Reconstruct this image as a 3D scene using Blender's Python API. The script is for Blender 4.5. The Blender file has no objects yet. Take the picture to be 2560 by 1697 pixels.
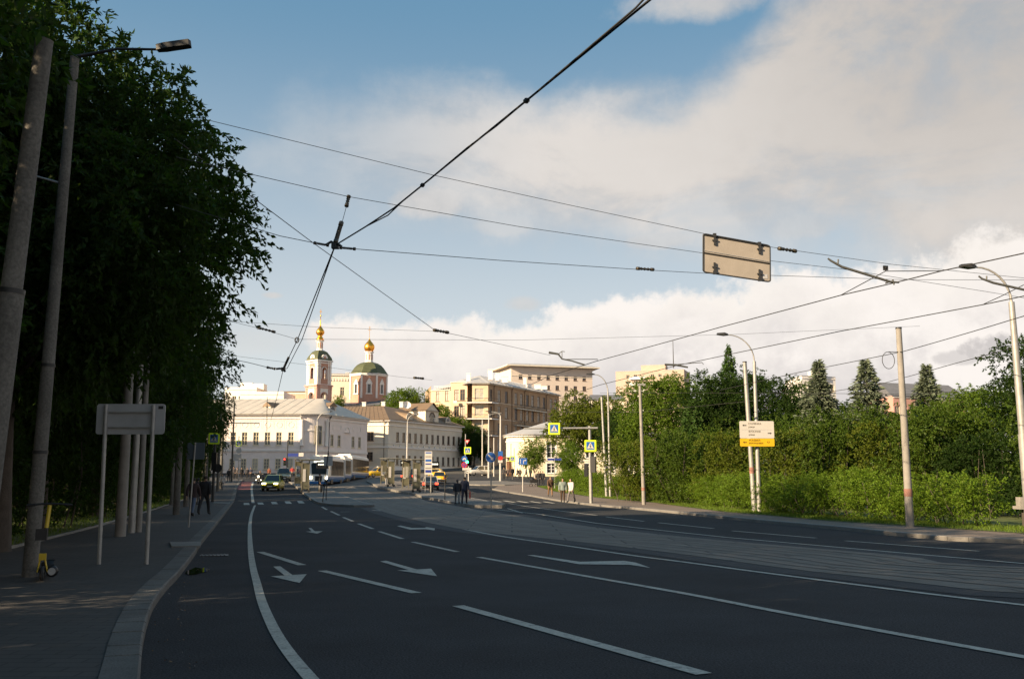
import bpy, bmesh, math, random
import numpy as np
from mathutils import Vector, Matrix
C = bpy.context; D = bpy.data
scene = C.scene; col = scene.collection
R = math.radians
# ---------------------------------------------------------------- camera
EYE = 1.6; FPX = 2490.0; PITCH = math.atan(356.5 / FPX)
cam = D.cameras.new('camera'); cam.lens = 35.0; cam.sensor_width = 36.0
cam.clip_start = .1; cam.clip_end = 4000
cam_o = D.objects.new('camera', cam); col.objects.link(cam_o)
cam_o.location = (0, 0, EYE); cam_o.rotation_euler = (R(90) + PITCH, 0, 0)
scene.camera = cam_o
# ---------------------------------------------------------------- light
SUN_EL = R(22.5); SUN_AZ = R(55)          # azimuth: left of straight behind the camera
sd = Vector((-math.sin(SUN_AZ) * math.cos(SUN_EL), -math.cos(SUN_AZ) * math.cos(SUN_EL), math.sin(SUN_EL)))
sl = D.lights.new('sun', 'SUN'); sl.energy = 5.0; sl.angle = R(.5); sl.color = (1, .78, .52)
so = D.objects.new('sun', sl); col.objects.link(so); so.location = sd * 100
so.rotation_euler = (-sd).to_track_quat('-Z', 'Y').to_euler()
scene.view_settings.view_transform = 'Standard'; scene.view_settings.look = 'None'
scene.view_settings.exposure = 1.15; scene.view_settings.gamma = 1.0
# ---------------------------------------------------------------- sky
def ray(px, py):
    u = (px - 1280) / FPX; v = -(py - 848.5) / FPX
    return Vector((u, math.cos(PITCH) - v * math.sin(PITCH), math.sin(PITCH) + v * math.cos(PITCH)))
def azel(px, py):
    d = ray(px, py); return math.atan2(d.x, d.y), math.atan2(d.z, math.hypot(d.x, d.y))
SKY = .1
w = D.worlds.new('World'); scene.world = w; w.use_nodes = True
nt = w.node_tree; N = nt.nodes; L = nt.links; N.clear()
def nd(t, **k):
    n = N.new(t)
    for a, b in k.items(): setattr(n, a, b)
    return n
def mth(op, a, b=None, c=None, clamp=False):
    n = nd('ShaderNodeMath', operation=op, use_clamp=clamp)
    for i, x in enumerate((a, b, c)):
        if x is None: continue
        if isinstance(x, (int, float)): n.inputs[i].default_value = x
        else: L.new(x, n.inputs[i])
    return n.outputs[0]
def sstep(x, a, b):
    n = nd('ShaderNodeMapRange', interpolation_type='SMOOTHSTEP')
    L.new(x, n.inputs[0]); n.inputs[1].default_value = a; n.inputs[2].default_value = b
    return n.outputs[0]
def mixc(f, a, b):
    n = nd('ShaderNodeMix', data_type='RGBA'); 
    if isinstance(f, float): n.inputs[0].default_value = f
    else: L.new(f, n.inputs[0])
    for i, x in ((6, a), (7, b)):
        if isinstance(x, tuple): n.inputs[i].default_value = (*x, 1)
        else: L.new(x, n.inputs[i])
    return n.outputs[2]
tc = nd('ShaderNodeTexCoord'); sep = nd('ShaderNodeSeparateXYZ'); L.new(tc.outputs['Generated'], sep.inputs[0])
X, Y_, Z = sep.outputs
AZ = mth('ARCTAN2', X, Y_)
EL = mth('ARCSINE', Z)
def noise(scale, detail, rough=.55, dist=0, stretch=(1, 1, 1), off=(0, 0, 0)):
    mp = nd('ShaderNodeMapping'); mp.inputs['Scale'].default_value = stretch; mp.inputs['Location'].default_value = off
    L.new(tc.outputs['Generated'], mp.inputs[0])
    n = nd('ShaderNodeTexNoise'); n.inputs['Scale'].default_value = scale; n.inputs['Detail'].default_value = detail
    n.inputs['Roughness'].default_value = rough; n.inputs['Distortion'].default_value = dist
    L.new(mp.outputs[0], n.inputs['Vector']); return n.outputs[0]
A0, A1 = -1.2, 1.2
def curve(pts):                       # elevation of a cloud edge as a function of azimuth
    fc = nd('ShaderNodeFloatCurve'); cv = fc.mapping.curves[0]
    ps = sorted(((azel(*p)[0] - A0) / (A1 - A0), azel(*p)[1]) for p in pts)
    ps = [(0, ps[0][1])] + ps + [(1, ps[-1][1])]
    while len(cv.points) < len(ps): cv.points.new(.5, .5)
    for q, p in zip(cv.points, ps): q.location = p; q.handle_type = 'AUTO_CLAMPED'
    fc.mapping.update()
    n = nd('ShaderNodeMapRange'); L.new(AZ, n.inputs[0]); n.inputs[1].default_value = A0; n.inputs[2].default_value = A1
    L.new(n.outputs[0], fc.inputs['Value']); return fc.outputs[0]
st = nd('ShaderNodeTexSky', sky_type='NISHITA', sun_disc=False)
st.sun_elevation = SUN_EL; st.sun_rotation = math.atan2(sd.x, sd.y); st.air_density = 1.0; st.dust_density = 1.2; st.ozone_density = 1.6
n_b = noise(11, 8, .62); n_f = noise(34, 6, .65); n_s = noise(3.0, 7, .55, .3, (1, 1, 2.0)); n_w = noise(4.5, 8, .6, .5, (1, 1, 2.4), (3, 1, 0))
cb = mth('SUBTRACT', n_b, .5); cf = mth('SUBTRACT', n_f, .5); cs_ = mth('SUBTRACT', n_s, .5)
# low cumulus bank: crisp billowed top edge
e1 = curve([(560, 820), (700, 812), (800, 806), (850, 803), (880, 803), (940, 797), (1010, 815), (1100, 812), (1200, 800), (1300, 785), (1385, 755), (1500, 737), (1600, 733), (1760, 726), (1850, 712), (1950, 694), (2080, 686), (2220, 668), (2290, 640), (2400, 606), (2560, 570), (2900, 520)])
d1 = mth('SUBTRACT', e1, EL)
d1n = mth('ADD', d1, mth('ADD', mth('MULTIPLY', cb, .085), mth('MULTIPLY', cf, .045)))
low = mth('MULTIPLY', sstep(d1n, -.003, .015), sstep(mth('ADD', AZ, mth('MULTIPLY', cb, .35)), azel(790, 850)[0], azel(960, 850)[0]))
def blob(px, py, sx, sy, amp=1.0, nz=None, k=2.5):
    a, e = azel(px, py)
    q = mth('ADD', mth('POWER', mth('MULTIPLY', mth('SUBTRACT', AZ, a), FPX / sx), 2.0), mth('POWER', mth('MULTIPLY', mth('SUBTRACT', EL, e), FPX / sy), 2.0))
    q = mth('SUBTRACT', 1.0, q)
    q = mth('ADD', q, mth('MULTIPLY', nz if nz else cb, k))
    return mth('MULTIPLY', sstep(q, 0.0, 1.0), amp)
# the broad sheet above: soft edges
e2a = curve([(300, 440), (560, 400), (640, 330), (760, 265), (960, 235), (1150, 195), (1320, 215), (1500, 190), (1700, 170), (1850, 120), (1950, 0), (2100, -200), (2300, -500), (2560, -600)])
e2b = curve([(300, 500), (620, 430), (820, 470), (950, 500), (1100, 520), (1300, 540), (1450, 560), (1700, 590), (1900, 620), (2050, 600), (2200, 640), (2320, 720), (2560, 800)])
up = mth('ADD', mth('SUBTRACT', e2a, EL), mth('ADD', mth('MULTIPLY', cs_, .14), mth('MULTIPLY', cb, .09)))
dn = mth('ADD', mth('SUBTRACT', EL, e2b), mth('ADD', mth('MULTIPLY', cs_, .10), mth('MULTIPLY', cb, .10)))
hi = mth('MULTIPLY', sstep(up, -.03, .045), sstep(dn, -.035, .045))
hi = mth('MULTIPLY', hi, mth('ADD', .30, mth('MULTIPLY', sstep(AZ, -.26, .06), .66)))
hi = mth('MULTIPLY', hi, mth('ADD', .62, mth('MULTIPLY', sstep(n_w, .36, .56), .38)))
for q in ((1080, 500, 150, 62, .75), (1260, 560, 120, 40, .5), (1640, 600, 130, 34, .6), (1720, 10, 230, 60, .75), (680, 738, 34, 10, .6), (2010, 560, 160, 50, .5), (650, 850, 140, 60, .30), (1310, 760, 60, 25, .5)):
    hi = mth('MAXIMUM', hi, blob(*q))
dark = mth('MAXIMUM', blob(2480, 868, 75, 30, .55, cf, 5.0), blob(2385, 895, 50, 18, .4, cf, 5.0))
# colours (radiance / SKY)
SK = .465 / SKY
def rad(r, g, b): return (r * SK, g * SK, b * SK)
zen = mixc(sstep(EL, .0, .50), rad(.74, .765, .76), rad(.135, .29, .44))
base = mixc(.92, st.outputs[0], zen)
hicol = mixc(sstep(n_w, .38, .62), rad(.64, .595, .56), rad(.75, .70, .655))
hicol = mixc(sstep(n_b, .44, .66), hicol, rad(.77, .72, .675))
hicol = mixc(mth('MULTIPLY', mth('MULTIPLY', sstep(AZ, .05, .46), sstep(EL, .12, .40)), .8), hicol, rad(.52, .475, .435))
lowcol = mixc(sstep(mth('ADD', d1n, mth('MULTIPLY', cb, .10)), .0, .11), rad(.95, .89, .83), rad(.72, .675, .66))
lowcol = mixc(sstep(mth('ADD', n_s, mth('MULTIPLY', cf, .35)), .44, .60), lowcol, rad(.96, .90, .85))
lowcol = mixc(dark, lowcol, rad(.36, .34, .35))
c_ = mixc(hi, base, hicol)
c_ = mixc(low, c_, lowcol)
bg = nd('ShaderNodeBackground'); bg.inputs[1].default_value = SKY; L.new(c_, bg.inputs[0])
ow = nd('ShaderNodeOutputWorld'); L.new(bg.outputs[0], ow.inputs[0])
scene.cycles.max_bounces = 5; scene.cycles.diffuse_bounces = 3; scene.cycles.glossy_bounces = 3
scene.cycles.transmission_bounces = 4; scene.cycles.transparent_max_bounces = 6
scene.cycles.use_denoising = True
# ---------------------------------------------------------------- terrain and pixel helpers
def zb(y):
    s = (min(y, 300) - 82) / 8.0
    return .24 * (s if s > 30 else math.log1p(math.exp(s)))
def zh(x, y):
    return zb(y) + 9.0 * math.exp(-((x + 50) ** 2 + (y - 290) ** 2) / 1250.0) + 5.0 * math.exp(-((x - 0) ** 2 / 2500 + (y - 350) ** 2 / 900.0))
def at(px, py, Y):
    d = ray(px, py); t = Y / d.y
    return Vector((d.x * t, Y, EYE + d.z * t))
def atz(px, py, z):
    d = ray(px, py); t = (z - EYE) / d.z
    return Vector((d.x * t, d.y * t, z))
def G(px, py, off=0.0):
    d = ray(px, py); k = d.z / d.y; y0 = 1.0
    f = lambda y: EYE + k * y - zb(y) - off
    y = 1.0
    while f(y) > 0 and y < 400: y0 = y; y += .5
    a, b = y0, y
    for _ in range(30):
        m = (a + b) / 2
        if f(m) > 0: a = m
        else: b = m
    return Vector((d.x / d.y * a, a, zb(a) + off))
def G2(pts, off=0.0): return [tuple(G(*p, off)[:2]) for p in pts]
def GX(px, Y, off=0.0):               # ground point under image column px at distance Y
    return Vector(((px - 1280) / FPX * Y * (1.0), Y, zb(Y) + off))
# ---------------------------------------------------------------- mesh builder
class MB:
    def __init__(s): s.v = []; s.f = []; s.mi = []; s.sm = []; s.M = None
    def add(s, vs, fs, mi=0, sm=False):
        b = len(s.v)
        for p in vs:
            p = Vector(p); s.v.append(tuple(s.M @ p) if s.M else tuple(p))
        for f in fs: s.f.append(tuple(b + i for i in f)); s.mi.append(mi); s.sm.append(sm)
        return s
    def box(s, c, d, rz=0, mi=0, taper=1.0):
        x, y, z = d[0] / 2, d[1] / 2, d[2] / 2; cr, sr = math.cos(rz), math.sin(rz); vs = []
        for k in (-1, 1):
            t = taper if k > 0 else 1
            for i, j in ((-1, -1), (1, -1), (1, 1), (-1, 1)):
                a, b = i * x * t, j * y * t
                vs.append((c[0] + a * cr - b * sr, c[1] + a * sr + b * cr, c[2] + k * z))
        return s.add(vs, [(3, 2, 1, 0), (4, 5, 6, 7), (0, 1, 5, 4), (1, 2, 6, 5), (2, 3, 7, 6), (3, 0, 4, 7)], mi)
    def bx(s, x0, x1, y0, y1, z0, z1, mi=0):
        return s.box(((x0 + x1) / 2, (y0 + y1) / 2, (z0 + z1) / 2), (x1 - x0, y1 - y0, z1 - z0), 0, mi)
    def tube(s, pts, r, n=6, mi=0, caps=True, r1=None):
        pts = [Vector(p) for p in pts]; m = len(pts); vs = []; prev = None
        for i, p in enumerate(pts):
            t = (pts[min(i + 1, m - 1)] - pts[max(i - 1, 0)])
            if t.length < 1e-9: t = Vector((0, 0, 1))
            t.normalize()
            ref = Vector((0, 0, 1)) if abs(t.z) < .95 else Vector((0, 1, 0))
            a = t.cross(ref).normalized(); b = t.cross(a)
            if isinstance(r, (list, tuple)): rr = r[i]
            else: rr = r if r1 is None else r + (r1 - r) * i / (m - 1)
            for k in range(n):
                q = 2 * math.pi * k / n; vs.append(p + a * math.cos(q) * rr + b * math.sin(q) * rr)
        fs = [(i * n + k, i * n + (k + 1) % n, (i + 1) * n + (k + 1) % n, (i + 1) * n + k) for i in range(m - 1) for k in range(n)]
        s.add(vs, fs, mi, n > 4)
        if caps:
            s.add(vs[:n], [tuple(range(n))[::-1]], mi); s.add(vs[-n:], [tuple(range(n))], mi)
        return s
    def cyl(s, p0, p1, r0, r1=None, n=10, mi=0): return s.tube([p0, p1], r0, n, mi, True, r0 if r1 is None else r1)
    def lathe(s, prof, n=16, c=(0, 0, 0), mi=0, ph=0, sm=True, a0=0, a1=2 * math.pi):
        full = abs(a1 - a0 - 2 * math.pi) < 1e-6; m = n if full else n + 1; vs = []
        for r, z in prof:
            for k in range(m):
                q = ph + a0 + (a1 - a0) * k / n; vs.append((c[0] + r * math.cos(q), c[1] + r * math.sin(q), c[2] + z))
        fs = [(i * m + k, i * m + (k + 1) % m, (i + 1) * m + (k + 1) % m, (i + 1) * m + k) for i in range(len(prof) - 1) for k in range(n)]
        return s.add(vs, fs, mi, sm)
    def prism(s, poly, z0, z1, mi=0):
        n = len(poly); vs = [(p[0], p[1], z0) for p in poly] + [(p[0], p[1], z1) for p in poly]
        fs = [tuple(range(n))[::-1], tuple(range(n, 2 * n))] + [(i, (i + 1) % n, n + (i + 1) % n, n + i) for i in range(n)]
        return s.add(vs, fs, mi)
    def quad(s, *p, mi=0): return s.add(p, [tuple(range(len(p)))], mi)
    def plate(s, pts, n, t, mi=0):     # planar polygon given thickness t along n
        n = Vector(n) * t; m = len(pts); vs = [Vector(p) for p in pts] + [Vector(p) + n for p in pts]
        return s.add(vs, [tuple(range(m)), tuple(range(m, 2 * m))[::-1]] + [(i, m + i, m + (i + 1) % m, (i + 1) % m) for i in range(m)], mi)
    def mesh(s, name):
        me = D.meshes.new(name); me.from_pydata(s.v, [], s.f)
        me.polygons.foreach_set('material_index', s.mi); me.polygons.foreach_set('use_smooth', s.sm); me.update(); return me
    def build(s, name, mats, parent=None, loc=None, rz=0):
        me = s.mesh(name)
        for m in (mats if isinstance(mats, (list, tuple)) else [mats]): me.materials.append(m)
        return put(name, me, parent, loc, rz)
def put(name, me, parent=None, loc=None, rz=0):
    o = D.objects.new(name, me); col.objects.link(o)
    if parent: o.parent = parent
    if loc is not None: o.location = loc
    if rz: o.rotation_euler.z = rz
    return o
def tag(o, label=None, cat=None, group=None, kind=None):
    if label: o['label'] = label
    if cat: o['category'] = cat
    if group: o['group'] = group
    if kind: o['kind'] = kind
    return o
def thing(name, label, cat, loc=(0, 0, 0), rz=0, group=None):
    o = D.objects.new(name, None); col.objects.link(o); o.location = loc; o.rotation_euler.z = rz; o.empty_display_size = .2
    return tag(o, label, cat, group)
def kids(o): return [c for c in D.objects if c.parent == o]
def copy_tree(o, parent=None):
    c = o.copy(); col.objects.link(c)
    if parent: c.parent = parent
    for ch in o.children: copy_tree(ch, c)
    return c
# ---------------------------------------------------------------- materials
MATS = {}
def mat(name, colr, rough=.7, metal=0.0, var=.12, scale=2.0, bump=0.0, bscale=60.0, spec=.5, emit=None, coat=0.0, fine=0.0):
    if name in MATS: return MATS[name]
    m = D.materials.new(name); m.use_nodes = True; t = m.node_tree; b = t.nodes['Principled BSDF']
    b.inputs['Roughness'].default_value = rough; b.inputs['Metallic'].default_value = metal
    b.inputs['Specular IOR Level'].default_value = spec; b.inputs['Base Color'].default_value = (*colr, 1)
    if coat: b.inputs['Coat Weight'].default_value = coat; b.inputs['Coat Roughness'].default_value = .08
    tco = t.nodes.new('ShaderNodeTexCoord')
    if var:
        n = t.nodes.new('ShaderNodeTexNoise'); n.inputs['Scale'].default_value = scale; n.inputs['Detail'].default_value = 8; n.inputs['Roughness'].default_value = .62
        t.links.new(tco.outputs['Object'], n.inputs['Vector'])
        mr = t.nodes.new('ShaderNodeMapRange'); mr.inputs[1].default_value = .25; mr.inputs[2].default_value = .75
        mr.inputs[3].default_value = 1 - var; mr.inputs[4].default_value = 1 + var; t.links.new(n.outputs[0], mr.inputs[0])
        val = mr.outputs[0]
        if fine:
            n2 = t.nodes.new('ShaderNodeTexNoise'); n2.inputs['Scale'].default_value = bscale; n2.inputs['Detail'].default_value = 2
            t.links.new(tco.outputs['Object'], n2.inputs['Vector'])
            m2 = t.nodes.new('ShaderNodeMapRange'); m2.inputs[1].default_value = .25; m2.inputs[2].default_value = .75
            m2.inputs[3].default_value = 1 - fine; m2.inputs[4].default_value = 1 + fine; t.links.new(n2.outputs[0], m2.inputs[0])
            mu = t.nodes.new('ShaderNodeMath'); mu.operation = 'MULTIPLY'; t.links.new(val, mu.inputs[0]); t.links.new(m2.outputs[0], mu.inputs[1]); val = mu.outputs[0]
        h = t.nodes.new('ShaderNodeHueSaturation'); h.inputs['Color'].default_value = (*colr, 1)
        t.links.new(val, h.inputs['Value']); t.links.new(h.outputs[0], b.inputs['Base Color'])
    if bump:
        n = t.nodes.new('ShaderNodeTexNoise'); n.inputs['Scale'].default_value = bscale; n.inputs['Detail'].default_value = 4
        t.links.new(tco.outputs['Object'], n.inputs['Vector'])
        bp = t.nodes.new('ShaderNodeBump'); bp.inputs['Strength'].default_value = bump; bp.inputs['Distance'].default_value = .02
        t.links.new(n.outputs[0], bp.inputs['Height']); t.links.new(bp.outputs[0], b.inputs['Normal'])
    if emit:
        b.inputs['Emission Color'].default_value = (*emit[0], 1); b.inputs['Emission Strength'].default_value = emit[1]
    MATS[name] = m; return m
def brickmat(name, c1, c2, mortar, sx, sy, msize, rough=.85, var=.2, axes='XY', bump=.3, nscale=.6):
    if name in MATS: return MATS[name]
    m = mat(name, c1, rough, 0, var, nscale); t = m.node_tree; b = t.nodes['Principled BSDF']
    tco = [n for n in t.nodes if n.type == 'TEX_COORD'][0]; h = [n for n in t.nodes if n.type == 'HUE_SAT'][0]
    br = t.nodes.new('ShaderNodeTexBrick'); br.inputs['Color1'].default_value = (*c1, 1); br.inputs['Color2'].default_value = (*c2, 1); br.inputs['Mortar'].default_value = (*mortar, 1)
    br.inputs['Scale'].default_value = 1.0; br.inputs['Brick Width'].default_value = sx; br.inputs['Row Height'].default_value = sy; br.inputs['Mortar Size'].default_value = msize
    if axes == 'XY': t.links.new(tco.outputs['Object'], br.inputs['Vector'])
    else:                                  # wall: horizontal run against height
        s = t.nodes.new('ShaderNodeSeparateXYZ'); c = t.nodes.new('ShaderNodeCombineXYZ'); a = t.nodes.new('ShaderNodeMath'); a.operation = 'ADD'
        t.links.new(tco.outputs['Object'], s.inputs[0]); t.links.new(s.outputs[0], a.inputs[0]); t.links.new(s.outputs[1], a.inputs[1])
        t.links.new(a.outputs[0], c.inputs[0]); t.links.new(s.outputs[2], c.inputs[1]); t.links.new(c.outputs[0], br.inputs['Vector'])
    t.links.new(br.outputs['Color'], h.inputs['Color'])
    bp = t.nodes.new('ShaderNodeBump'); bp.inputs['Strength'].default_value = bump; bp.inputs['Distance'].default_value = .01; bp.invert = True
    t.links.new(br.outputs['Fac'], bp.inputs['Height']); t.links.new(bp.outputs[0], b.inputs['Normal'])
    return m
def leafmat(name, c, trans, var=.35, rough=.5, tw=.35):
    m = D.materials.new(name); m.use_nodes = True; t = m.node_tree; b = t.nodes['Principled BSDF']; out = t.nodes['Material Output']
    g = t.nodes.new('ShaderNodeNewGeometry'); tco = t.nodes.new('ShaderNodeTexCoord')
    n = t.nodes.new('ShaderNodeTexNoise'); n.inputs['Scale'].default_value = .8; n.inputs['Detail'].default_value = 3
    t.links.new(tco.outputs['Object'], n.inputs['Vector'])
    a = t.nodes.new('ShaderNodeMath'); a.operation = 'ADD'; t.links.new(g.outputs['Random Per Island'], a.inputs[0]); t.links.new(n.outputs[0], a.inputs[1])
    mr = t.nodes.new('ShaderNodeMapRange'); mr.inputs[1].default_value = .2; mr.inputs[2].default_value = 1.8; mr.inputs[3].default_value = 1 - var; mr.inputs[4].default_value = 1 + var
    t.links.new(a.outputs[0], mr.inputs[0])
    hu = t.nodes.new('ShaderNodeMapRange'); hu.inputs[3].default_value = .485; hu.inputs[4].default_value = .515; t.links.new(g.outputs['Random Per Island'], hu.inputs[0])
    outs = []
    for cc in (c, trans):
        h = t.nodes.new('ShaderNodeHueSaturation'); h.inputs['Color'].default_value = (*cc, 1); t.links.new(mr.outputs[0], h.inputs['Value']); t.links.new(hu.outputs[0], h.inputs['Hue']); outs.append(h.outputs[0])
    t.links.new(outs[0], b.inputs['Base Color']); b.inputs['Roughness'].default_value = rough; b.inputs['Specular IOR Level'].default_value = .16
    tr = t.nodes.new('ShaderNodeBsdfTranslucent'); t.links.new(outs[1], tr.inputs[0])
    mx = t.nodes.new('ShaderNodeMixShader'); mx.inputs[0].default_value = tw
    t.links.new(b.outputs[0], mx.inputs[1]); t.links.new(tr.outputs[0], mx.inputs[2]); t.links.new(mx.outputs[0], out.inputs['Surface'])
    return m
asphalt = mat('asphalt', (.026, .027, .030), .94, 0, .42, .45, .6, 45, .3, fine=.95)
paving = brickmat('paving', (.062, .056, .052), (.05, .047, .044), (.03, .028, .026), .4, .2, .012)  # colour darkened to carry the tree shade on the left pavement
paving_r = brickmat('sunlit_paving', (.19, .145, .115), (.16, .125, .10), (.09, .075, .065), .4, .2, .012)  # paler, warmer paving copy: sunlight on the right pavement put into the colour
granite = mat('granite', (.20, .185, .165), .75, 0, .25, 1.2, .3, 60, .4, fine=.2)
bedmat = brickmat('track_slabs', (.165, .140, .115), (.14, .12, .10), (.05, .045, .04), 3.0, 1.4, .03, nscale=1.1, var=.3)
paint = mat('road_paint', (.45, .42, .36), .9, 0, .25, 3, .2, 40, fine=.25)
def worn(m, under, scale, lo, hi):                    # chips and scuffs where the surface below shows
    t = m.node_tree; b = t.nodes['Principled BSDF']; h = [n for n in t.nodes if n.type == 'HUE_SAT'][0]; tco = [n for n in t.nodes if n.type == 'TEX_COORD'][0]
    n = t.nodes.new('ShaderNodeTexNoise'); n.inputs['Scale'].default_value = scale; n.inputs['Detail'].default_value = 10; n.inputs['Roughness'].default_value = .7; t.links.new(tco.outputs['Object'], n.inputs['Vector'])
    r = t.nodes.new('ShaderNodeMapRange'); r.inputs[1].default_value = lo; r.inputs[2].default_value = hi; t.links.new(n.outputs[0], r.inputs[0])
    x = t.nodes.new('ShaderNodeMix'); x.data_type = 'RGBA'; t.links.new(r.outputs[0], x.inputs[0]); t.links.new(h.outputs[0], x.inputs[6]); x.inputs[7].default_value = (*under, 1); t.links.new(x.outputs[2], b.inputs['Base Color'])
worn(paint, (.06, .062, .065), 6, .52, .72)
redpaint = mat('red_surface', (.28, .07, .06), .85, 0, .2, 2)
railm = mat('rail_steel', (.085, .078, .07), .6, .3, .3, 3)
soil = mat('earth', (.07, .06, .045), .95, 0, .3, .5, .4, 8)
grassm = leafmat('grass_blades', (.11, .165, .022), (.20, .28, .03), .3)
turf = mat('turf', (.075, .10, .02), .95, 0, .35, 1.5, .5, 20)
steel = mat('galvanised_steel', (.33, .32, .30), .5, .35, .25, 4)
concrete = mat('pole_concrete', (.25, .23, .205), .85, 0, .22, 3, .25, 30)
darkm = mat('dark_metal', (.035, .035, .035), .5, .3, .1)
blackp = mat('black_plastic', (.015, .015, .016), .45, 0, .1)
rubber = mat('rubber', (.02, .02, .02), .8, 0, .1)
wirem = mat('wire', (.035, .033, .03), .6, .3, 0)
whitep = mat('white_paint', (.75, .73, .70), .5, 0, .06)
glass = mat('window_glass', (.035, .036, .038), .08, 0, .3, .5, spec=.7)
chrome = mat('chrome', (.6, .6, .6), .2, 1, 0)
# ================================================================ setting: ground, road, tracks, islands
def resample(pts, step=2.0):
    out = [Vector(pts[0])]
    for a, b in zip(pts, pts[1:]):
        a, b = Vector(a), Vector(b); n = max(1, int((b - a).length / step))
        out += [a + (b - a) * (i / n) for i in range(1, n + 1)]
    return out
def smooth2(pts, k=6):
    P = [Vector(p) for p in pts]; P = [P[0] * 2 - P[1]] + P + [P[-1] * 2 - P[-2]]; out = []
    for i in range(1, len(P) - 2):
        for j in range(k):
            t = j / k; a, b, c, d = P[i - 1:i + 3]
            out.append(.5 * ((2 * b) + (c - a) * t + (2 * a - 5 * b + 4 * c - d) * t * t + (3 * b - a - 3 * c + d) * t ** 3))
    out.append(P[-2]); return out
def offset2(pts, d):                 # offset to the left of travel
    out = []; m = len(pts)
    for i in range(m):
        t = (Vector(pts[min(i + 1, m - 1)]) - Vector(pts[max(i - 1, 0)])).normalized(); out.append(Vector(pts[i]) + Vector((-t.y, t.x)) * d)
    return out
def structure(o): o['kind'] = 'structure'; return o
def sheet_bm(poly, off, zf=None):
    bm = bmesh.new(); f = bm.faces.new([bm.verts.new((p[0], p[1], 0)) for p in poly])
    bmesh.ops.triangulate(bm, faces=[f])
    ys = [p[1] for p in poly]; y = math.ceil(min(ys) / 5) * 5
    while y < max(ys):
        if y > 55: bmesh.ops.bisect_plane(bm, geom=bm.verts[:] + bm.edges[:] + bm.faces[:], plane_co=(0, y, 0), plane_no=(0, 1, 0))
        y += 5
    for v in bm.verts: v.co.z = zb(v.co.y) + off
    bmesh.ops.recalc_face_normals(bm, faces=bm.faces)
    if sum(f.normal.z for f in bm.faces) < 0: bmesh.ops.reverse_faces(bm, faces=bm.faces)
    return bm
def sheet(name, poly, off, m):
    bm = sheet_bm(poly, off); me = D.meshes.new(name); bm.to_mesh(me); bm.free(); me.materials.append(m)
    return structure(put(name, me))
def strip(name, pts, wd, off, m, step=2.0):       # flat painted band
    P = resample(pts, step); A = offset2(P, wd / 2); B = offset2(P, -wd / 2); mb = MB()
    vs = [(p.x, p.y, zb(p.y) + off) for p in A] + [(p.x, p.y, zb(p.y) + off) for p in B]; n = len(A)
    mb.add(vs, [(i, n + i, n + i + 1, i + 1) for i in range(n - 1)]); return structure(mb.build(name, m))
def kerb(name, pts, wd, h, side=1, m=None, stone=1.0):    # row of bevelled kerb stones whose road face runs along pts
    P = resample(pts, stone); mb = MB(); rng = random.Random(len(P))
    prof = [(0, -.06), (0, h - .02), (.02, h), (wd, h), (wd, -.06)]; n = len(prof)
    lines = [offset2(P, side * a) for a, z in prof]
    for i in range(len(P) - 1):
        j = rng.uniform(-.004, .004); L_ = (P[i + 1] - P[i]).length; g = min(.2, .005 / max(L_, .01)); vs = []
        for t in (g, 1 - g):
            for k, (a, z) in enumerate(prof): q = lines[k][i].lerp(lines[k][i + 1], t); vs.append((q.x, q.y, zb(q.y) + z + j))
        mb.add(vs, [(k, k + 1, n + k + 1, n + k) for k in range(n - 1)] + [tuple(range(n)), tuple(range(n, 2 * n))])
    o = mb.build(name, m or granite)
    bm = bmesh.new(); bm.from_mesh(o.data); bmesh.ops.recalc_face_normals(bm, faces=bm.faces); bm.to_mesh(o.data); bm.free()
    return structure(o)
# terrain
def terrain():
    xs = [-900, -600, -400, -300, -220] + list(range(-180, 181, 12)) + [220, 300, 400, 600, 900]
    ys = [-300, -150, -80, -40] + list(range(-20, 60, 20)) + list(range(60, 420, 6)) + [450, 500, 600, 800, 1200, 1800]
    vs = [(x, y, zh(x, y) - .03) for y in ys for x in xs]; n = len(xs)
    fs = [(j * n + i, j * n + i + 1, (j + 1) * n + i + 1, (j + 1) * n + i) for j in range(len(ys) - 1) for i in range(n - 1)]
    mb = MB(); mb.add(vs, fs); return structure(mb.build('ground', soil))
terrain()
# left kerb line (road side), from behind the camera to the far crossing
kl_px = [(350, 1697), (356, 1621), (370, 1558), (387, 1516), (418, 1474), (450, 1439), (488, 1387), (502, 1363), (544, 1310), (572, 1272), (586, 1251), (593, 1222), (600, 1209), (608, 1200)]
kl = [(7.5, -34), (4.2, -15), (2.0, -6), (-.2, .6), (-1.6, 4.4)] + G2(kl_px)
kl = [Vector(p) for p in smooth2(kl, 5)]
ge_px = [(0, 1378), (115, 1349), (241, 1317), (380, 1275.6), (432, 1258), (490, 1236), (530, 1217)]
ge = [(-4, -34), (-6.5, -14), (-8.8, 2), (-10.6, 13)] + G2(ge_px, .12)
road_poly = [(p.x, p.y) for p in kl] + [(-66, 186), (70, 186), (90, 120), (60, 20), (40, -34)]
sheet('road', road_poly, .0, asphalt)
kerb('left_kerb', kl, .30, .12, 1, mat('dark_granite', (.125, .118, .108), .85, 0, .35, 1.6, .4, 50, .3, fine=.35))
side_in = offset2(kl, .305)
walk_poly = [(p.x, p.y) for p in side_in] + [(-66, 183)] + [tuple(p) for p in reversed([Vector(q) for q in ge])]
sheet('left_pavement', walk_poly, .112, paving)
kerb('lawn_edging', [Vector(p) for p in ge], .08, .17, 1)
gl = [tuple(p) for p in offset2([Vector(q) for q in ge], .085)]
sheet('lawn_ground', gl + [(-80, 150), (-80, -34)], .13, turf)
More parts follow.
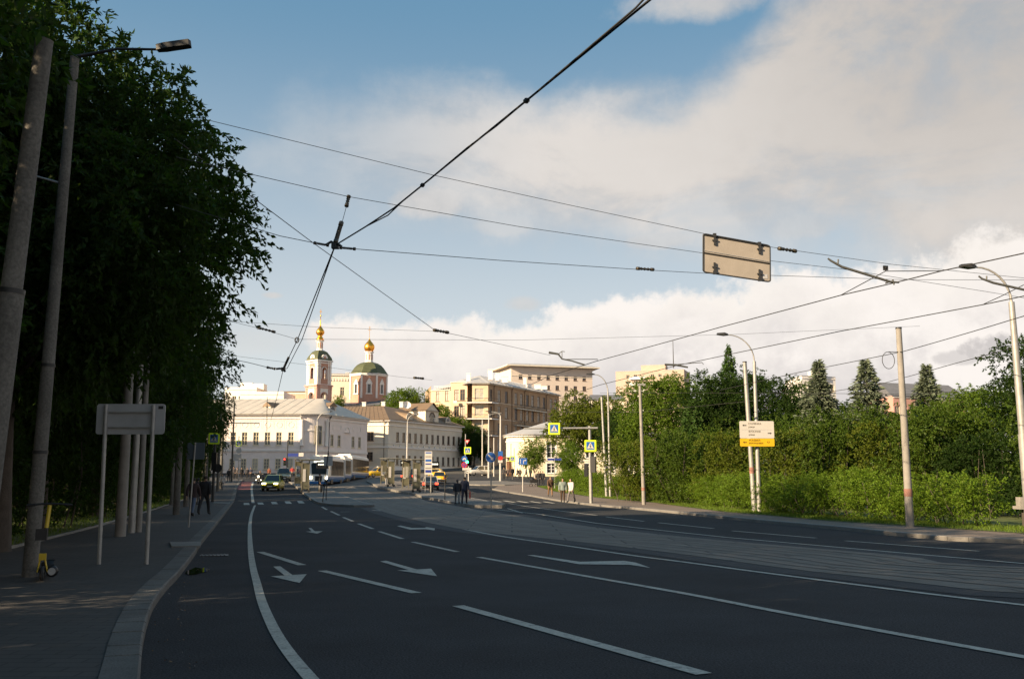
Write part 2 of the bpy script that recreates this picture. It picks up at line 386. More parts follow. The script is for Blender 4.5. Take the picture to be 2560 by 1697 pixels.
# dropped kerb stone across the pavement edge
q = [G(*p, .12) for p in ((424, 1356), (502, 1355), (500, 1366), (428, 1367))]
mb = MB(); mb.plate([(p.x, p.y, .09) for p in q], (0, 0, 1), .05); structure(mb.build('ramp_stone', granite))
q = [G(*p, .12) for p in ((535, 1255), (575, 1256), (574, 1259), (532, 1258))]
mb = MB(); mb.plate([(p.x, p.y, .09 + zb(p.y)) for p in q], (0, 0, 1), .045); structure(mb.build('ramp_stone', granite))
# tram bed
near_px = [(803, 1221), (850, 1238), (881, 1253), (926, 1268), (984, 1287), (1137, 1320), (1272, 1337), (1441, 1354), (1700, 1385), (1993, 1425), (2280, 1455), (2560, 1484)]
far_px = [(943, 1221), (989, 1232), (1034, 1239), (1075, 1255), (1130, 1263), (1204, 1276), (1299, 1290), (1400, 1305), (1500, 1320), (1791, 1350), (2262, 1390), (2560, 1419)]
nl = [(-22.2, 185), (-22.2, 150)] + G2(near_px) + [(16, 11.5), (30, 5)]
fl = [(-14.6, 185), (-14.6, 150)] + G2(far_px) + [(22, 14.5), (36, 9)]
nl = [Vector(p) for p in smooth2([nl[0], nl[1]] + nl[2:], 4)]; fl = [Vector(p) for p in smooth2(fl, 4)]
def along(P, n):
    d = [0]
    for a, b in zip(P, P[1:]): d.append(d[-1] + (b - a).length)
    out = []; j = 0
    for i in range(n):
        s = d[-1] * i / (n - 1)
        while j < len(P) - 2 and d[j + 1] < s: j += 1
        out.append(P[j] + (P[j + 1] - P[j]) * ((s - d[j]) / max(1e-6, d[j + 1] - d[j])))
    return out
NB = 160; na, fa = along(nl, NB), along(fl, NB)
mb = MB(); n = 5
mb.add([(*(na[i].lerp(fa[i], k / 4)), zb(na[i].lerp(fa[i], k / 4).y) + .012) for i in range(NB) for k in range(n)],
       [(i * n + k, i * n + k + 1, (i + 1) * n + k + 1, (i + 1) * n + k) for i in range(NB - 1) for k in range(n - 1)])
structure(mb.build('tram_track_bed', bedmat))
for fr in (.13, .37, .63, .87):
    strip('tram_rail', [na[i].lerp(fa[i], fr) for i in range(NB)], .08, .020, railm)
    strip('rail_groove', [na[i].lerp(fa[i], fr + .016) for i in range(NB)], .05, .024, blackp)
for fr in (.25, .5, .75): strip('slab_joint', [na[i].lerp(fa[i], fr) for i in range(NB)], .035, .017, soil)
darkasph = mat('fresh_asphalt', (.028, .03, .034), .85, 0, .2, 1, .5, 90, fine=.25)
strip('asphalt_seam', offset2(na, -.35), .75, .006, darkasph)
strip('asphalt_seam', offset2(fa, .35), .75, .006, darkasph)
# platforms
isl1 = G2([(724, 1207), (746, 1224), (765, 1241), (784, 1255), (797, 1260.5), (823, 1265), (884, 1268), (936, 1268), (881, 1250), (850, 1236), (803, 1219), (783, 1208)])
isl2 = G2([(915, 1205), (943, 1219), (989, 1230), (1034, 1237), (1061, 1248), (1093, 1252), (1130, 1260.6), (1187, 1270), (1255, 1270.5), (1263, 1266), (1200, 1253), (1139, 1243), (1080, 1228), (1040, 1216), (990, 1206), (940, 1200)])
isl3 = G2([(1137, 1211.5), (1200, 1214), (1262, 1214), (1335, 1212.5), (1345, 1210), (1240, 1204), (1143, 1205)])
pale_pave = brickmat('platform_paving', (.16, .145, .13), (.135, .125, .112), (.08, .075, .07), .5, .5, .012)
for nm, poly, hh in (('tram_platform', isl1, .16), ('tram_platform', isl2, .2), ('traffic_island', isl3, .15)):
    P = [Vector(p) for p in poly]; a2 = sum(P[i].x * P[(i + 1) % len(P)].y - P[(i + 1) % len(P)].x * P[i].y for i in range(len(P)))
    if a2 < 0: P = P[::-1]
    kerb('platform_kerb', P + [P[0]], .24, hh, 1)
    inner = []
    m = len(P)
    for i in range(m):
        t = (P[(i + 1) % m] - P[i]).normalized() + (P[i] - P[i - 1]).normalized()
        t.normalize(); inner.append(P[i] + Vector((-t.y, t.x)) * .2)
    sheet(nm, [tuple(p) for p in inner], hh - .008, pale_pave)
# right pavement and lawn strip
kr_px = [(1230, 1224), (1259, 1230), (1294, 1236), (1328, 1241), (1371, 1249), (1404, 1254.5), (1435, 1258.5), (1500, 1266), (1600, 1275), (1700, 1285), (1769, 1293), (1948, 1311), (2082, 1323), (2306, 1346), (2560, 1359)]
gr_px = [(1343, 1216), (1389, 1229), (1441, 1236), (1486, 1243), (1560, 1250), (1634, 1256), (1814, 1280), (1903, 1287), (2082, 1303), (2261, 1314), (2560, 1334)]
kr = G2(kr_px) + [(24, 20), (42, 9)]; gr = G2(gr_px, .12) + [(28, 24), (46, 14)]
krv = [Vector(p) for p in smooth2(kr, 4)]
kerb('right_kerb', krv, .22, .13, 1)
back = G2([(1345, 1212), (1300, 1214), (1245, 1217)])
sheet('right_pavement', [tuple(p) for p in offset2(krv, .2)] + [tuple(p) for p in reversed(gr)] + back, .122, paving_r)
lawn_r = list(gr) + [(80, 30), (90, 130), (14, 150)]
sheet('park_lawn', [tuple(p) for p in lawn_r], .135, turf)
# square beyond, towards the houses
sheet('far_pavement', [(-66, 183.2), (-66, 189), (-36, 191), (-29, 209), (-26, 212), (-10, 240), (-4, 240), (-14, 206), (-22, 188), (-30, 183.2)], .10, paving)
rp = G2([(1245, 1208), (1262, 1199), (1280, 1197), (1340, 1199), (1345, 1212)]); 
# paint
def mk(px, wd=.15, name='lane_line', sm=False):
    P = G2(px)
    if sm: P = smooth2(P, 5)
    return strip(name, P, wd, .009, paint, 1.0)
mk([(632, 1205), (628.5, 1219), (630, 1238), (632.5, 1257)], .22, 'edge_line')
mk([(637, 1263), (629, 1284), (625, 1306), (624, 1330), (626, 1373), (632, 1418), (642, 1458), (653, 1500), (671, 1545), (695, 1592), (728, 1640), (776, 1697), (850, 1780)], .125, 'edge_line', True)
for a, b in (((650, 1380), (755, 1413)), ((805, 1427), (1041, 1483)), ((1145, 1515), (1760, 1686))): mk([a, b], .17)
for a, b in (((805, 1267), (817, 1274)), ((827, 1278), (848, 1288)), ((858, 1293), (882, 1303)), ((896, 1309), (932, 1322)), ((948, 1328.6), (1006, 1347)), ((1032, 1355), (1143, 1379.5)), ((1516, 1292), (1610, 1303)), ((1646, 1306.6), (1784, 1321)), ((1831, 1327), (2040, 1345)), ((2114, 1352), (2447, 1378)), ((1110, 1216), (1160, 1224)), ((1060, 1213), (1085, 1218))): mk([a, b], .14)
mk([(1197, 1393), (1407, 1430.5), (1700, 1482), (1948, 1530), (2306, 1597), (2560, 1643), (2700, 1668)], .15, 'lane_line', True)
mk([(940, 1271), (956, 1276), (1060, 1303), (1103, 1311), (1238, 1338), (1407, 1363), (1576, 1388), (1700, 1404), (1948, 1437), (2306, 1483), (2560, 1513), (2700, 1530)], .15, 'edge_line', True)
mk([(1206, 1275), (1240, 1274), (1340, 1284), (1492, 1308), (1700, 1331), (1813, 1343), (2172, 1375), (2560, 1409), (2700, 1420)], .14, 'edge_line')
mk([(1272, 1258), (1306, 1264), (1400, 1277), (1492, 1288)], .13)
mk([(1206, 1274), (1268, 1270.5), (1306, 1282)], .12, 'hatch_line'); mk([(1240, 1274), (1290, 1276)], .12, 'hatch_line')
mk([(883, 1252.5), (938, 1268)], .3, 'edge_line'); mk([(850, 1279.5), (877, 1279)], .2, 'hatch_line'); mk([(596, 1250), (756, 1245)], .25, 'stop_line'); mk([(930, 1275), (955, 1277)], .2, 'hatch_line')
mk([(845, 1221.5), (943, 1221)], .25, 'stop_line')
def pol(px, name, off=.010, m=paint): return sheet(name, G2(px), off, m)
for sx in ((609, 1257, 624, 1262, 0), (643, 1256, 658, 1261, 2), (677, 1254.5, 692, 1260, 3), (711, 1253, 726, 1259, 4), (742, 1252, 757, 1258, 5)):
    pol([(sx[0], sx[1]), (sx[2] - 2, sx[1]), (sx[2] + sx[4], sx[3]), (sx[0] + sx[4], sx[3])], 'crossing_mark')
for k in range(6):
    x = 1190 + k * 33; y = 1250 + k * .8
    pol([(x, y), (x + 8, y - .2), (x + 34, y + 3.8), (x + 26, y + 4)], 'crossing_stripe')
pol([(595, 1212), (630, 1212), (628, 1223.5), (590, 1224)], 'red_lane_surface', .006, redpaint)
pol([(602, 1204), (634, 1203.5), (631, 1209.5), (598, 1210)], 'red_lane_surface', .006, redpaint)
pol([(771, 1320), (778, 1320), (787, 1328.2), (806.6, 1328), (793, 1334), (764, 1329), (779, 1328.4)], 'lane_arrow')
pol([(683, 1417), (700, 1416), (731, 1438), (766.5, 1436), (748.6, 1458), (677, 1441.5), (711, 1439)], 'lane_arrow')
pol([(950, 1404), (965, 1402), (1042, 1424), (1077.5, 1422), (1092.7, 1441), (993, 1426.5), (1022, 1425.5)], 'lane_arrow')
pol([(1318, 1388.5), (1334, 1388), (1450, 1404.8), (1530, 1403), (1560, 1402.5), (1590, 1407), (1626, 1420), (1575, 1412.5), (1448, 1411)], 'lane_arrow')
pol([(992, 1315), (1002, 1314), (1030, 1319.8), (1064, 1319.6), (1064, 1317.5), (1087, 1321), (1086, 1326), (1064, 1322.8), (1025, 1324)], 'lane_arrow')
# puddle, drain, patch
puddle = mat('puddle_water', (.01, .011, .012), .02, 0, 0, spec=.8)
pol([(462, 1434), (468, 1427), (478, 1424), (488, 1419), (501, 1421), (512, 1420), (524, 1425), (517, 1430), (503, 1432), (492, 1436), (474, 1438)], 'puddle', .012, puddle)
p = G(535, 1389); mb = MB()
mb.bx(-.3, .3, -.22, .22, .004, .016)
for k in range(7): mb.bx(-.27 + k * .08, -.25 + k * .08, -.2, .2, .016, .03, 1)
gr_ = mb.build('drain_grate', [blackp, darkm], None, p, .25); tag(gr_, 'dark drain grate in the gutter beside the puddle', 'drain')
rng_ = random.Random(5); mb = MB(); lit = offset2(kl, -.28)
for i in range(170):                                   # grit and dead leaves in the gutter
    k = rng_.randrange(8, min(len(lit) - 1, 70)); q = lit[k].lerp(lit[k + 1], rng_.random()); q = q + Vector((rng_.gauss(0, .16), rng_.gauss(0, .1))); r_ = rng_.uniform(.005, .020); a = rng_.uniform(0, 6.28); ca, sa = math.cos(a) * r_, math.sin(a) * r_ * .6
    mb.add([(q.x - ca, q.y - sa, .006 + zb(q.y)), (q.x + sa, q.y - ca, .012 + zb(q.y)), (q.x + ca, q.y + sa, .02 + zb(q.y)), (q.x - sa, q.y + ca, .01 + zb(q.y))], [(0, 1, 2, 3)], rng_.randrange(2))
o = mb.build('gutter_litter', [mat('dead_leaf', (.13, .08, .035), .9, 0, .3, 8), mat('grit', (.16, .15, .14), .9, 0, .3, 8)]); tag(o, 'grit and dead leaves scattered along the left gutter', 'litter', None, 'stuff')
# ================================================================ vegetation
bark = mat('bark', (.075, .06, .048), .95, 0, .3, 4, .8, 25)
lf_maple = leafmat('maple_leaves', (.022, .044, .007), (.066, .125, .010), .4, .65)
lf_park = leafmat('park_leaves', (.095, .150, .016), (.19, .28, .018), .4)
lf_hedge = leafmat('hedge_leaves', (.115, .180, .016), (.22, .32, .018), .45)
lf_lilac = leafmat('lilac_leaves', (.062, .100, .012), (.12, .185, .014), .4)
lf_olive = leafmat('olive_leaves', (.100, .125, .014), (.19, .23, .016), .4)
lf_spruce = leafmat('blue_spruce_needles', (.14, .17, .11), (.12, .15, .08), .35, .6, .15)
lf_pine = leafmat('pine_needles', (.055, .105, .022), (.09, .16, .022), .35, .6, .2)
def unit(v): return v / np.maximum(np.linalg.norm(v, axis=-1, keepdims=True), 1e-9)
def leaf_quads(P, ax, ln, wd, rng):
    n = len(P); ax = unit(ax); rv = rng.normal(size=(n, 3)); sd_ = unit(np.cross(ax, rv)); nn = np.cross(ax, sd_)
    ln = (ln * rng.uniform(.65, 1.2, n))[:, None]; wd = (wd * rng.uniform(.7, 1.2, n))[:, None]
    m = P + ax * ln * .42 + nn * wd * .22
    V = np.empty((n, 4, 3)); V[:, 0] = P; V[:, 1] = m + sd_ * wd * .5; V[:, 2] = P + ax * ln - nn * ln * .08; V[:, 3] = m - sd_ * wd * .5
    return V.reshape(-1, 3)
def quad_mesh(name, V, m, tris=None):
    me = D.meshes.new(name); n = len(V) // 4
    me.vertices.add(len(V)); me.vertices.foreach_set('co', V.astype(np.float32).ravel())
    me.loops.add(n * 4); me.loops.foreach_set('vertex_index', np.arange(n * 4, dtype=np.int32))
    me.polygons.add(n); me.polygons.foreach_set('loop_start', np.arange(0, n * 4, 4, dtype=np.int32))
    try: me.polygons.foreach_set('loop_total', np.full(n, 4, dtype=np.int32))
    except Exception: pass
    me.update(calc_edges=True); me.materials.append(m); return me
def sprays(cent, outw, rng, stems, per, slen, ln, wd, droop=.35, spread=.8):
    """leafy sprays: each centre carries a few short stems with leaflets along them"""
    n = len(cent); c = np.repeat(cent, stems, 0); o = np.repeat(outw, stems, 0)
    d = unit(o + rng.normal(size=c.shape) * spread); L_ = slen * rng.uniform(.5, 1.15, len(c))
    c = c + rng.normal(size=c.shape) * slen * .18
    c2 = np.repeat(c, per, 0); d2 = np.repeat(d, per, 0); t = rng.uniform(.1, 1, len(c2)); L2 = np.repeat(L_, per)
    P = c2 + d2 * (t * L2)[:, None]; P[:, 2] -= droop * L2 * t * t
    ax = d2 + rng.normal(size=P.shape) * .65; ax[:, 2] -= droop * 1.1
    return leaf_quads(P, ax, ln, wd, rng)
def crown_mesh(name, seed, blobs, dens, stems, per, slen, ln, wd, m, droop=.35, inner=.25):
    rng = np.random.default_rng(seed); cs, os_ = [], []
    for (bx_, by_, bz_, br, bv) in blobs:
        k = max(4, int(dens * br * br)); d = unit(rng.normal(size=(k, 3))); r = br * np.where(rng.random(k) < inner, rng.uniform(.25, .8, k), rng.uniform(.78, 1.08, k))
        p = d * r[:, None]; p[:, 2] *= bv
        cs.append(p + np.array([bx_, by_, bz_])); os_.append(d)
    V = sprays(np.concatenate(cs), np.concatenate(os_), rng, stems, per, slen, ln, wd, droop)
    return quad_mesh(name, V, m)
def limbs_mesh(name, seed, h, r0, blobs, lean=(0, 0), fork=.35):
    rng = random.Random(seed); mb = MB(); top = Vector((lean[0], lean[1], h)); pts = []
    for i in range(8):
        t = i / 7; pts.append(Vector((lean[0] * t + rng.uniform(-.08, .08) * (i > 0), lean[1] * t + rng.uniform(-.08, .08) * (i > 0), h * t)))
    mb.tube(pts, [r0 * (1.25 if i == 0 else 1 - .82 * i / 7) for i in range(8)], 9)
    for (x, y, z, br, bv) in blobs:
        t = min(.95, max(fork, (z - br * .9) / h * .75)); i = t * 7; a = pts[int(i)].lerp(pts[min(7, int(i) + 1)], i % 1); b = Vector((x, y, z))
        m1 = a.lerp(b, .5) + Vector((rng.uniform(-.2, .2), rng.uniform(-.2, .2), .25)); rr = r0 * .36 * (1 - t * .5)
        mb.tube([a, a.lerp(m1, .5) + Vector((0, 0, .08)), m1, b], [rr, rr * .8, rr * .55, rr * .15], 6)
    me = mb.mesh(name); me.materials.append(bark); return me
def round_blobs(seed, n, cx, cy, cz, rx, rz, b0, b1, flat=.8):
    rng = random.Random(seed); out = []
    for i in range(n):                                  # golden-angle shell with jitter
        zz = 1 - 2 * (i + .5) / n; q = i * 2.39996 + rng.uniform(-.4, .4); rr = math.sqrt(max(0, 1 - zz * zz)); k = rng.uniform(.55, .95); b = rng.uniform(b0, b1)
        out.append((cx + rx * rr * math.cos(q) * k, cy + rx * rr * math.sin(q) * k, cz + rz * zz * k, b, flat))
    out.append((cx, cy, cz, b1 * 1.05, 1)); return out
# --- left street trees: three shared builds
TREES = {}
for k, (sd0, nb, rx, rz, cz) in enumerate(((11, 34, 4.6, 5.2, 6.9), (12, 32, 4.3, 5.4, 7.1), (13, 36, 4.9, 5.0, 6.8))):
    bl = round_blobs(sd0, nb, 0, 0, cz, rx, rz, 1.2, 1.9)
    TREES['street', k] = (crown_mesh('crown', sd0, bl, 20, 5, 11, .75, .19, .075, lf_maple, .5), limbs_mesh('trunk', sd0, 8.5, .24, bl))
def tree(kind, name, label, x, y, z=None, s=1.0, rz=0.0, group=None, sz=None, cat='tree'):
    cm, tm = TREES[kind]; e = thing(name, label, cat, (x, y, zh(x, y) if z is None else z), rz, group); e.scale = (s, s, sz or s)
    if tm: put('trunk', tm, e)
    put('crown', cm, e); return e
LG = 'street trees shading the left pavement'
bl = round_blobs(14, 34, 0, 0, 6.7, 4.4, 4.2, 1.1, 1.7); TREES['street', 3] = (crown_mesh('crown', 14, bl, 20, 5, 11, .75, .15, .06, lf_maple, .5), limbs_mesh('trunk', 14, 9.5, .24, bl))
tree('street', 'street_tree', 'tall leafy street tree whose crown hides the top of the thick concrete pole', -11.2, 12.5, .1, 1.0, .4, LG)   if False else None
bl = round_blobs(16, 40, 0, 0, 7.5, 4.8, 4.7, 1.2, 1.9); TREES['street', 4] = (crown_mesh('crown', 16, bl, 30, 5, 12, .7, .165, .07, lf_maple, .5), limbs_mesh('trunk', 16, 9.5, .26, bl))
left_rows = [
 (3, -8.9, 7.4, 1.0, .8, 'nearest leafy tree, only its low outer branches showing at the upper left corner'),
 (0, -11.2, 12.0, 1.0, .3, 'leafy tree hanging over the thick concrete pole at the left edge of the photo'),
 (4, -11.2, 22.0, 1.0, 2.9, 'tall leafy tree behind the street lamp, its branches reaching furthest over the road'),
 (1, -15.0, 32, 1.0, 2.6, 'leafy tree behind the three grouped poles and the blank sign'),
 (0, -18.2, 44, 1.0, 4.0, 'leafy street tree just beyond the three grouped poles'),
 (2, -22.2, 57, .97, 5.1, 'leafy street tree above the two walkers on the left pavement'),
 (1, -25.6, 70, .97, .9, 'leafy street tree above the left crossing sign'),
 (0, -29.4, 84, .97, 2.0, 'leafy street tree past the left crossing sign, above the person in white'),
 (2, -33.2, 98, .92, 3.3, 'leafy street tree second from the far end of the left row'),
 (1, -36.5, 112, .85, 4.4, 'last leafy street tree of the left row, in front of the white mansion'),
]
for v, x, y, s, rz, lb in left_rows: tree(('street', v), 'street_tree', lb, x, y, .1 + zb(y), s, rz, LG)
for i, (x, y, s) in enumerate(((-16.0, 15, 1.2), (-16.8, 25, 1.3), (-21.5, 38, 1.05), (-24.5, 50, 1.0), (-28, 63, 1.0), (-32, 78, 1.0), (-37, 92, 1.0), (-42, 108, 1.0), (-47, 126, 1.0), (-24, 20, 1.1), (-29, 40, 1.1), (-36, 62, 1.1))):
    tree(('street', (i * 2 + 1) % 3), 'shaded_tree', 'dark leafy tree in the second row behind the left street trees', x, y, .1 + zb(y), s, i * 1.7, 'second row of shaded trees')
for i, (x, y, s) in enumerate(((-10.2, -2.5, 1.0), (-9.0, -12, 1.02), (-6.5, -18, 1.02), (-4, -29, 1.05), (-1, -41, 1.05), (-17, -3, 1.1), (-15, -15, 1.1), (-12, -28, 1.1))):
    tree(('street', i % 3), 'shaded_tree', 'leafy street tree standing behind the photographer', x, y, .1, s, i * 2.1, 'street trees behind the camera')
# --- shrubs: hedge pieces, lilacs, undergrowth
def shrub(kind, seed, w_, d_, h, nb, m, ln, wd, dens, b0, b1, stems=4, per=9, lift=.05, stem=True):
    rng = random.Random(seed); bl = []
    for i in range(nb):
        b = rng.uniform(b0, b1); bl.append((rng.uniform(-w_ / 2, w_ / 2) * .92, rng.uniform(-d_ / 2, d_ / 2) * .75, rng.uniform(lift + b * .8, max(lift + b, h - b * .8)), b, .95))
    for i in range(max(3, int(w_ / 1.0))): b = b1 * .9; bl.append(((i + .5) / max(3, int(w_ / 1.0)) * w_ - w_ / 2, rng.uniform(-.2, .2), h - b * rng.uniform(.85, 1.15), b, .9))
    ln *= .78; wd *= .78; dens = int(dens * 1.55)
    cm = crown_mesh('foliage', seed, bl, dens, stems, per, .32, ln, wd, m, .15, .2); mb = MB()
    mb.tube([(-w_ * .42, 0, -.07), (0, .01, -.06), (w_ * .42, 0, -.07)], .05, 6)
    for i in range(max(3, int(w_ * 1.6))):
        x = rng.uniform(-w_ / 2, w_ / 2) * .8; y = rng.uniform(-.3, .3) * d_
        mb.tube([(x * .8, 0, -.06), (x, y, h * .4), (x + rng.uniform(-.3, .3), y + rng.uniform(-.3, .3), h * .8)], [.032, .026, .01], 5)
    sm_ = mb.mesh('stem'); sm_.materials.append(bark); TREES[kind] = (cm, sm_)
shrub('hedge0', 21, 4.6, 2.0, 2.15, 16, lf_hedge, .11, .055, 42, .45, .7)
shrub('hedge1', 22, 4.6, 2.0, 2.3, 16, lf_hedge, .11, .055, 42, .45, .75)
shrub('hedge2', 23, 4.2, 2.2, 2.05, 15, lf_hedge, .11, .055, 42, .45, .7)
shrub('lilac0', 31, 5.0, 4.0, 4.9, 22, lf_lilac, .15, .085, 18, .8, 1.25)
shrub('lilac1', 32, 4.6, 4.2, 5.4, 22, lf_lilac, .15, .085, 18, .8, 1.3)
shrub('lilac2', 33, 5.4, 4.2, 4.6, 22, lf_olive, .15, .08, 18, .8, 1.3)
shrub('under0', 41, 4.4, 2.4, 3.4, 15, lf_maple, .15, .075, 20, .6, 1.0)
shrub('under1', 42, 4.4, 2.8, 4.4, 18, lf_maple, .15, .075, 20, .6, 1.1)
def bush(kind, name, label, p, rz=0, s=1.0, group=None, cat='shrub', zoff=.13):
    cm, tm = TREES[kind]; e = thing(name, label, cat, (p[0], p[1], zh(p[0], p[1]) + zoff if True else 0), rz, group); e.scale = (s, s, s)
    put('stem', tm, e); put('foliage', cm, e); return e
hl = [Vector(p) for p in smooth2(G2([(1395, 1224), (1440, 1230), (1500, 1240), (1640, 1252), (1800, 1273), (1900, 1282), (2080, 1297), (2260, 1309), (2330, 1314)], .13), 6)]
hl = offset2(hl, .9)
HP = along(hl, 22)
hlab = ['end of the clipped hedge beside the three people on the right pavement', 'clipped hedge piece behind the traffic signal post', 'clipped hedge piece between the signal post and the slim lamp post', 'clipped hedge piece behind the slim lamp post and its twin pole',
 'clipped hedge piece right of the slim twin poles', 'clipped hedge piece left of the bare grey pole under the maple', 'clipped hedge piece behind the bare grey pole under the maple', 'clipped hedge piece right of the bare grey pole under the maple',
 'clipped hedge piece below the dark gap under the maple', 'clipped hedge piece midway between the bare grey pole and the direction sign', 'clipped hedge piece just left of the two direction sign poles', 'clipped hedge piece behind the two direction sign poles',
 'clipped hedge piece just right of the two direction sign poles', 'clipped hedge piece second to the right of the direction sign poles', 'clipped hedge piece with bare brown stems at its foot, right of the direction sign', 'clipped hedge piece right of the bare brown stems',
 'clipped hedge piece halfway from the bare stems to the wire pole', 'clipped hedge piece a little left of the wire pole with the red band', 'clipped hedge piece touching the left side of the red-banded wire pole', 'clipped hedge piece behind the red-banded wire pole',
 'clipped hedge piece right of the red-banded wire pole', 'shaded right end of the clipped hedge']
for i in range(22):
    t = (HP[min(i + 1, 21)] - HP[max(i - 1, 0)]); bush('hedge%d' % (i % 3), 'hedge_shrub', hlab[i], HP[i], math.atan2(t.y, t.x) + (math.pi if i % 2 else 0), .94 + .05 * math.sin(i * 2.3), 'pieces of the clipped hedge', 'hedge').scale.z *= .90
def PX(px, Y): return ((px - 1280) / FPX * Y / math.cos(PITCH) * 1.0 * math.cos(PITCH), Y)
LP = [(1600, 75, 'lilac2', 'dark green bush under the maple, left of the bare grey pole'), (1680, 68, 'lilac0', 'green bush below the maple, right of the bare grey pole'), (1760, 64, 'lilac0', 'broad bush left of the direction sign'), (1840, 62, 'lilac2', 'olive bush directly behind the direction sign'), (1925, 60, 'lilac1', 'tall olive bush to the right of the direction sign'),
 (2000, 57, 'lilac2', 'olive bush in front of the left blue spruce'), (2075, 55, 'lilac0', 'olive bush between the two left blue spruces'), (2150, 53, 'lilac1', 'bush in front of the middle blue spruce'), (2215, 51, 'lilac2', 'bush just left of the wire pole with the hoop'), (2285, 49, 'lilac1', 'dark bush just right of the wire pole with the hoop'), (2350, 46, 'lilac0', 'dark bush below the big tree at the right edge'), (2420, 43, 'under1', 'shaded undergrowth bush beside the stone post'), (2500, 44, 'under1', 'shaded undergrowth bush behind the right lamp post'),
 (2590, 40, 'under1', 'shaded undergrowth bush at the right edge of the photo'), (2720, 38, 'lilac0', 'bush just outside the right edge of the photo'), (2860, 37, 'lilac1', 'second bush outside the right edge of the photo'), (3010, 36, 'lilac0', 'third bush outside the right edge of the photo')]
for i, (px, Y, k, lb) in enumerate(LP): bush(k, 'lilac_bush', lb, PX(px, Y), i * 1.3, 1.0 if k != 'under1' else .8, 'bushes behind the hedge')
gp = along([Vector(p) for p in ge], 34)
for i in range(34):
    p = offset2(gp, 2.1)[i]
    if p.y < 6: continue
    bush('under%d' % (i % 2), 'undergrowth_shrub', 'dark shrub in the shaded undergrowth behind the left pavement', p, i * 1.9, .95, 'undergrowth behind the left pavement')
for i, (x, y) in enumerate(((-18, 11), (-22, 22), (-20, 30), (-23, 36), (-26, 46), (-29, 56), (-33, 68), (-37, 82))):
    bush('under1', 'undergrowth_shrub', 'dark shrub in the shaded undergrowth behind the left pavement', (x, y), i * 2.2, 1.5, 'undergrowth behind the left pavement')
# --- park trees on the right
def park(kind, seed, nb, rx, rz, cz, h, r0, m, b0, b1, ln=.15, wd=.088, dens=28, lean=(0, 0), droop=.3):
    bl = round_blobs(seed, nb, lean[0], lean[1], cz, rx, rz, b0, b1)
    TREES[kind] = (crown_mesh('crown', seed, bl, dens, 5, 9, .6, ln, wd, m, droop), limbs_mesh('trunk', seed, h, r0, bl, lean))
park('linden', 51, 26, 3.1, 4.3, 6.8, 8.0, .2, lf_park, .9, 1.5)
park('broad', 52, 30, 5.2, 3.2, 7.6, 7.5, .28, lf_olive, 1.1, 1.8, .2, .12, 18)
park('small', 53, 18, 2.0, 2.3, 3.9, 4.0, .12, lf_park, .6, 1.0)
park('dense', 54, 26, 3.0, 3.8, 6.4, 8, .2, lf_maple, .9, 1.5)
park('column', 55, 22, 1.5, 4.2, 6.0, 8.5, .16, lf_lilac, .7, 1.0)
def ptree(kind, lb, px, Y, top, z0=None, cat='tree', rz=0, group=None, wide=1.0):
    x, y = PX(px, Y); zt = at(px, top, Y).z; z0 = zh(x, y) if z0 is None else z0
    H = {'linden': 11.9, 'broad': 11.6, 'small': 6.9, 'dense': 11.0, 'column': 10.9}[kind]; s = (zt - z0) / H
    return tree(kind, 'park_tree', lb, x, y, z0, s * wide, rz, group, s)
ptree('linden', 'broad-leaved maple rising behind the bare grey pole', 1655, 86, 900, rz=.4, wide=1.25)
ptree('broad', 'broad olive-green tree standing in front of the yellow pavilion', 1475, 122, 978, rz=1)
ptree('small', 'small round-crowned tree by the pavilion wall', 1334, 138, 1088, rz=.4)
ptree('small', 'small tree with gaps in its crown beside the traffic signal', 1420, 112, 1095, rz=2.4)
ptree('dense', 'leafy tree just right of the tall direction sign lamp post', 1925, 92, 908, rz=.7, wide=1.1)
ptree('dense', 'green tree whose crown rises behind the direction sign poles', 1812, 80, 905, rz=2.7, wide=1.15)
ptree('column', 'narrow dark tree left of the blue spruces', 2002, 96, 945, rz=.7, wide=.95)
ptree('dense', 'big dark tree at the right edge behind the right lamp post', 2660, 43, 800, rz=1.4, wide=1.15)
ptree('dense', 'leafy tree standing outside the right edge of the photo', 2980, 46, 780, rz=.4, wide=1.2)
ptree('linden', 'leafy tree left of the big tree at the right edge', 2470, 54, 925, rz=2.2, wide=1.35)
ptree('dense', 'tree behind the pavilion trees, left of the maple', 1560, 105, 1010, rz=3, wide=1.1)
ptree('dense', 'leafy tree behind the bushes below the pale spruces', 2110, 84, 985, rz=3, wide=1.1)
ptree('linden', 'sunlit tree between the church and the brick apartment house', 1010, 262, 948, rz=1, wide=1.15)
ptree('linden', 'sunlit tree at the left foot of the brick apartment house', 1092, 248, 990, rz=2, wide=.9)
ptree('linden', 'sunlit tree above the right end of the brown roof', 1140, 246, 1025, rz=3)
ptree('dense', 'tall shaded tree between the cream mansion and the brick house', 1186, 240, 1052, rz=.5, wide=.9)
ptree('dense', 'shaded tree at the right end of the cream mansion', 1170, 236, 1085, rz=1.5, wide=.9)
ptree('dense', 'shaded tree at the foot of the brick apartment corner', 1208, 238, 1100, rz=1.1, wide=.8)
ptree('small', 'little tree on the slope beside the church porch', 846, 262, 985, rz=1.1, z0=zh(-45, 262) + 9)
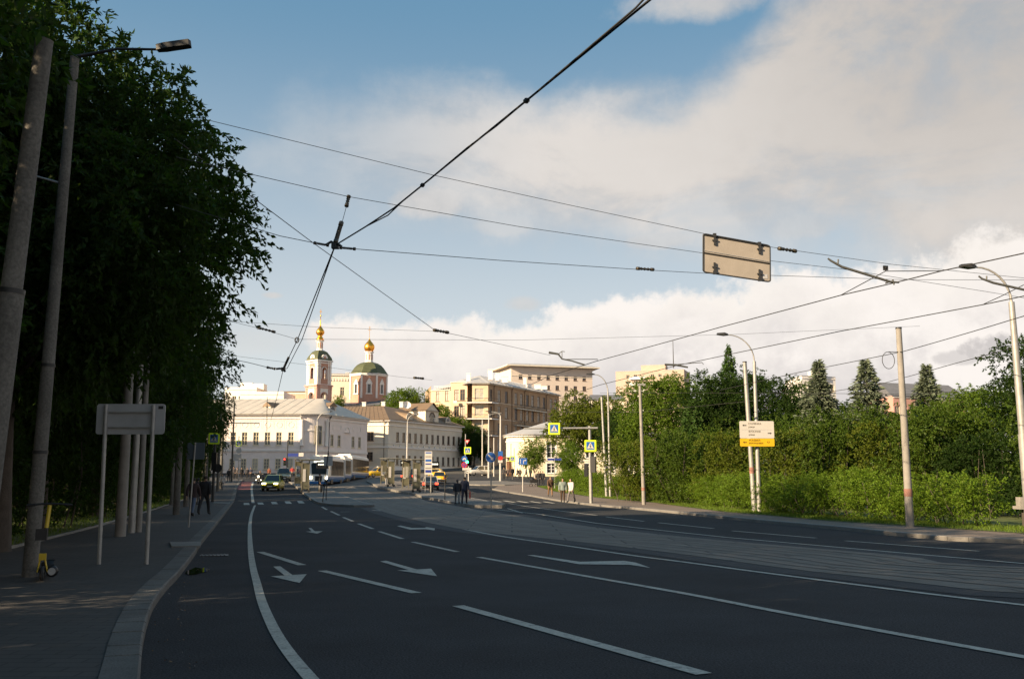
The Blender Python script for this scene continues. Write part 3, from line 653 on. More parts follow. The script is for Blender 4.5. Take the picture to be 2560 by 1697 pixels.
# conifers
def conifer(kind, seed, h, r, tiers, m, ln, wd, per, cone=1.0, z0=.8):
    rng = np.random.default_rng(seed); V = []; mb = MB()
    mb.tube([(0, 0, -.05), (0, 0, h * .5), (0, 0, h)], [r * .06 + .05, .08, .015], 7)
    for i in range(tiers):
        t = i / (tiers - 1); z = z0 + (h - z0) * t ** .9; rr = r * (1 - t) ** cone + .12
        k = max(5, int(10 * (1 - t) + 5)); z += rng.uniform(-.08, .08); ph = rng.uniform(0, 6.3)
        for j in range(k):
            q = ph + j * 2 * math.pi / k + rng.uniform(-.2, .2); L_ = rr * rng.uniform(.6, 1.15); d = np.array([math.cos(q), math.sin(q), 0])
            mb.tube([(0, 0, z), tuple(d * L_ * .6 + np.array([0, 0, z - .12 * L_])), tuple(d * L_ + np.array([0, 0, z - .12 * L_]))], [.03, .02, .006], 4)
            n = int(per * (.35 + L_ / r)); s = rng.uniform(.15, 1, n); P = d[None] * (s * L_)[:, None] + np.array([0, 0, z]); P[:, 2] += -.22 * L_ * s + .13 * L_ * s * s
            side = np.array([-d[1], d[0], 0]); w_ = (1 - s * .75) * L_ * .42; P += side[None] * (rng.uniform(-1, 1, n) * w_)[:, None]; P[:, 2] += rng.normal(size=n) * .11 - np.abs(rng.normal(size=n)) * .12
            ax = d[None] * .8 + side[None] * rng.normal(size=n)[:, None] * .6 + rng.normal(size=(n, 3)) * .25; ax[:, 2] -= .15
            V.append(leaf_quads(P, ax, ln, wd, rng))
    tm = mb.mesh('trunk'); tm.materials.append(bark); TREES[kind] = (quad_mesh('crown', np.concatenate(V), m), tm)
conifer('spruce', 61, 10, 2.7, 30, lf_spruce, .30, .11, 70)
conifer('spruce2', 62, 10, 3.1, 28, lf_spruce, .30, .12, 72)
conifer('pine', 63, 10, 3.0, 24, lf_pine, .36, .10, 90, .7)
def con(kind, lb, px, Y, top, rz=0, name='spruce', wide=1.25):
    x, y = PX(px, Y); z0 = zh(x, y); s = (at(px, top, Y).z - z0) / 10
    return tree(kind, name, lb, x, y, z0, s * wide, rz, None, s)
con('spruce', 'blue spruce furthest left, before the pale far building', 2050, 76, 905, 0)
con('spruce2', 'blue spruce in the middle with a rusty tip', 2170, 70, 902, 1)
con('spruce', 'blue spruce right of the wire pole, before the pink building', 2322, 74, 915, 2)
con('pine', 'brownish spruce tip rising above the trees behind the direction sign', 1826, 100, 868, 1, 'spruce', .5)
con('pine', 'soft green larch behind the direction sign', 1775, 80, 965, 2, 'larch', .9)
con('pine', 'soft green larch to the right of the maple', 1730, 78, 1005, 3, 'larch', .9)
# grass
def grass(name, areas, n, ln, wd, label):
    rng = np.random.default_rng(71); Ps = []
    for (A, B, k) in areas:                         # strips between two polylines
        i = rng.integers(0, len(A) - 1, k); t = rng.random(k); s = rng.random(k)
        a = np.array([tuple(p) for p in A]); b = np.array([tuple(p) for p in B])
        p = (a[i] * (1 - t)[:, None] + a[i + 1] * t[:, None]); q = (b[i] * (1 - t)[:, None] + b[i + 1] * t[:, None]); xy = p * (1 - s)[:, None] + q * s[:, None]
        z = np.array([zb(v) for v in xy[:, 1]]) + .13; Ps.append(np.column_stack([xy, z]))
    P = np.concatenate(Ps); ax = rng.normal(size=P.shape) * .45; ax[:, 2] = 1
    o = put(name, quad_mesh(name, leaf_quads(P, ax, ln, wd, rng), grassm)); return tag(o, label, 'grass', None, 'stuff')
ga = along([Vector(p) for p in gr], 60); gb = offset2(ga, 2.6)
grass('lawn_grass', [(ga, gb, 46000)], 0, .13, .022, 'strip of sunlit grass along the foot of the hedge')
la = along([Vector(p) for p in gl], 60); lb_ = offset2(la, 3.0)
grass('verge_grass', [(la, lb_, 15000)], 0, .14, .022, 'dark grass beside the left pavement')
# ================================================================ buildings
plaster_w = mat('white_plaster', (.78, .70, .66), .9, 0, .10, .5, .15, 30)
plaster_w2 = mat('white_trim', (.80, .75, .70), .85, 0, .06, 1)
plaster_c = mat('cream_plaster', (.70, .63, .52), .9, 0, .10, .5, .15, 30)
plaster_y = mat('yellow_plaster', (.76, .66, .46), .9, 0, .08, .5, .1, 30)
plaster_p = mat('pale_plaster', (.66, .56, .48), .9, 0, .08, .3, .1, 20)
brick_b = brickmat('brown_brick', (.40, .26, .15), (.35, .215, .12), (.38, .29, .20), .5, .16, .02, axes='W', var=.16, nscale=.35)
brick_l = mat('light_brick', (.58, .44, .31), .9, 0, .12, .6, .2, 20)
red_pl = mat('red_plaster', (.50, .27, .195), .9, 0, .14, .7, .2, 30)
pink_pl = mat('pink_plaster', (.55, .30, .24), .9, 0, .1, .7)
roof_tan = mat('tan_metal_roof', (.54, .49, .42), .55, .1, .14, .8)
roof_br = mat('brown_metal_roof', (.20, .135, .08), .6, .1, .16, .8)
roof_gr = mat('grey_metal_roof', (.48, .46, .44), .5, .25, .15, .8)
roof_dk = mat('dark_slate_roof', (.14, .14, .15), .7, 0, .2, .8)
green_r = mat('green_copper', (.085, .095, .045), .6, .1, .25, 1.2, .2, 6)
gold = mat('gilding', (.90, .43, .06), .34, 1, .15, 2)
framew = mat('cream_window_frame', (.62, .54, .36), .6, 0, .05)
frameb = mat('brown_window_frame', (.16, .10, .06), .6, 0, .05)
iron = mat('iron_railing', (.06, .055, .05), .6, .3, .1)
doorm = mat('brown_door', (.13, .06, .03), .6, 0, .2)
curt = mat('curtained_glass', (.40, .37, .32), .25, 0, .3, .8)
WCACHE = {}
def win_mesh(w_, h, frm, arch, mull, pane):
    k = (round(w_, 2), round(h, 2), frm.name, arch, mull, pane.name)
    if k in WCACHE: return WCACHE[k]
    f = MB(); t = .09; y0, y1 = .10, .19
    f.bx(0, t, y0, y1, 0, h); f.bx(w_ - t, w_, y0, y1, 0, h); f.bx(t, w_ - t, y0, y1, 0, t); f.bx(t, w_ - t, y0, y1, h - t, h)
    if mull >= 1: f.bx(w_ / 2 - .06, w_ / 2 + .06, y0 + .01, y1 - .01, t, h - t)
    if mull >= 2: f.bx(t, w_ - t, y0 + .02, y1 - .02, h * .68, h * .68 + .08)
    if mull >= 3: f.bx(t, w_ - t, y0 + .02, y1 - .02, h * .36, h * .36 + .06)
    f.bx(-.12, w_ + .12, -.12, .06, -.14, -.02)                # sill
    if arch: f.lathe([(w_ / 2 - .02, .1), (w_ / 2 + .16, .1), (w_ / 2 + .16, -.12), (w_ / 2 - .02, -.12)], 10, (0, 0, 0), 0, 0, False, 0, math.pi) if False else None
    fm = f.mesh('window'); fm.materials.append(frm)
    p = MB(); p.bx(.03, w_ - .03, .16, .165, .03, h - .03); pm = p.mesh('pane'); pm.materials.append(pane)
    WCACHE[k] = (fm, pm); return WCACHE[k]
class Bld:
    """a building: the Empty's origin is its base; facades are given by ground points left to right seen from outside"""
    def __init__(s, name, label, cat, p, z=None):
        z = zh(p[0], p[1]) if z is None else z
        s.o = Vector((p[0], p[1], z)); s.e = thing(name, label, cat, s.o); s.wall = MB(); s.wmats = []; s.trim = MB(); s.glassy = MB()
    def M(s, A, B):
        A, B = Vector(A), Vector(B); a = math.atan2(B.y - A.y, B.x - A.x)
        return Matrix.Translation((A.x - s.o.x, A.y - s.o.y, 0)) @ Matrix.Rotation(a, 4, 'Z'), (B - A).length
    def facade(s, A, B, h, ops=(), frm=framew, pane=glass, mull=2, depth=.22, mi=0, z0=-2.5, arch=False, trimw=.0, backfill=True):
        M, wd = s.M(A, B); s.wall.M = M; ops = sorted(ops)
        xs = sorted({0, wd} | {v for o in ops for v in (o[0], o[2])}); zs = sorted({z0, h} | {v for o in ops for v in (o[1], o[3])})
        for i in range(len(xs) - 1):
            for j in range(len(zs) - 1):
                cx, cz = (xs[i] + xs[i + 1]) / 2, (zs[j] + zs[j + 1]) / 2
                if any(o[0] < cx < o[2] and o[1] < cz < o[3] for o in ops): continue
                s.wall.quad((xs[i], 0, zs[j]), (xs[i + 1], 0, zs[j]), (xs[i + 1], 0, zs[j + 1]), (xs[i], 0, zs[j + 1]), mi=mi)
        for o in ops:
            x0, a0, x1, a1 = o[:4]
            for q in (((x0, 0, a0), (x0, depth, a0), (x0, depth, a1), (x0, 0, a1)), ((x1, depth, a0), (x1, 0, a0), (x1, 0, a1), (x1, depth, a1)), ((x0, 0, a1), (x0, depth, a1), (x1, depth, a1), (x1, 0, a1)), ((x0, depth, a0), (x0, 0, a0), (x1, 0, a0), (x1, depth, a0))): s.wall.quad(*q, mi=mi)
            s.wall.quad((x0, depth, a0), (x1, depth, a0), (x1, depth, a1), (x0, depth, a1), mi=mi)
            pn = o[4] if len(o) > 4 else pane
            fm, pm = win_mesh(x1 - x0, a1 - a0, frm, arch, mull, pn)
            f = put('window', fm, s.e); f.matrix_local = M @ Matrix.Translation((x0, 0, a0)); g = put('pane', pm, f)
            if trimw:
                s.trim.M = M; s.trim.bx(x0 - trimw, x0, -.05, .02, a0, a1); s.trim.bx(x1, x1 + trimw, -.05, .02, a0, a1); s.trim.bx(x0 - trimw - .08, x1 + trimw + .08, -.09, .02, a1, a1 + trimw); s.trim.M = None
        s.wall.M = None; return M, wd
    def band(s, A, B, z0, z1, out, e0=0.0, e1=0.0):
        M, wd = s.M(A, B); s.trim.M = M; s.trim.bx(-e0, wd + e1, -out, .03, z0, z1); s.trim.M = None
    def loc(s, p): return Vector(p) - s.o
    def roofplane(s, mb, e0, e1, t1, t0, seam=1.2, mi=0, rib=.06, th=.12):
        e0, e1, t0, t1 = map(Vector, (e0, e1, t0, t1)); n = (e1 - e0).cross((t0 + t1) / 2 - (e0 + e1) / 2).normalized()
        if n.z < 0: n = -n
        pts = [e0, e1] + ([t1, t0] if (t1 - t0).length > .05 else [t1]); mb.plate([p - n * th for p in pts], n, th, mi)
        k = int((e1 - e0).length / seam) if seam else 0
        for i in range(1, k):
            t = i / k; a = e0.lerp(e1, t)
            # run straight up the slope until the plane's upper boundary
            b = t0.lerp(t1, t); 
            mb.tube([a + n * .02, b + n * .02], rib * .6, 4, mi, False)
    def done(s, wm, tm=None):
        s.wall.build('wall', wm, s.e)
        if s.trim.v and tm: s.trim.build('trim', tm, s.e)
def row(x0, pitch, n, w_, z0, z1): return [(x0 + i * pitch, z0, x0 + i * pitch + w_, z1) for i in range(n)]
def chimney(b, p, w_, d_, h, m=plaster_w2, name='chimney'):
    mb = MB(); mb.bx(-w_ / 2, w_ / 2, -d_ / 2, d_ / 2, 0, h); mb.bx(-w_ / 2 - .08, w_ / 2 + .08, -d_ / 2 - .08, d_ / 2 + .08, h, h + .15)
    return mb.build(name, m, b.e, b.loc(p))
def pipe(b, A, B, x, z1, z0=0, m=roof_gr, r=.07):
    M, wd = b.M(A, B); mb = MB(); mb.M = M; mb.tube([(x, -.55, z1 + .3), (x, -.2, z1 - .3), (x, -.12, z1 - .7), (x, -.12, z0)], r, 6); mb.box((x, -.35, z1 + .1), (.3, .3, .35)); return mb.build('downpipe', m, b.e)
# ---- white mansion on the corner
def white_mansion():
    b = Bld('white_mansion', 'long two-storey white mansion with a rounded corner and tan metal roof', 'building', (-45, 188)); H = 14.3 - b.o.z; z0 = b.o.z
    A, Bp = Vector((-68, 188.3)), Vector((-39.8, 188.3)); C1, C2 = Vector((-35.3, 190.6)), Vector((-29.9, 206.3))
    def zof(py): return EYE + (1205 - py) / 2490 * 188 - z0
    wx = [(px - 1280) / 2490 * 188.3 + 68 for px in (436, 465, 493, 521, 550, 578.7, 607, 635.5, 664, 692.6, 722.5)]
    up = [(x, zof(1113.5), x + 1.02, zof(1082)) for x in wx]; dn = [(x, zof(1173), x + 1.0, zof(1147), curt if i % 3 == 1 else glass) for i, x in enumerate(wx)]
    b.facade(A, Bp, H, up, framew, glass, 3, .25); 
    # ground storey windows in the same wall
    b2 = dn
    M, wd = b.M(A, Bp)
    for o in b2:
        fm, pm = win_mesh(o[2] - o[0], o[3] - o[1], framew, False, 3, o[4]); f = put('window', fm, b.e); f.matrix_local = M @ Matrix.Translation((o[0], -.20, o[1])); put('pane', pm, f)
    for x in wx:                                        # round medallions in sunk panels
        b.trim.M = M; cx = x + .5; zc = zof(1063)
        b.trim.tube([(cx + .52 * math.cos(q * math.pi / 8), -.03, zc + .52 * math.sin(q * math.pi / 8)) for q in range(17)], .035, 5, 0, False); b.trim.M = None
    for x in wx[6:]:
        b.trim.M = M; cx = x + .5; zc = zof(1063); 
        for sx in (-.95, .95): b.trim.bx(cx + sx - .025, cx + sx + .025, -.03, .02, zc - .75, zc + .75)
        b.trim.bx(cx - .95, cx + .95, -.05, .02, zc + .7, zc + .78); b.trim.M = None
    b.band(A, Bp, zof(1129), zof(1124), .22); b.band(A, Bp, zof(1119), zof(1117), .1); b.band(A, Bp, H - .9, H - .55, .18); b.band(A, Bp, H - .25, H, .45)
    # rounded corner with a niche
    cen = Vector((-39.8, 192.9)); n = 14; pts = []
    for i in range(n + 1):
        t = i / n; q = -math.pi / 2 + t * math.radians(71); pts.append(cen + Vector((math.cos(q) * 4.6, math.sin(q) * 4.6)))
    pts[0] = Vector((-39.8, 188.3))
    for i in range(n): b.facade(pts[i], pts[i + 1], H, [], mi=0)
    for i in range(n): b.band(pts[i], pts[i + 1], zof(1130), zof(1124), .22); b.band(pts[i], pts[i + 1], H - .25, H, .4); b.band(pts[i], pts[i + 1], zof(1078), zof(1074), .12)
    for q, rr in ((.03, .28), (.93, .28)):
        p = pts[int(q * n)] + Vector((.25, -.25)); mb = MB(); mb.lathe([(.42, zof(1115)), (.34, zof(1112)), (.32, zof(1056)), (.45, zof(1053)), (.45, zof(1050))], 12); o = mb.build('column', plaster_w2, b.e, (p.x - b.o.x, p.y - b.o.y, 0))
    i = 8; d_ = (pts[i + 1] - pts[i]).normalized(); p0 = pts[i] - d_ * .7; p1 = pts[i] + d_ * .9
    M2, w2 = b.M(p0, p1); fm, pm = win_mesh(1.5, 3.6, framew, False, 2, glass); f = put('window', fm, b.e); f.matrix_local = M2 @ Matrix.Translation((0, -.28, zof(1112))); put('pane', pm, f)
    # shaded street front
    M3, w3 = b.M(pts[-1], C2); L3 = w3; ops = []
    for fx in (.085, .255, .60, .765): ops.append((L3 * fx, zof(1114), L3 * fx + 1.15, zof(1085)))
    b.facade(pts[-1], C2, H, ops, framew, glass, 2)
    for fx in (.13, .62):
        b.trim.M = M3; x0_ = L3 * fx; b.trim.bx(x0_, x0_ + 3.2, -.06, .02, zof(1071), zof(1070)); b.trim.bx(x0_, x0_ + 3.2, -.06, .02, zof(1060), zof(1059)); b.trim.bx(x0_, x0_ + .09, -.06, .02, zof(1071), zof(1060)); b.trim.bx(x0_ + 3.1, x0_ + 3.2, -.06, .02, zof(1071), zof(1060)); b.trim.M = None
    b.trim.M = M3; cx = L3 * .48; b.trim.tube([(cx + .9 * math.cos(q * math.pi / 8), -.04, zof(1076) + 1.1 * math.sin(q * math.pi / 8)) for q in range(9)], .1, 5, 0, False); b.trim.bx(cx - 1.1, cx + 1.1, -.35, .02, zof(1077), zof(1076)); b.trim.M = None
    b.band(pts[-1], C2, zof(1130), zof(1124), .22); b.band(pts[-1], C2, H - .25, H, .45); b.band(pts[-1], C2, H - .9, H - .6, .15)
    # far side walls
    Bk = Vector((-45, 212)); Bk2 = Vector((-68, 205)); b.facade(C2, Bk, H); b.facade(Bk, Bk2, H); b.facade(Bk2, A, H)
    # hip roof
    r = MB(); e = .7; zr = 18.1; rp1 = Vector((-37.6, 198.5, zr)); rp0 = Vector((-64, 197.2, zr - .3)); E = 14.35
    lo = b.loc; zA = E + .0
    ea0 = lo((-69, 187.6, E)); ea1 = lo((-39.3, 187.6, E))
    b.roofplane(r, ea0, ea1, lo(rp1), lo(rp0), 1.9)
    cv = [lo((p.x + (p.x - cen.x) / 4.6 * e, p.y + (p.y - cen.y) / 4.6 * e, E)) for p in pts]
    for i in range(n): b.roofplane(r, cv[i], cv[i + 1], lo(rp1), lo(rp1), 0)
    c2e = lo((C2.x + .8, C2.y + .4, E)); rp2 = Vector((-40.5, 204, zr))
    b.roofplane(r, cv[-1], c2e, lo(rp2), lo(rp1), 2.2)
    b.roofplane(r, c2e, lo((-45, 213, E)), lo(rp2), lo(rp2), 0); b.roofplane(r, lo((-45, 213, E)), lo((-69, 206, E)), lo(rp0), lo(rp2), 0); b.roofplane(r, lo((-69, 206, E)), ea0, lo(rp0), lo(rp0), 0)
    ro = r.build('roof', roof_tan, b.e)
    for (px, py0, py1, Y, wd_, rz) in ((668, 1031, 1006, 191.8, 1.7, -.5), (831, 1031, 1007, 195.5, 1.7, .9)):
        p = at(px, py0, Y); hh = (py0 - py1) / 2490 * Y * .62; mb = MB(); mb.bx(-wd_ / 2, wd_ / 2, -.1, 3.6, 0, hh)
        mb.add([(-wd_ / 2 - .25, -.3, hh), (wd_ / 2 + .25, -.3, hh), (0, -.3, hh + wd_ * .5), (-wd_ / 2 - .25, 4, hh), (wd_ / 2 + .25, 4, hh), (0, 4, hh + wd_ * .5)], [(0, 1, 2), (5, 4, 3), (1, 0, 3, 4), (2, 1, 4, 5), (0, 2, 5, 3)], 1)
        mb.lathe([(.0, 0), (wd_ * .3, 0)], 10, (0, 0, 0), 2) if False else mb.add([(wd_ * .3 * math.cos(q * .628), -.112, hh * .55 + wd_ * .3 * math.sin(q * .628)) for q in range(10)], [tuple(range(10))], 2)
        mb.build('dormer', [roof_tan, roof_br, glass], ro, b.loc(p), rz)
    for x in (.3, 28.2): pipe(b, A, Bp, x, H - .4)
    pipe(b, pts[-1], C2, .6, H - .4, 0, iron)
    b.done(plaster_w, plaster_w2)
white_mansion()
# ---- cream mansion with brown roof
def cream_mansion():
    b = Bld('cream_mansion', 'long two-storey cream mansion with a brown hipped roof and dormers', 'building', (-26, 212)); z0 = b.o.z; E = EYE + 154.5 * 212 / 2490; H = E - z0
    Cn, En = Vector((-26.25, 212)), Vector((-11.95, 238)); Lf = Vector((-44, 216)); L3 = (En - Cn).length
    def zz(py, Y): return EYE + (1205 - py) / 2490 * Y - z0
    ops = []
    for i in range(12): x = 2.9 + i * 2.27; ops += [(x, zz(1105, 214), x + 1.0, zz(1081.5, 214)), (x, zz(1163, 222), x + 1.0, zz(1141, 222))]
    b.facade(Cn, En, H, ops, frameb, glass, 1)
    M, wd = b.M(Lf, Cn); ops = [(wd - 8.3 + k * 3.5, zz(1103, 213), wd - 8.3 + k * 3.5 + 1.5, zz(1081, 213)) for k in range(2)] + [(wd - 8.3 + k * 3.5, zz(1152, 213), wd - 8.3 + k * 3.5 + 1.4, zz(1131, 213)) for k in range(2)]
    b.facade(Lf, Cn, H, ops, frameb, glass, 2)
    for P, Q in ((Cn, En), (Lf, Cn)):
        b.band(P, Q, H - .3, H, .5, 0, .5); b.band(P, Q, H - 1.3, H - 1.1, .18); b.band(P, Q, zz(1121, 213), zz(1117, 213), .22); b.band(P, Q, zz(1109, 213), zz(1107.5, 213), .12); b.band(P, Q, -.5, .9, .14)
    b.trim.M = b.M(Cn, En)[0]
    for i in range(13): b.trim.bx(1.8 + i * 2.27, 2.05 + i * 2.27, -.3, .02, zz(1117.5, 214), zz(1112, 214))
    b.trim.M = None
    Bk = Vector((-24, 246)); Bl = Vector((-42, 236)); b.facade(En, Bk, H); b.facade(Bk, Bl, H); b.facade(Bl, Lf, H)
    r = MB(); lo = b.loc; zr = EYE + 189 * 221 / 2490; r1 = Vector((-28.6, 221.5, zr)); r0 = Vector((-42, 225, zr)); r2 = Vector((-20.5, 237, zr - .6)); e = .75
    c_ = lo((Cn.x + .2, Cn.y - .8, E + .05)); en = lo((En.x + .8, En.y + .2, E + .05)); lf = lo((Lf.x - .5, Lf.y - .7, E + .05))
    b.roofplane(r, c_, en, lo(r2), lo(r1), 0); b.roofplane(r, lf, c_, lo(r1), lo(r0), 1.1, 0, .05); b.roofplane(r, en, lo((Bk.x, Bk.y + .6, E)), lo(r2), lo(r2), 0)
    b.roofplane(r, lo((Bk.x, Bk.y + .6, E)), lo((Bl.x, Bl.y + .5, E)), lo(r0), lo(r2), 0); b.roofplane(r, lo((Bl.x, Bl.y + .5, E)), lf, lo(r0), lo(r0), 0)
    ro = r.build('roof', roof_br, b.e)
    dv = (En - Cn).normalized(); rz = math.atan2(dv.y, dv.x)
    # pedimented dormer
    p = Cn + dv * 17.2; p = Vector((p.x - dv.y * .3, p.y + dv.x * .3, E - .1)); mb = MB(); W_ = 5.4; hh = 3.0
    mb.bx(-W_ / 2, W_ / 2, 0, 7, 0, hh); mb.add([(-W_ / 2 - .4, -.4, hh), (W_ / 2 + .4, -.4, hh), (0, -.4, hh + 1.9), (-W_ / 2 - .4, 8, hh), (W_ / 2 + .4, 8, hh), (0, 8, hh + 1.9)], [(1, 0, 3, 4), (2, 1, 4, 5), (0, 2, 5, 3)], 1)
    mb.add([(-W_ / 2, -.02, hh), (W_ / 2, -.02, hh), (0, -.02, hh + 1.65)], [(0, 1, 2)], 0)
    dm = mb.build('dormer', [plaster_c, roof_br], ro, lo(p), rz)
    aw = MB(); N_ = 12; aw.add([(-.95, -.03, .5), (.95, -.03, .5)] + [(.95 * math.cos(q * math.pi / N_), -.03, 1.55 + .95 * math.sin(q * math.pi / N_)) for q in range(N_ + 1)], [tuple(range(N_ + 3))]); aw.bx(-.05, .05, -.08, -.035, .5, 2.45, 1); aw.bx(-.9, .9, -.075, -.036, 1.4, 1.5, 1)
    aw.tube([(1.05 * math.cos(q * math.pi / N_), -.06, 1.55 + 1.05 * math.sin(q * math.pi / N_)) for q in range(N_ + 1)], .12, 4, 2, False); aw.build('arched_window', [glass, framew, frameb], dm) if False else None
    o = aw.build('arched_window', [glass, framew, frameb], ro, lo(p), rz)
    for tt in (8.2, 24.2):
        p = Cn + dv * tt; p = Vector((p.x - dv.y * .4, p.y + dv.x * .4, E + .25)); mb = MB(); R_ = 1.05
        prof = [(R_ * math.cos(q * math.pi / 10), R_ * math.sin(q * math.pi / 10) + .5) for q in range(11)]; prof = [(R_, 0)] + prof + [(-R_, 0)]; m = len(prof)
        mb.add([(x, 0, z) for x, z in prof] + [(x * .6, 4.5, z * .9 + .9) for x, z in prof], [(i, i + 1, m + i + 1, m + i) for i in range(m - 1)], 0); mb.add([(x, .05, z) for x, z in prof], [tuple(range(m))], 1); mb.add([(x * .6, 0.02, .55 + z * .5) for x, z in prof], [tuple(range(m))], 2)
        mb.tube([(x * 1.03, -.02, z * 1.02) for x, z in prof], .09, 4, 1, False); mb.build('dormer', [roof_br, plaster_c, glass], ro, lo(p), rz)
    for px, py in ((958, 1015), (1003, 1015), (910, 1016)): chimney(b, at(px, py + 4, 224), .8, .8, 1.2)
    pipe(b, Lf, Cn, wd - .9, H - .4, 0, frameb); b.done(plaster_c, plaster_w2)
    mb = MB(); mb.lathe([(0, 0), (.4, .05), (.75, .2), (.95, .45)], 14); mb.cyl((0, 0, 0), (0, 0, -1.1), .06); d = mb.build('satellite_dish', whitep, b.e, lo(at(1016, 1014, 226))); d.rotation_euler = (R(70), 0, R(20))
cream_mansion()
# ---- brick apartment house
def brick_house():
    b = Bld('brick_apartment_house', 'brown brick apartment house with corner balconies and a pale metal roof', 'building', (-6, 250)); z0 = b.o.z; E = EYE + 246 * 250 / 2490; H = E - z0
    Cn = Vector((-6.0, 250)); En = Vector((13.45, 286)); wd_px = lambda px, Y: (px - 1280) / 2490 * Y
    L0 = Vector((wd_px(1077, 257), 257)); L1 = Vector((wd_px(1126, 254), 254)); L2 = Vector((wd_px(1168, 252.6), 252.6)); L2b = Vector((L2.x + .2, 255))
    def zz(py, Y=253): return EYE + (1205 - py) / 2490 * Y - z0
    rows = [(1003, 975), (1043, 1016), (1084, 1060), (1124, 1098), (1160, 1138)]
    # right street front
    M, wd = b.M(Cn, En); ops = []
    for k, fx in enumerate((.12, .215, .345, .42, .505, .58, .67, .75, .86, .93)):
        for j, (p0, p1) in enumerate(rows):
            ops.append((wd * fx, zz(p0 + 2), wd * fx + 1.5, zz(p1), curt if (k + j * 2) % 3 != 1 else glass))
    ops.append((1.0, zz(1003) - .8, 2.1, zz(976))); ops.append((1.0, zz(1043) - .8, 2.1, zz(1018)))
    b.facade(Cn, En, H, ops, frameb, glass, 2, .2)
    # left fronts
    def ws(A, B, pxs, Y):
        M_, w_ = b.M(A, B); o = []
        for px, w1 in pxs:
            x = (wd_px(px, Y) - A.x) * w_ / (B.x - A.x)
            for j, (p0, p1) in enumerate(rows): o.append((max(.1, x), zz(p0), min(w_ - .1, x + w1), zz(p1), curt if (j + int(px)) % 2 else glass))
        return o
    b.facade(L0, L1, H - 1.2, ws(L0, L1, ((1089, 1.2), (1113, 1.2)), 256), frameb, curt, 2, .2, 1)
    b.facade(L1, L2, H + .7, ws(L1, L2, ((1135, 1.3), (1150, 1.3)), 253), frameb, curt, 2, .2, 1)
    A2 = Vector((L2.x, 255.5)); C3 = Vector((wd_px(1180, 255.5), 255.5)); C4 = Vector((wd_px(1180, 250.4), 250.4))
    b.facade(L2, A2, H + .7); b.facade(A2, C3, H); b.facade(C3, C4, H) if False else b.facade(C3, Vector((C3.x + .05, 250.4)), H)
    M4, w4 = b.M(C4, Cn); ops = []
    for j, (p0, p1) in enumerate(rows): ops.append((.7, zz(p0), w4 - 1.1, zz(p1), curt))
    b.facade(C4, Cn, H, ops, framew, curt, 2, .2, 1)
    Bk = Vector((-4, 296)); b.facade(En, Bk, H); b.facade(Bk, Vector((-24, 275)), H); b.facade(Vector((-24, 275)), L0, H)
    for P, Q in ((Cn, En), (C4, Cn)): b.band(P, Q, H - .3, H, .5, 0, .4)
    b.band(L0, L1, H - 1.4, H - 1.2, .25); b.band(L1, L2, H + .5, H + .7, .2)
    for py in (1049, 1008, 1090): b.band(Cn, En, zz(py), zz(py) + .12, .05)
    # corner balconies
    for py in (1001, 1041, 1082):
        z = zz(py) - .9; mb = MB(); x0_, x1_ = A2.x - b.o.x - .2, Cn.x - b.o.x + 2.6; y_ = 250 - b.o.y
        mb.bx(x0_, x1_ - 1.6, y_ - 1.5, y_ + 5, z - .25, z) if py else 0
        mb.add([(x1_ - 1.6, y_ - 1.5, z - .25), (x1_, y_ + 1.2, z - .25), (x1_ - .9, y_ + 2.2, z - .25), (x1_ - 2.6, y_ - .1, z - .25), (x1_ - 1.6, y_ - 1.5, z), (x1_, y_ + 1.2, z), (x1_ - .9, y_ + 2.2, z), (x1_ - 2.6, y_ - .1, z)], [(3, 2, 1, 0), (4, 5, 6, 7), (0, 1, 5, 4), (1, 2, 6, 5), (2, 3, 7, 6), (3, 0, 4, 7)])
        sl_ = mb.build('balcony', plaster_w2, b.e); rl = MB()
        for zz_ in (.05, .95): rl.tube([(x0_, y_ + 1, z + zz_), (x0_, y_ - 1.4, z + zz_), (x1_ - 1.65, y_ - 1.4, z + zz_), (x1_ - .1, y_ + 1.2, z + zz_)], .05, 4)
        for k in range(22):
            x = x0_ + (x1_ - 1.65 - x0_) * k / 21; rl.tube([(x, y_ - 1.4, z), (x, y_ - 1.4, z + .95)], .025, 4)
        rl.build('railing', iron, sl_)
    # long balconies on the street front
    for (f0, f1, py) in ((.33, .76, 1012), (.33, .62, 1056)):
        mb = MB(); mb.M = M; z = zz(py) - .3; mb.bx(wd * f0, wd * f1, -1.1, 0, z - .22, z); sl_ = mb.build('balcony', plaster_c, b.e); rl = MB(); rl.M = M
        for a in (.1, .95): rl.tube([(wd * f0, 0, z + a), (wd * f0, -1.05, z + a), (wd * f1, -1.05, z + a), (wd * f1, 0, z + a)], .04, 4)
        k = int(wd * (f1 - f0) / .35)
        for i in range(k + 1): x = wd * f0 + wd * (f1 - f0) * i / k; rl.tube([(x, -1.05, z), (x, -1.05, z + .95)], .02, 4)
        rl.build('railing', iron, sl_)
    for fx in (.07, .305, .48, .80): pipe(b, Cn, En, wd * fx, H - .3, 0, frameb, .09)
    r = MB(); lo = b.loc; zr = E + 3.2; r1 = Vector((-8.5, 262, zr)); r2 = Vector((4.5, 287, zr)); e = .8
    c_ = lo((Cn.x + .4, Cn.y - .8, E)); en = lo((En.x + .9, En.y - .3, E)); c4 = lo((A2.x + .2, 249.7, E)); bk = lo((Bk.x, Bk.y, E)); bl = lo((-24, 275, E))
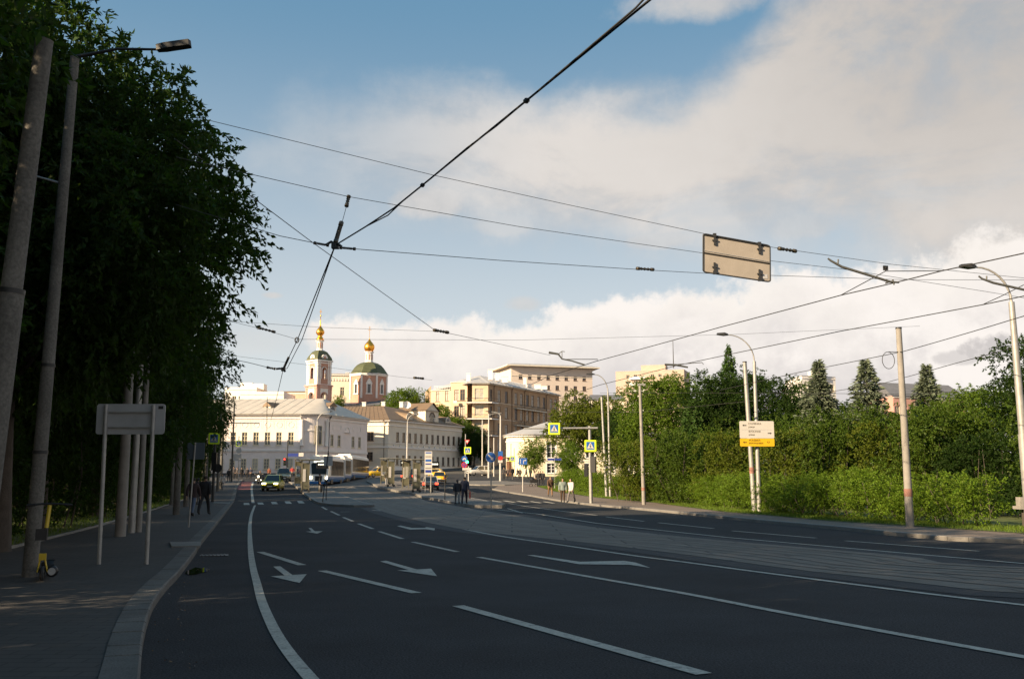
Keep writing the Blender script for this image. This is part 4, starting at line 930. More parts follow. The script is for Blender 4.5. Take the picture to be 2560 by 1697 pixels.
    b.roofplane(r, c_, en, lo(r2), lo(r1), 1.6); b.roofplane(r, c4, c_, lo(r1), lo((-13, 262, zr - 1)), 1.6); b.roofplane(r, en, bk, lo(r2), lo(r2), 0); b.roofplane(r, bk, bl, lo((-13, 262, zr - 1)), lo(r2), 0); b.roofplane(r, bl, c4, lo((-13, 262, zr - 1)), lo((-13, 262, zr - 1)), 0)
    ro = r.build('roof', roof_gr, b.e)
    fl = MB(); fl.plate([lo((L0.x, L0.y, E - 1.25)), lo((L1.x, L1.y, E - 1.25)), lo((L1.x, 276, E - 1.25)), lo((-24, 275, E - 1.25))], (0, 0, -1), .3); fl.plate([lo((L1.x, L1.y + .1, E + .65)), lo((L2.x, L2.y + .1, E + .65)), lo((L2.x, 262, E + .65)), lo((L1.x, 262, E + .65))], (0, 0, -1), .3); fl.build('flat_roof', roof_gr, b.e)
    for (px, py, w_, h) in ((1226, 950, 1.2, 2.6), (1243, 952, 1.0, 2.0), (1262, 957, 1.6, 1.6), (1312, 961, .9, 1.8), (1322, 968, 1.5, .8), (1344, 973, 1.8, 1.2), (1361, 976, 1.6, 1.1)):
        t = (px - 1220) / 180; Y = 256 + 32 * t; chimney(b, at(px, py, Y), w_, w_ * .8, h)
    chimney(b, at(1171, 953, 256), 1.0, 1.0, 1.9)
    p = at(1138, 1005, 252.5); mb = MB(); mb.box((0, -.3, 0), (.9, .5, .65)); mb.lathe([(.0, 0), (.26, 0)], 10, (0, 0, 0)); o = mb.build('air_conditioner', whitep, b.e, lo(p))
    mb = MB()
    for k in range(14): mb.box((k * .45, 0, .45), (.06, .06, .9))
    mb.box((2.9, 0, .9), (6, .06, .06)); mb.build('roof_railing', whitep, b.e, lo((L0.x + .8, L0.y + .3, E - 1.0)), -.2)
    b.done([brick_b, brick_l], plaster_c)
brick_house()
# ---- pale tall block with the broad eaves
def pale_block():
    b = Bld('pale_block', 'tall pale block with a broad overhanging eave and small square windows', 'building', (0, 342)); z0 = b.o.z; E = EYE + 288 * 340 / 2490; H = E - z0
    A = Vector((-.3, 340)); B = Vector((28.3, 349)); S = Vector((-6.2, 358)); M, wd = b.M(A, B)
    def zz(py): return EYE + (1205 - py) / 2490 * 342 - z0
    ops = []
    for j, (p0, p1) in enumerate(((949.5, 938.5), (975, 963.5), (1001, 989), (1026, 1014), (1052, 1040))):
        for i in range(8): x = wd * (.092 + .112 * i); ops.append((x, zz(p0 + (i - 3.5) * .55), x + 1.35, zz(p1 + (i - 3.5) * .55)))
    ops = [(a, round(zz_ := (c0 + 0), 3), c, round(d, 3)) for a, c0, c, d in ops]
    # level rows
    rows_ = {}
    for j in range(5): 
        for i in range(8): a, c0, c, d = ops[j * 8 + i]; m = ops[j * 8 + 3]; ops[j * 8 + i] = (a, m[1], c, m[3])
    b.facade(A, B, H, ops, frameb, glass, 1, .25); b.facade(S, A, H, [(wd_, zz(985), wd_ + 1.2, zz(975)) for wd_ in (7, 13)], frameb, glass, 1)
    b.facade(B, Vector((24, 366)), H); b.facade(Vector((24, 366)), S, H); b.band(A, B, H - 3.2, H - 3.0, .12)
    r = MB(); lo = b.loc; o_ = 2.0
    P = [(-1.6, 337.6), (30.9, 347.2), (26, 368.5), (-8.8, 359.4)]; Z = E + .1
    r.prism([(p[0] - b.o.x, p[1] - b.o.y) for p in P], Z - b.o.z, Z - b.o.z + .35)
    q = [(.2, 340.6), (28, 349), (24, 365), (-5.6, 357)]; bot = [lo((*p, Z + .35)) for p in P]; top = [lo((*p, Z + 1.1)) for p in q]
    r.add(bot + top, [(0, 1, 5, 4), (1, 2, 6, 5), (2, 3, 7, 6), (3, 0, 4, 7), (4, 5, 6, 7)], 1); r.build('eaves_roof', [plaster_c, roof_gr], b.e); b.done(plaster_p, plaster_c)
pale_block()
# ---- distant tower block
tower_brick = mat('tower_brick', (.46, .36, .29), .9, 0, .1, .5)
def tower_block():
    b = Bld('tower_block', 'distant light brick tower block with stacked white balconies', 'building', (48, 450)); z0 = b.o.z; E = EYE + 276 * 450 / 2490; H = E - z0
    A = Vector((47.6, 455)); B = Vector((77.5, 446)); C_ = Vector((83, 462)); M, wd = b.M(A, B); ops = []
    for j in range(9):
        z = H - 2.6 - j * 2.95
        for fx in (.16, .27, .52, .63, .86): ops.append((wd * fx, z - .2, wd * fx + 1.5, z + 1.25))
    b.facade(A, B, H, ops, framew, glass, 1); b.facade(B, C_, H, row(3, 3.4, 4, 1.5, H - 3, H - 1.5) + row(3, 3.4, 4, 1.5, H - 6, H - 4.5)); b.facade(C_, Vector((55, 475)), H); b.facade(Vector((55, 475)), A, H)
    for j in range(9):
        z = H - 3.4 - j * 2.95; mb = MB(); mb.M = M; mb.bx(wd * .21, wd * .43, -1.2, 0, z - .2, z); mb.bx(wd * .21, wd * .43, -1.25, -1.15, z, z + 1.0); mb.build('balcony', whitep, b.e)
    r = MB(); r.prism([(p.x - b.o.x, p.y - b.o.y) for p in (A, B, C_, Vector((55, 475)))], H - .05, H + .4); r.M = M; r.bx(wd * .36, wd * .72, 3, 10, H + .4, H + 3.2); r.build('roof', tower_brick, b.e); b.done(tower_brick)
    mb = MB(); mb.tube([(0, 0, 0), (0, 0, 13)], [.25, .12], 5); mb.build('mast', iron, b.e, b.loc(at(1684, 920, 452)))
tower_block()
# ---- yellow pavilion
def pavilion():
    b = Bld('yellow_pavilion', 'low yellow pavilion with a rounded end and pale grey roof behind the trees', 'building', (1, 168)); z0 = b.o.z; E = EYE + 119 * 165 / 2490; H = E - z0
    cen = Vector((3.6, 170.6)); rr = 4.6; pts = [cen + Vector((math.cos(q), math.sin(q))) * rr for q in [R(180) + R(90) * i / 9 for i in range(10)]]
    for i in range(9):
        W_ = (pts[i + 1] - pts[i]).length; b.facade(pts[i], pts[i + 1], H, [(W_ * .3, 2.2, W_ * .7, 5.4)] if i in (3, ) else [], framew, glass, 2)
        b.band(pts[i], pts[i + 1], H - .35, H, .35); b.band(pts[i], pts[i + 1], H - 1.2, H - 1.0, .1)
    A = pts[-1]; B = Vector((24, 168.5)); M, wd = b.M(A, B); b.facade(A, B, H, row(2.2, 3.3, 6, 1.5, 3.0, 5.6) + row(2.2, 3.3, 6, 1.5, .5, 2.1), whitep, glass, 3, .25, 0, -2.5, False, .18)
    b.band(A, B, H - .35, H, .35); b.band(A, B, 2.45, 2.6, .1); b.facade(B, Vector((24, 182)), H); b.facade(Vector((24, 182)), Vector((-1, 182)), H); b.facade(Vector((-1, 182)), pts[0], H)
    r = MB(); lo = b.loc; top = Vector((6.8, 173.5, E + 2.7)); t2 = Vector((20, 175, E + 2.7)); cv = [lo((cen.x + (p.x - cen.x) * 1.13, cen.y + (p.y - cen.y) * 1.13, E)) for p in pts]
    for i in range(9): b.roofplane(r, cv[i], cv[i + 1], lo(top), lo(top), 1.3)
    b.roofplane(r, cv[-1], lo((24.6, 168, E)), lo(t2), lo(top), 1.3); b.roofplane(r, lo((24.6, 168, E)), lo((24.6, 182.5, E)), lo(t2), lo(t2), 0); b.roofplane(r, lo((24.6, 182.5, E)), lo((-1.6, 182.5, E)), lo(top), lo(t2), 0); b.roofplane(r, lo((-1.6, 182.5, E)), cv[0], lo(top), lo(top), 0)
    r.build('roof', roof_gr, b.e)
    M2, w2 = b.M(pts[1], pts[3]); mb = MB(); mb.M = M2; mb.bx(.8, 2.2, -.3, .1, 0, 2.5); mb.bx(.6, 2.4, -1.0, .1, 3.0, 3.15); mb.build('door', doorm, b.e)
    b.done(plaster_y, plaster_w2)
pavilion()
# ---- church
def church():
    Y = 275; x = (795 - 1280) / 2490 * Y; zb0 = zh(x, Y); b = thing('church_bell_tower', 'slender red and white church bell tower with a gilded onion top', 'church tower', (x, Y, zb0)); k = Y / 2490.0
    def z(py): return EYE + (1205 - py) * k - zb0
    def sq(mb, w_, z0, z1, mi): mb.lathe([(w_ * .7071, z0), (w_ * .7071, z1)], 4, (0, 0, 0), mi, R(45), False)
    rz = R(48)
    def bx4(name, m, fn):
        mb = MB(); fn(mb); o = mb.build(name, m, b, (0, 0, 0), rz); return o
    W1, W2 = 5.0, 4.7
    def tier(name, w_, z0, z1, aw, a0, a1):                    # four walls with an arched opening in each
        mb = MB(); n = 8; h = w_ / 2
        for s in range(4):
            mb.M = Matrix.Rotation(s * math.pi / 2, 4, 'Z')
            arc = [(aw / 2 * math.cos(q * math.pi / n), a1 - aw / 2 + aw / 2 * math.sin(q * math.pi / n)) for q in range(n + 1)]
            mb.quad((-h, -h, z0), (h, -h, z0), (h, -h, a0), (-h, -h, a0)); mb.quad((-h, -h, a0), (-aw / 2, -h, a0), (-aw / 2, -h, a1 - aw / 2), (-h, -h, a1 - aw / 2)); mb.quad((aw / 2, -h, a0), (h, -h, a0), (h, -h, a1 - aw / 2), (aw / 2, -h, a1 - aw / 2))
            for i in range(n):
                (xa, za), (xb, zb_) = arc[i], arc[i + 1]; ta = h * (1 - 2 * i / n); tb = h * (1 - 2 * (i + 1) / n); ya = z1
                mb.quad((xa, -h, za), (xa if False else ta, -h, ya), (tb, -h, ya), (xb, -h, zb_))
                mb.quad((xa, -h, za), (xb, -h, zb_), (xb, -h + .6, zb_), (xa, -h + .6, za))
            mb.quad((aw / 2, -h, a1 - aw / 2), (h, -h, a1 - aw / 2), (h, -h, z1)); mb.quad((-aw / 2, -h, a1 - aw / 2), (-h, -h, z1), (-h, -h, a1 - aw / 2))
            mb.quad((aw / 2, -h, a0), (aw / 2, -h, a1 - aw / 2), (aw / 2, -h + .6, a1 - aw / 2), (aw / 2, -h + .6, a0)); mb.quad((-aw / 2, -h, a0), (-aw / 2, -h + .6, a0), (-aw / 2, -h + .6, a1 - aw / 2), (-aw / 2, -h, a1 - aw / 2))
            # archivolt
            mb.tube([(-aw / 2 - .15, -h - .05, a0)] + [(p[0] * 1.15, -h - .05, p[1] + .05) for p in arc[::-1]] + [(aw / 2 + .15, -h - .05, a0)], .14, 4, 1, False)
            for sx in (-1, 1): mb.bx(sx * (h - .3) - .3, sx * (h - .3) + .3, -h - .12, -h + .2, z0, z1, 1); mb.bx(sx * (h - .95) - .17, sx * (h - .95) + .17, -h - .08, -h + .1, z0, z1, 1)
        mb.M = None; sq(mb, w_ + .7, z1 - .05, z1 + .35, 1); sq(mb, w_ + .3, z1 - .6, z1 - .3, 1); sq(mb, w_ - .2, z0 - .1, z0, 0); sq(mb, w_ + .35, z0, z0 + .3, 1)
        mb.quad((-h, -h, z1 - .02), (h, -h, z1 - .02), (h, h, z1 - .02), (-h, h, z1 - .02)); mb.quad((-h, -h, z0 + .1), (h, -h, z0 + .1), (h, h, z0 + .1), (-h, h, z0 + .1))
        return mb.build(name, [red_pl, plaster_w2] if name == 'bell_tier' else [plaster_w2, pink_pl], b, (0, 0, 0), rz)
    base = MB(); sq(base, W1 + .2, -3, z(1040), 0); base.build('wall', plaster_w, b, (0, 0, 0), rz)
    tier('lower_tier', W1, z(1040), z(968), 1.9, z(1010), z(984))
    tier('bell_tier', W2, z(966), z(906), 1.5, z(950), z(921))
    mb = MB(); mb.lathe([(.05, 1.0), (.3, .95), (.45, .5), (.62, 0)], 10, (0, 0, z(940))); mb.cyl((0, 0, z(940) + 1), (0, 0, z(910)), .05); mb.build('bell', darkm, b)
    mb = MB(); mb.lathe([((W2 + .5) * .7071, z(904)), ((W2 + .2) * .69, z(896)), (W2 * .60, z(889)), (W2 * .45, z(881)), (W2 * .28, z(877))], 4, (0, 0, 0), 0, R(45), False)
    dm = mb.build('dome', green_r, b, (0, 0, 0), rz)
    for s in range(4):                                      # lucarnes with kokoshnik gables
        mb = MB(); n = 8; mb.M = Matrix.Rotation(s * math.pi / 2, 4, 'Z'); h = W2 / 2
        arc = [(1.0 * math.cos(q * math.pi / n), z(898) + 1.05 * math.sin(q * math.pi / n)) for q in range(n + 1)]
        mb.add([(1.0, -h - .1, z(905)), (-1.0, -h - .1, z(905))] + [(p[0], -h - .1, p[1]) for p in arc[::-1]] + [(1.0, -h + 1.6, z(905)), (-1.0, -h + 1.6, z(905))] + [(p[0], -h + 1.6, p[1]) for p in arc[::-1]], [tuple(range(n + 3))] + [(i, (i + 1) % (n + 3), n + 3 + (i + 1) % (n + 3), n + 3 + i) for i in range(n + 3)])
        mb.add([(.42 * math.cos(q * .7854), -h - .13, z(897) + .42 * math.sin(q * .7854)) for q in range(8)], [tuple(range(8))], 1); mb.build('lucarne', [plaster_w2, red_pl], dm)
    mb = MB(); mb.lathe([(1.05, z(877)), (.95, z(875)), (.85, z(874)), (.85, z(855)), (1.2, z(853)), (1.2, z(851.5))], 8, (0, 0, 0), 0, 0, False)
    for s in range(8):
        q = s * math.pi / 4 + math.pi / 8; mb.box((.8 * math.cos(q), .8 * math.sin(q), z(864)), (.08, .36, 1.5), q, 1)
    mb.build('lantern', [plaster_w2, red_pl], b)
    on = [(.85, z(851.5)), (1.1, z(849)), (.95, z(846)), (.62, z(842)), (.58, z(839)), (.9, z(836)), (1.15, z(832.5)), (1.2, z(830)), (1.05, z(826)), (.7, z(821)), (.35, z(817)), (.18, z(813))]
    mb = MB(); mb.lathe(on, 18); mb.lathe([(.18, z(813)), (.12, z(800)), (.07, z(791)), (.2, z(790)), (.2, z(788)), (.05, z(786))], 10); mb.build('onion_dome', gold, b)
    mb = MB(); mb.box((0, 0, z(780)), (.12, .12, 2.0)); mb.box((0, 0, z(778)), (.75, .1, .12)); mb.box((0, 0, z(776)), (.4, .1, .1)); mb.build('cross', gold, b)
    # octagonal church
    Y2 = 290; x2 = (920 - 1280) / 2490 * Y2; z2 = zh(x2, Y2); e = thing('octagonal_church', 'red octagonal church with a green dome and gilded onion top', 'church', (x2, Y2, z2)); k2 = Y2 / 2490.0
    def zz(py): return EYE + (1205 - py) * k2 - z2
    Rr = 46 * k2 * 1.04; ph = R(-112.5 + 10); mb = MB(); mb.lathe([(Rr, -6), (Rr, zz(943))], 8, (0, 0, 0), 0, ph, False); mb.lathe([(Rr + .25, zz(945)), (Rr + .45, zz(942)), (Rr + .45, zz(938.5)), (Rr - .6, zz(938))], 8, (0, 0, 0), 1, ph, False)
    ap = Rr * math.cos(math.pi / 8)
    for s in range(8):
        q = ph + s * math.pi / 4; mb.box((Rr * .995 * math.cos(q), Rr * .995 * math.sin(q), zz(970)), (.5, .5, zz(940) - zz(1000)), q, 1)
    mb.build('wall', [red_pl, plaster_w2], e)
    for s in range(8):
        q = ph + math.pi / 8 + s * math.pi / 4; f = MB(); f.M = Matrix.Rotation(q + math.pi / 2, 4, 'Z') @ Matrix.Translation((0, -ap, 0)); zc = zz(988)
        f.bx(-.75, -.45, -.14, .05, zc, zc + 2.6); f.bx(.45, .75, -.14, .05, zc, zc + 2.6); f.bx(-.95, .95, -.18, .05, zc - .3, zc); f.bx(-.95, .95, -.18, .05, zc + 2.6, zc + 2.85)
        f.add([(-.8, -.14, zc + 2.85), (.8, -.14, zc + 2.85), (.45, -.14, zc + 3.6), (0, -.14, zc + 4.3), (-.45, -.14, zc + 3.6)], [(0, 1, 2, 3, 4)]); f.tube([(-.8, -.14, zc + 2.85), (-.45, -.14, zc + 3.6), (0, -.14, zc + 4.3), (.45, -.14, zc + 3.6), (.8, -.14, zc + 2.85)], .1, 4)
        w_ = f.build('window', plaster_w2, e); g = MB(); g.M = f.M; g.bx(-.45, .45, -.03, 0.03, zc, zc + 2.6); g.build('pane', glass, w_)
    mb = MB(); mb.lathe([(Rr + .35, zz(938.5)), (Rr * .93, zz(930)), (Rr * .83, zz(923)), (Rr * .68, zz(915.5)), (Rr * .48, zz(910)), (Rr * .22, zz(906.5)), (1.2, zz(906))], 8, (0, 0, 0), 0, ph, False); mb.build('dome', green_r, e)
    mb = MB(); mb.lathe([(1.35, zz(907)), (1.2, zz(904)), (1.15, zz(884)), (1.45, zz(882)), (1.45, zz(880))], 8, (0, 0, 0), 0, ph, False)
    for s in range(8):
        q = ph + math.pi / 8 + s * math.pi / 4; mb.box((1.08 * math.cos(q), 1.08 * math.sin(q), zz(894)), (.1, .4, 1.7), q, 1)
    mb.build('drum', [plaster_w2, red_pl], e)
    mb = MB(); mb.lathe([(1.0, zz(880)), (1.25, zz(877)), (1.5, zz(872)), (1.55, zz(868)), (1.42, zz(863)), (1.0, zz(858)), (.5, zz(853)), (.2, zz(849)), (.1, zz(845))], 18); mb.build('onion_dome', gold, e)
    mb = MB(); mb.box((0, 0, zz(830)), (.1, .1, 3.6)); mb.box((0, 0, zz(824)), (1.0, .08, .1)); mb.box((0, 0, zz(818)), (.6, .08, .1)); mb.build('cross', gold, e)
    # porch roofs and lower walls
    b3 = Bld('church_annex', 'low white annex with dark roofs at the foot of the octagonal church', 'building', (-41, 281), zh(-41, 281)); lo = b3.loc; E3 = EYE + 190 * 281 / 2490; H3 = E3 - b3.o.z
    P = [Vector(p) for p in ((-50, 282), (-44, 279), (-33, 281), (-26, 283))]
    for i in range(3): b3.facade(P[i], P[i + 1], H3 - (0 if i < 2 else .6), [(1.5, H3 - 3.2, 2.6, H3 - 1.4)], framew)
    b3.facade(P[3], Vector((-26, 292)), H3); b3.facade(Vector((-50, 292)), P[0], H3); b3.facade(Vector((-26, 292)), Vector((-50, 292)), H3); r = MB()
    b3.roofplane(r, lo((-50.6, 281.6, E3)), lo((-44, 278.4, E3)), lo((-44, 286, E3 + 1.2)), lo((-49, 287, E3 + 1.2)), 0); b3.roofplane(r, lo((-44, 278.4, E3)), lo((-33, 280.4, E3)), lo((-35, 286, E3 + 2.0)), lo((-42, 286, E3 + 1.6)), 0); b3.roofplane(r, lo((-33, 280.4, E3)), lo((-25.5, 282.6, E3 - .5)), lo((-26, 287, E3 + .6)), lo((-34, 286, E3 + 1.2)), 0); r.build('roof', roof_dk, b3.e); b3.done(plaster_w)
    # refectory behind
    b4 = Bld('white_refectory', 'white church house between the bell tower and the octagonal church', 'building', (-52, 296), zh(-52, 296)); Y4 = 296; E4 = EYE + 268 * Y4 / 2490; H4 = E4 - b4.o.z
    A, B = Vector((-56.5, 296)), Vector((-46, 297.5)); b4.facade(A, B, H4, [(5.2, H4 - 6.4, 6.4, H4 - 3.8), (1.5, H4 - 6.4, 2.4, H4 - 3.8)], framew); b4.facade(B, Vector((-46, 312)), H4); b4.facade(Vector((-46, 312)), Vector((-56.5, 312)), H4); b4.facade(Vector((-56.5, 312)), A, H4)
    b4.band(A, B, H4 - .3, H4, .4); b4.band(A, B, H4 - 1.1, H4 - .9, .15); b4.trim.M = b4.M(A, B)[0]
    for i in range(12): b4.trim.bx(.3 + i * .85, .65 + i * .85, -.2, .02, H4 - 1.9, H4 - 1.3)
    b4.trim.M = None; r = MB(); r.prism([(-4.9, -.5), (6.4, 1), (6.4, 16.4), (-4.9, 16.4)], H4, H4 + .3); r.box((2, 5, H4 + .7), (1.2, 1, .9)); r.box((4, 5, H4 + .6), (1.0, 1, .7)); r.build('roof', roof_gr, b4.e); b4.done(plaster_c, plaster_w2)
church()
# ---- lesser far buildings
def simple_bld(name, label, px0, px1, top, Y, depth, wallm, roofm, wins=None, slope=0, skew=0, roofh=.4):
    x0, x1 = (px0 - 1280) / 2490 * Y, (px1 - 1280) / 2490 * Y; b = Bld(name, label, 'building', (x0, Y)); E = EYE + (1205 - top) * Y / 2490; H = E - b.o.z
    A, B = Vector((x0, Y)), Vector((x1, Y + skew)); M, wd = b.M(A, B); ops = []
    if wins:
        n, w_, h, pitch, rows_ = wins
        for j in range(rows_):
            for i in range(n): x = wd * (i + .5) / n - w_ / 2; ops.append((x, H - pitch * (j + 1), x + w_, H - pitch * (j + 1) + h))
    b.facade(A, B, H, ops, framew, glass, 1); D1, D0 = Vector((x1, Y + skew + depth)), Vector((x0, Y + depth)); b.facade(B, D1, H); b.facade(D1, D0, H); b.facade(D0, A, H); r = MB(); lo = b.loc
    if slope:
        m0, m1 = lo((x0, Y + depth / 2, E + slope)), lo((x1, Y + skew + depth / 2, E + slope)); b.roofplane(r, lo((x0 - .5, Y - .5, E)), lo((x1 + .5, Y + skew - .5, E)), m1, m0, 0); b.roofplane(r, lo((D1.x + .5, D1.y + .5, E)), lo((D0.x - .5, D0.y + .5, E)), m0, m1, 0)
        r.add([lo((x0, Y, E)), m0, lo((x0, Y + depth, E)), lo((x1, Y + skew, E)), m1, lo((x1, Y + skew + depth, E))], [(0, 1, 2), (5, 4, 3)])
    else: r.prism([(p.x - b.o.x, p.y - b.o.y) for p in (A, B, D1, D0)], H, H + roofh)
    r.build('roof', roofm, b.e); b.band(A, B, H - .4, H - .1, .15); b.done(wallm, plaster_w2); return b
simple_bld('far_house', 'far white house with a flat parapet behind the white mansion roof', 598, 708, 984, 262, 14, plaster_w2, plaster_w, (6, 1.2, 1.8, 4, 2))
simple_bld('far_house', 'far white house with rooftop plant peeking beside the left trees', 560, 640, 973, 292, 14, plaster_w2, plaster_w, (5, 1.2, 1.8, 4, 2)); 
b = simple_bld('far_house', 'far house with a low brown parapet left of the bell tower', 700, 765, 983, 285, 12, brick_l, roof_br, (4, 1.2, 1.8, 4, 2))
mb = MB(); mb.bx(0, 7, 0, 4, 0, 1.8); mb.bx(0, 3.6, -.1, 4.1, 1.8, 2.1); o = mb.build('roof_plant_room', plaster_w2); tag(o, 'white plant room on the far white house roof beside the trees', 'roof hut'); o.location = at(600, 974, 296)
b = simple_bld('far_white_house', 'far white house behind the left blue spruce', 2008, 2105, 943, 260, 16, plaster_w2, roof_gr, (5, 1.1, 1.7, 3.6, 3), 0, 4)
chimney(b, at(2040, 944, 263), 3.2, 3, 1.5)
simple_bld('pink_house', 'low pink house with a grey roof behind the wire pole', 2235, 2450, 990, 190, 14, pink_pl, roof_dk, (10, 1.1, 1.8, 3.8, 2), 3.2, 6)
simple_bld('grey_house', 'low grey roofed house between the pale block and the tower block', 1480, 1560, 1000, 300, 14, plaster_p, roof_dk, (5, 1.2, 1.6, 3.5, 3), 2.0)
b = simple_bld('shade_block', 'hidden block added behind the left trees to shade the white mansion', -305, 223, 805, 150, 15, plaster_p, roof_gr, (8, 1.4, 1.8, 3.4, 6))  # added out of sight, sized to shade the white mansion's lower front
# ================================================================ poles, signs, shelters
def plate2(mb, pts, y, t, mi=0):                     # polygon in the xz plane, thickness along y
    n = len(pts); mb.add([(p[0], y, p[1]) for p in pts] + [(p[0], y + t, p[1]) for p in pts], [tuple(range(n)), tuple(range(n, 2 * n))[::-1]] + [(i, n + i, n + (i + 1) % n, (i + 1) % n) for i in range(n)], mi)
def rrect(w_, h, r, cx=0, cz=0, n=4):
    out = []
    for sx, sz, a in ((1, 1, 0), (-1, 1, 90), (-1, -1, 180), (1, -1, 270)):
        for i in range(n + 1):
            q = R(a + 90 * i / n); out.append((cx + sx * (w_ / 2 - r) + r * math.cos(q), cz + sz * (h / 2 - r) + r * math.sin(q)))
    return out
def disc(r, cx=0, cz=0, n=20): return [(cx + r * math.cos(2 * math.pi * i / n), cz + r * math.sin(2 * math.pi * i / n)) for i in range(n)]
lime = mat('lime_reflective', (.62, .80, .02), .5, 0, .05); blue = mat('sign_blue', (.02, .10, .36), .45, 0, .08); navy = mat('sign_navy', (.02, .04, .22), .45, 0, .08)
red = mat('sign_red', (.55, .03, .03), .45, 0, .08); signw = mat('sign_white', (.52, .49, .45), .5, 0, .05); yel = mat('sign_yellow', (.62, .38, .006), .5, 0, .05); alum = mat('aluminium_back', (.42, .42, .42), .5, .2, .12, 3); ink = mat('ink', (.03, .025, .02), .6, 0, 0)
tanback = mat('weathered_sign_back', (.30, .265, .225), .6, .1, .10, 3)
inkt = mat('faded_lettering', (.17, .14, .09), .6, 0, 0); inky = mat('brown_lettering', (.10, .045, .004), .6, 0, 0)
MB.plate2 = plate2
def text_mesh(name, s, size, m, parent, loc, align='LEFT', rot=(R(90), 0, 0)):
    c = D.curves.new('lettering', 'FONT'); c.body = s; c.size = size; c.align_x = align; c.extrude = .002
    o = D.objects.new('tmp', c); col.objects.link(o); C.view_layer.update()
    me = D.meshes.new_from_object(o.evaluated_get(C.evaluated_depsgraph_get())); D.objects.remove(o); D.curves.remove(c)
    me.materials.clear(); me.materials.append(m); t = put(name, me, parent, loc); t.rotation_euler = rot; return t
def crossing_panel(parent, loc, s, rz=0, border=True):
    mb = MB(); plate2(mb, rrect(s, s, s * .06), 0, .02); e = mb.build('crossing_panel', lime, parent, loc, rz); k = s * (.70 if border else .94); b = MB()
    plate2(b, rrect(k, k, k * .04), -.006, .006, 0); plate2(b, [(-k * .44, -k * .36), (k * .44, -k * .36), (0, k * .44)], -.011, .005, 1)
    h = k * .5
    for q in ([(-.07, .40), (.02, .44), (.10, .30), (.06, .02), (-.06, .02), (-.10, .26)], [(-.06, .04), (.02, .04), (-.10, -.36), (-.20, -.36)], [(.0, .04), (.06, .04), (.20, -.34), (.11, -.36)], [(-.07, .36), (-.02, .30), (-.22, .10), (-.26, .14)], [(.05, .36), (.09, .30), (.24, .12), (.19, .08)]): plate2(b, [(x * h * 1.25, z * h * 1.05 - k * .12) for x, z in q], -.016, .005, 2)
    plate2(b, disc(k * .05, .005, k * .2, 10), -.016, .005, 2)
    for i in range(5): plate2(b, [(-k * .38 + i * k * .16, -k * .33), (-k * .31 + i * k * .16, -k * .33), (-k * .30 + i * k * .15, -k * .27), (-k * .36 + i * k * .15, -k * .27)], -.016, .005, 2)
    b.build('pedestrian_symbol', [blue, signw, ink], e); return e
def pole_thing(name, label, p, h, r0, r1, m, cat='pole', group=None, lean=(0, 0), band=None, cap=True):
    e = thing(name, label, cat, p, 0, group); mb = MB(); mb.tube([(0, 0, -.1), (lean[0] * .5, lean[1] * .5, h / 2), (lean[0], lean[1], h)], [r0, (r0 + r1) / 2, r1], 14)
    mb.build('pole', m, e)
    if cap: c = MB(); c.cyl((lean[0], lean[1], h), (lean[0], lean[1], h + .05), r1 * 1.12, None, 12); c.build('cap', darkm, e)
    if band: b = MB(); b.cyl((lean[0] * band[0] / h, lean[1] * band[0] / h, band[0]), (lean[0] * band[1] / h, lean[1] * band[1] / h, band[1]), r0 * 1.03, None, 14); b.build('paint_band', mat('red_band', (.26, .13, .10), .8, 0, .3, 4), e)
    return e
def lamp_arm(e, h, reach, ang, head=.8, rise=1.1, r=.045, lean=(0, 0)):
    """swan-neck arm with a flat lantern at its end, parented to a pole thing"""
    d = Vector((math.cos(ang), math.sin(ang), 0)); a = Vector((lean[0], lean[1], h)); pts = []
    for i in range(9):
        t = i / 8; q = t * math.pi / 2; pts.append(a + d * (reach * (1 - math.cos(q))) + Vector((0, 0, rise * math.sin(q))))
    mb = MB(); mb.tube(pts, [r * 1.3 - r * .5 * i / 8 for i in range(9)], 8); arm = mb.build('lamp_arm', steel, e)
    p = pts[-1]; hb = MB(); hb.M = Matrix.Translation(p) @ Matrix.Rotation(ang, 4, 'Z') @ Matrix.Rotation(R(-6), 4, 'Y'); k = head
    hb.add([(0, -.06, -.03), (k * .35, -.15, -.06), (k, -.12, -.05), (k, .12, -.05), (k * .35, .15, -.06), (0, .06, -.03), (0, -.05, .05), (k * .35, -.12, .09), (k, -.08, .03), (k, .08, .03), (k * .35, .12, .09), (0, .05, .05)],
           [(5, 4, 3, 2, 1, 0), (6, 7, 8, 9, 10, 11)] + [(i, (i + 1) % 6, 6 + (i + 1) % 6, 6 + i) for i in range(6)]); hb.build('lantern', darkm, e); return arm
def hgt(px, py, Y, p): return at(px, py, Y).z - p.z
# --- left side
concrete_d = mat('shaded_concrete', (.13, .12, .105), .9, 0, .35, 2.5, .35, 30, fine=.3)  # pole concrete with the shade of the left side darkened into its colour
def raked(name, label, pa, pb, Y, r0, r1, ztop, m, cat='pole', group=None):
    A, B = at(*pa, Y), at(*pb, Y); d = (B - A) / (B.z - A.z); z0 = zb(Y) + .1; base = A + d * (z0 - A.z); top = A + d * (ztop - A.z) - base
    e = thing(name, label, cat, base, 0, group); mb = MB(); mb.tube([(0, 0, -.1), top * .5, top], [r0, (r0 + r1) / 2, r1], 18); mb.build('pole', m, e); return e, base, top
e, bs, tp = raked('tram_wire_pole', 'thick concrete wire pole at the left edge, nearest the camera', (-12, 1030), (84, 300), 9.5, .118, .086, 6.0, concrete_d)
zc = at(25, 729, 9.5).z; mb = MB(); mb.tube([tp * (-.01), tp * ((zc - bs.z) / tp.z)], [.138, .122], 18); mb.build('sleeve', concrete_d, e)
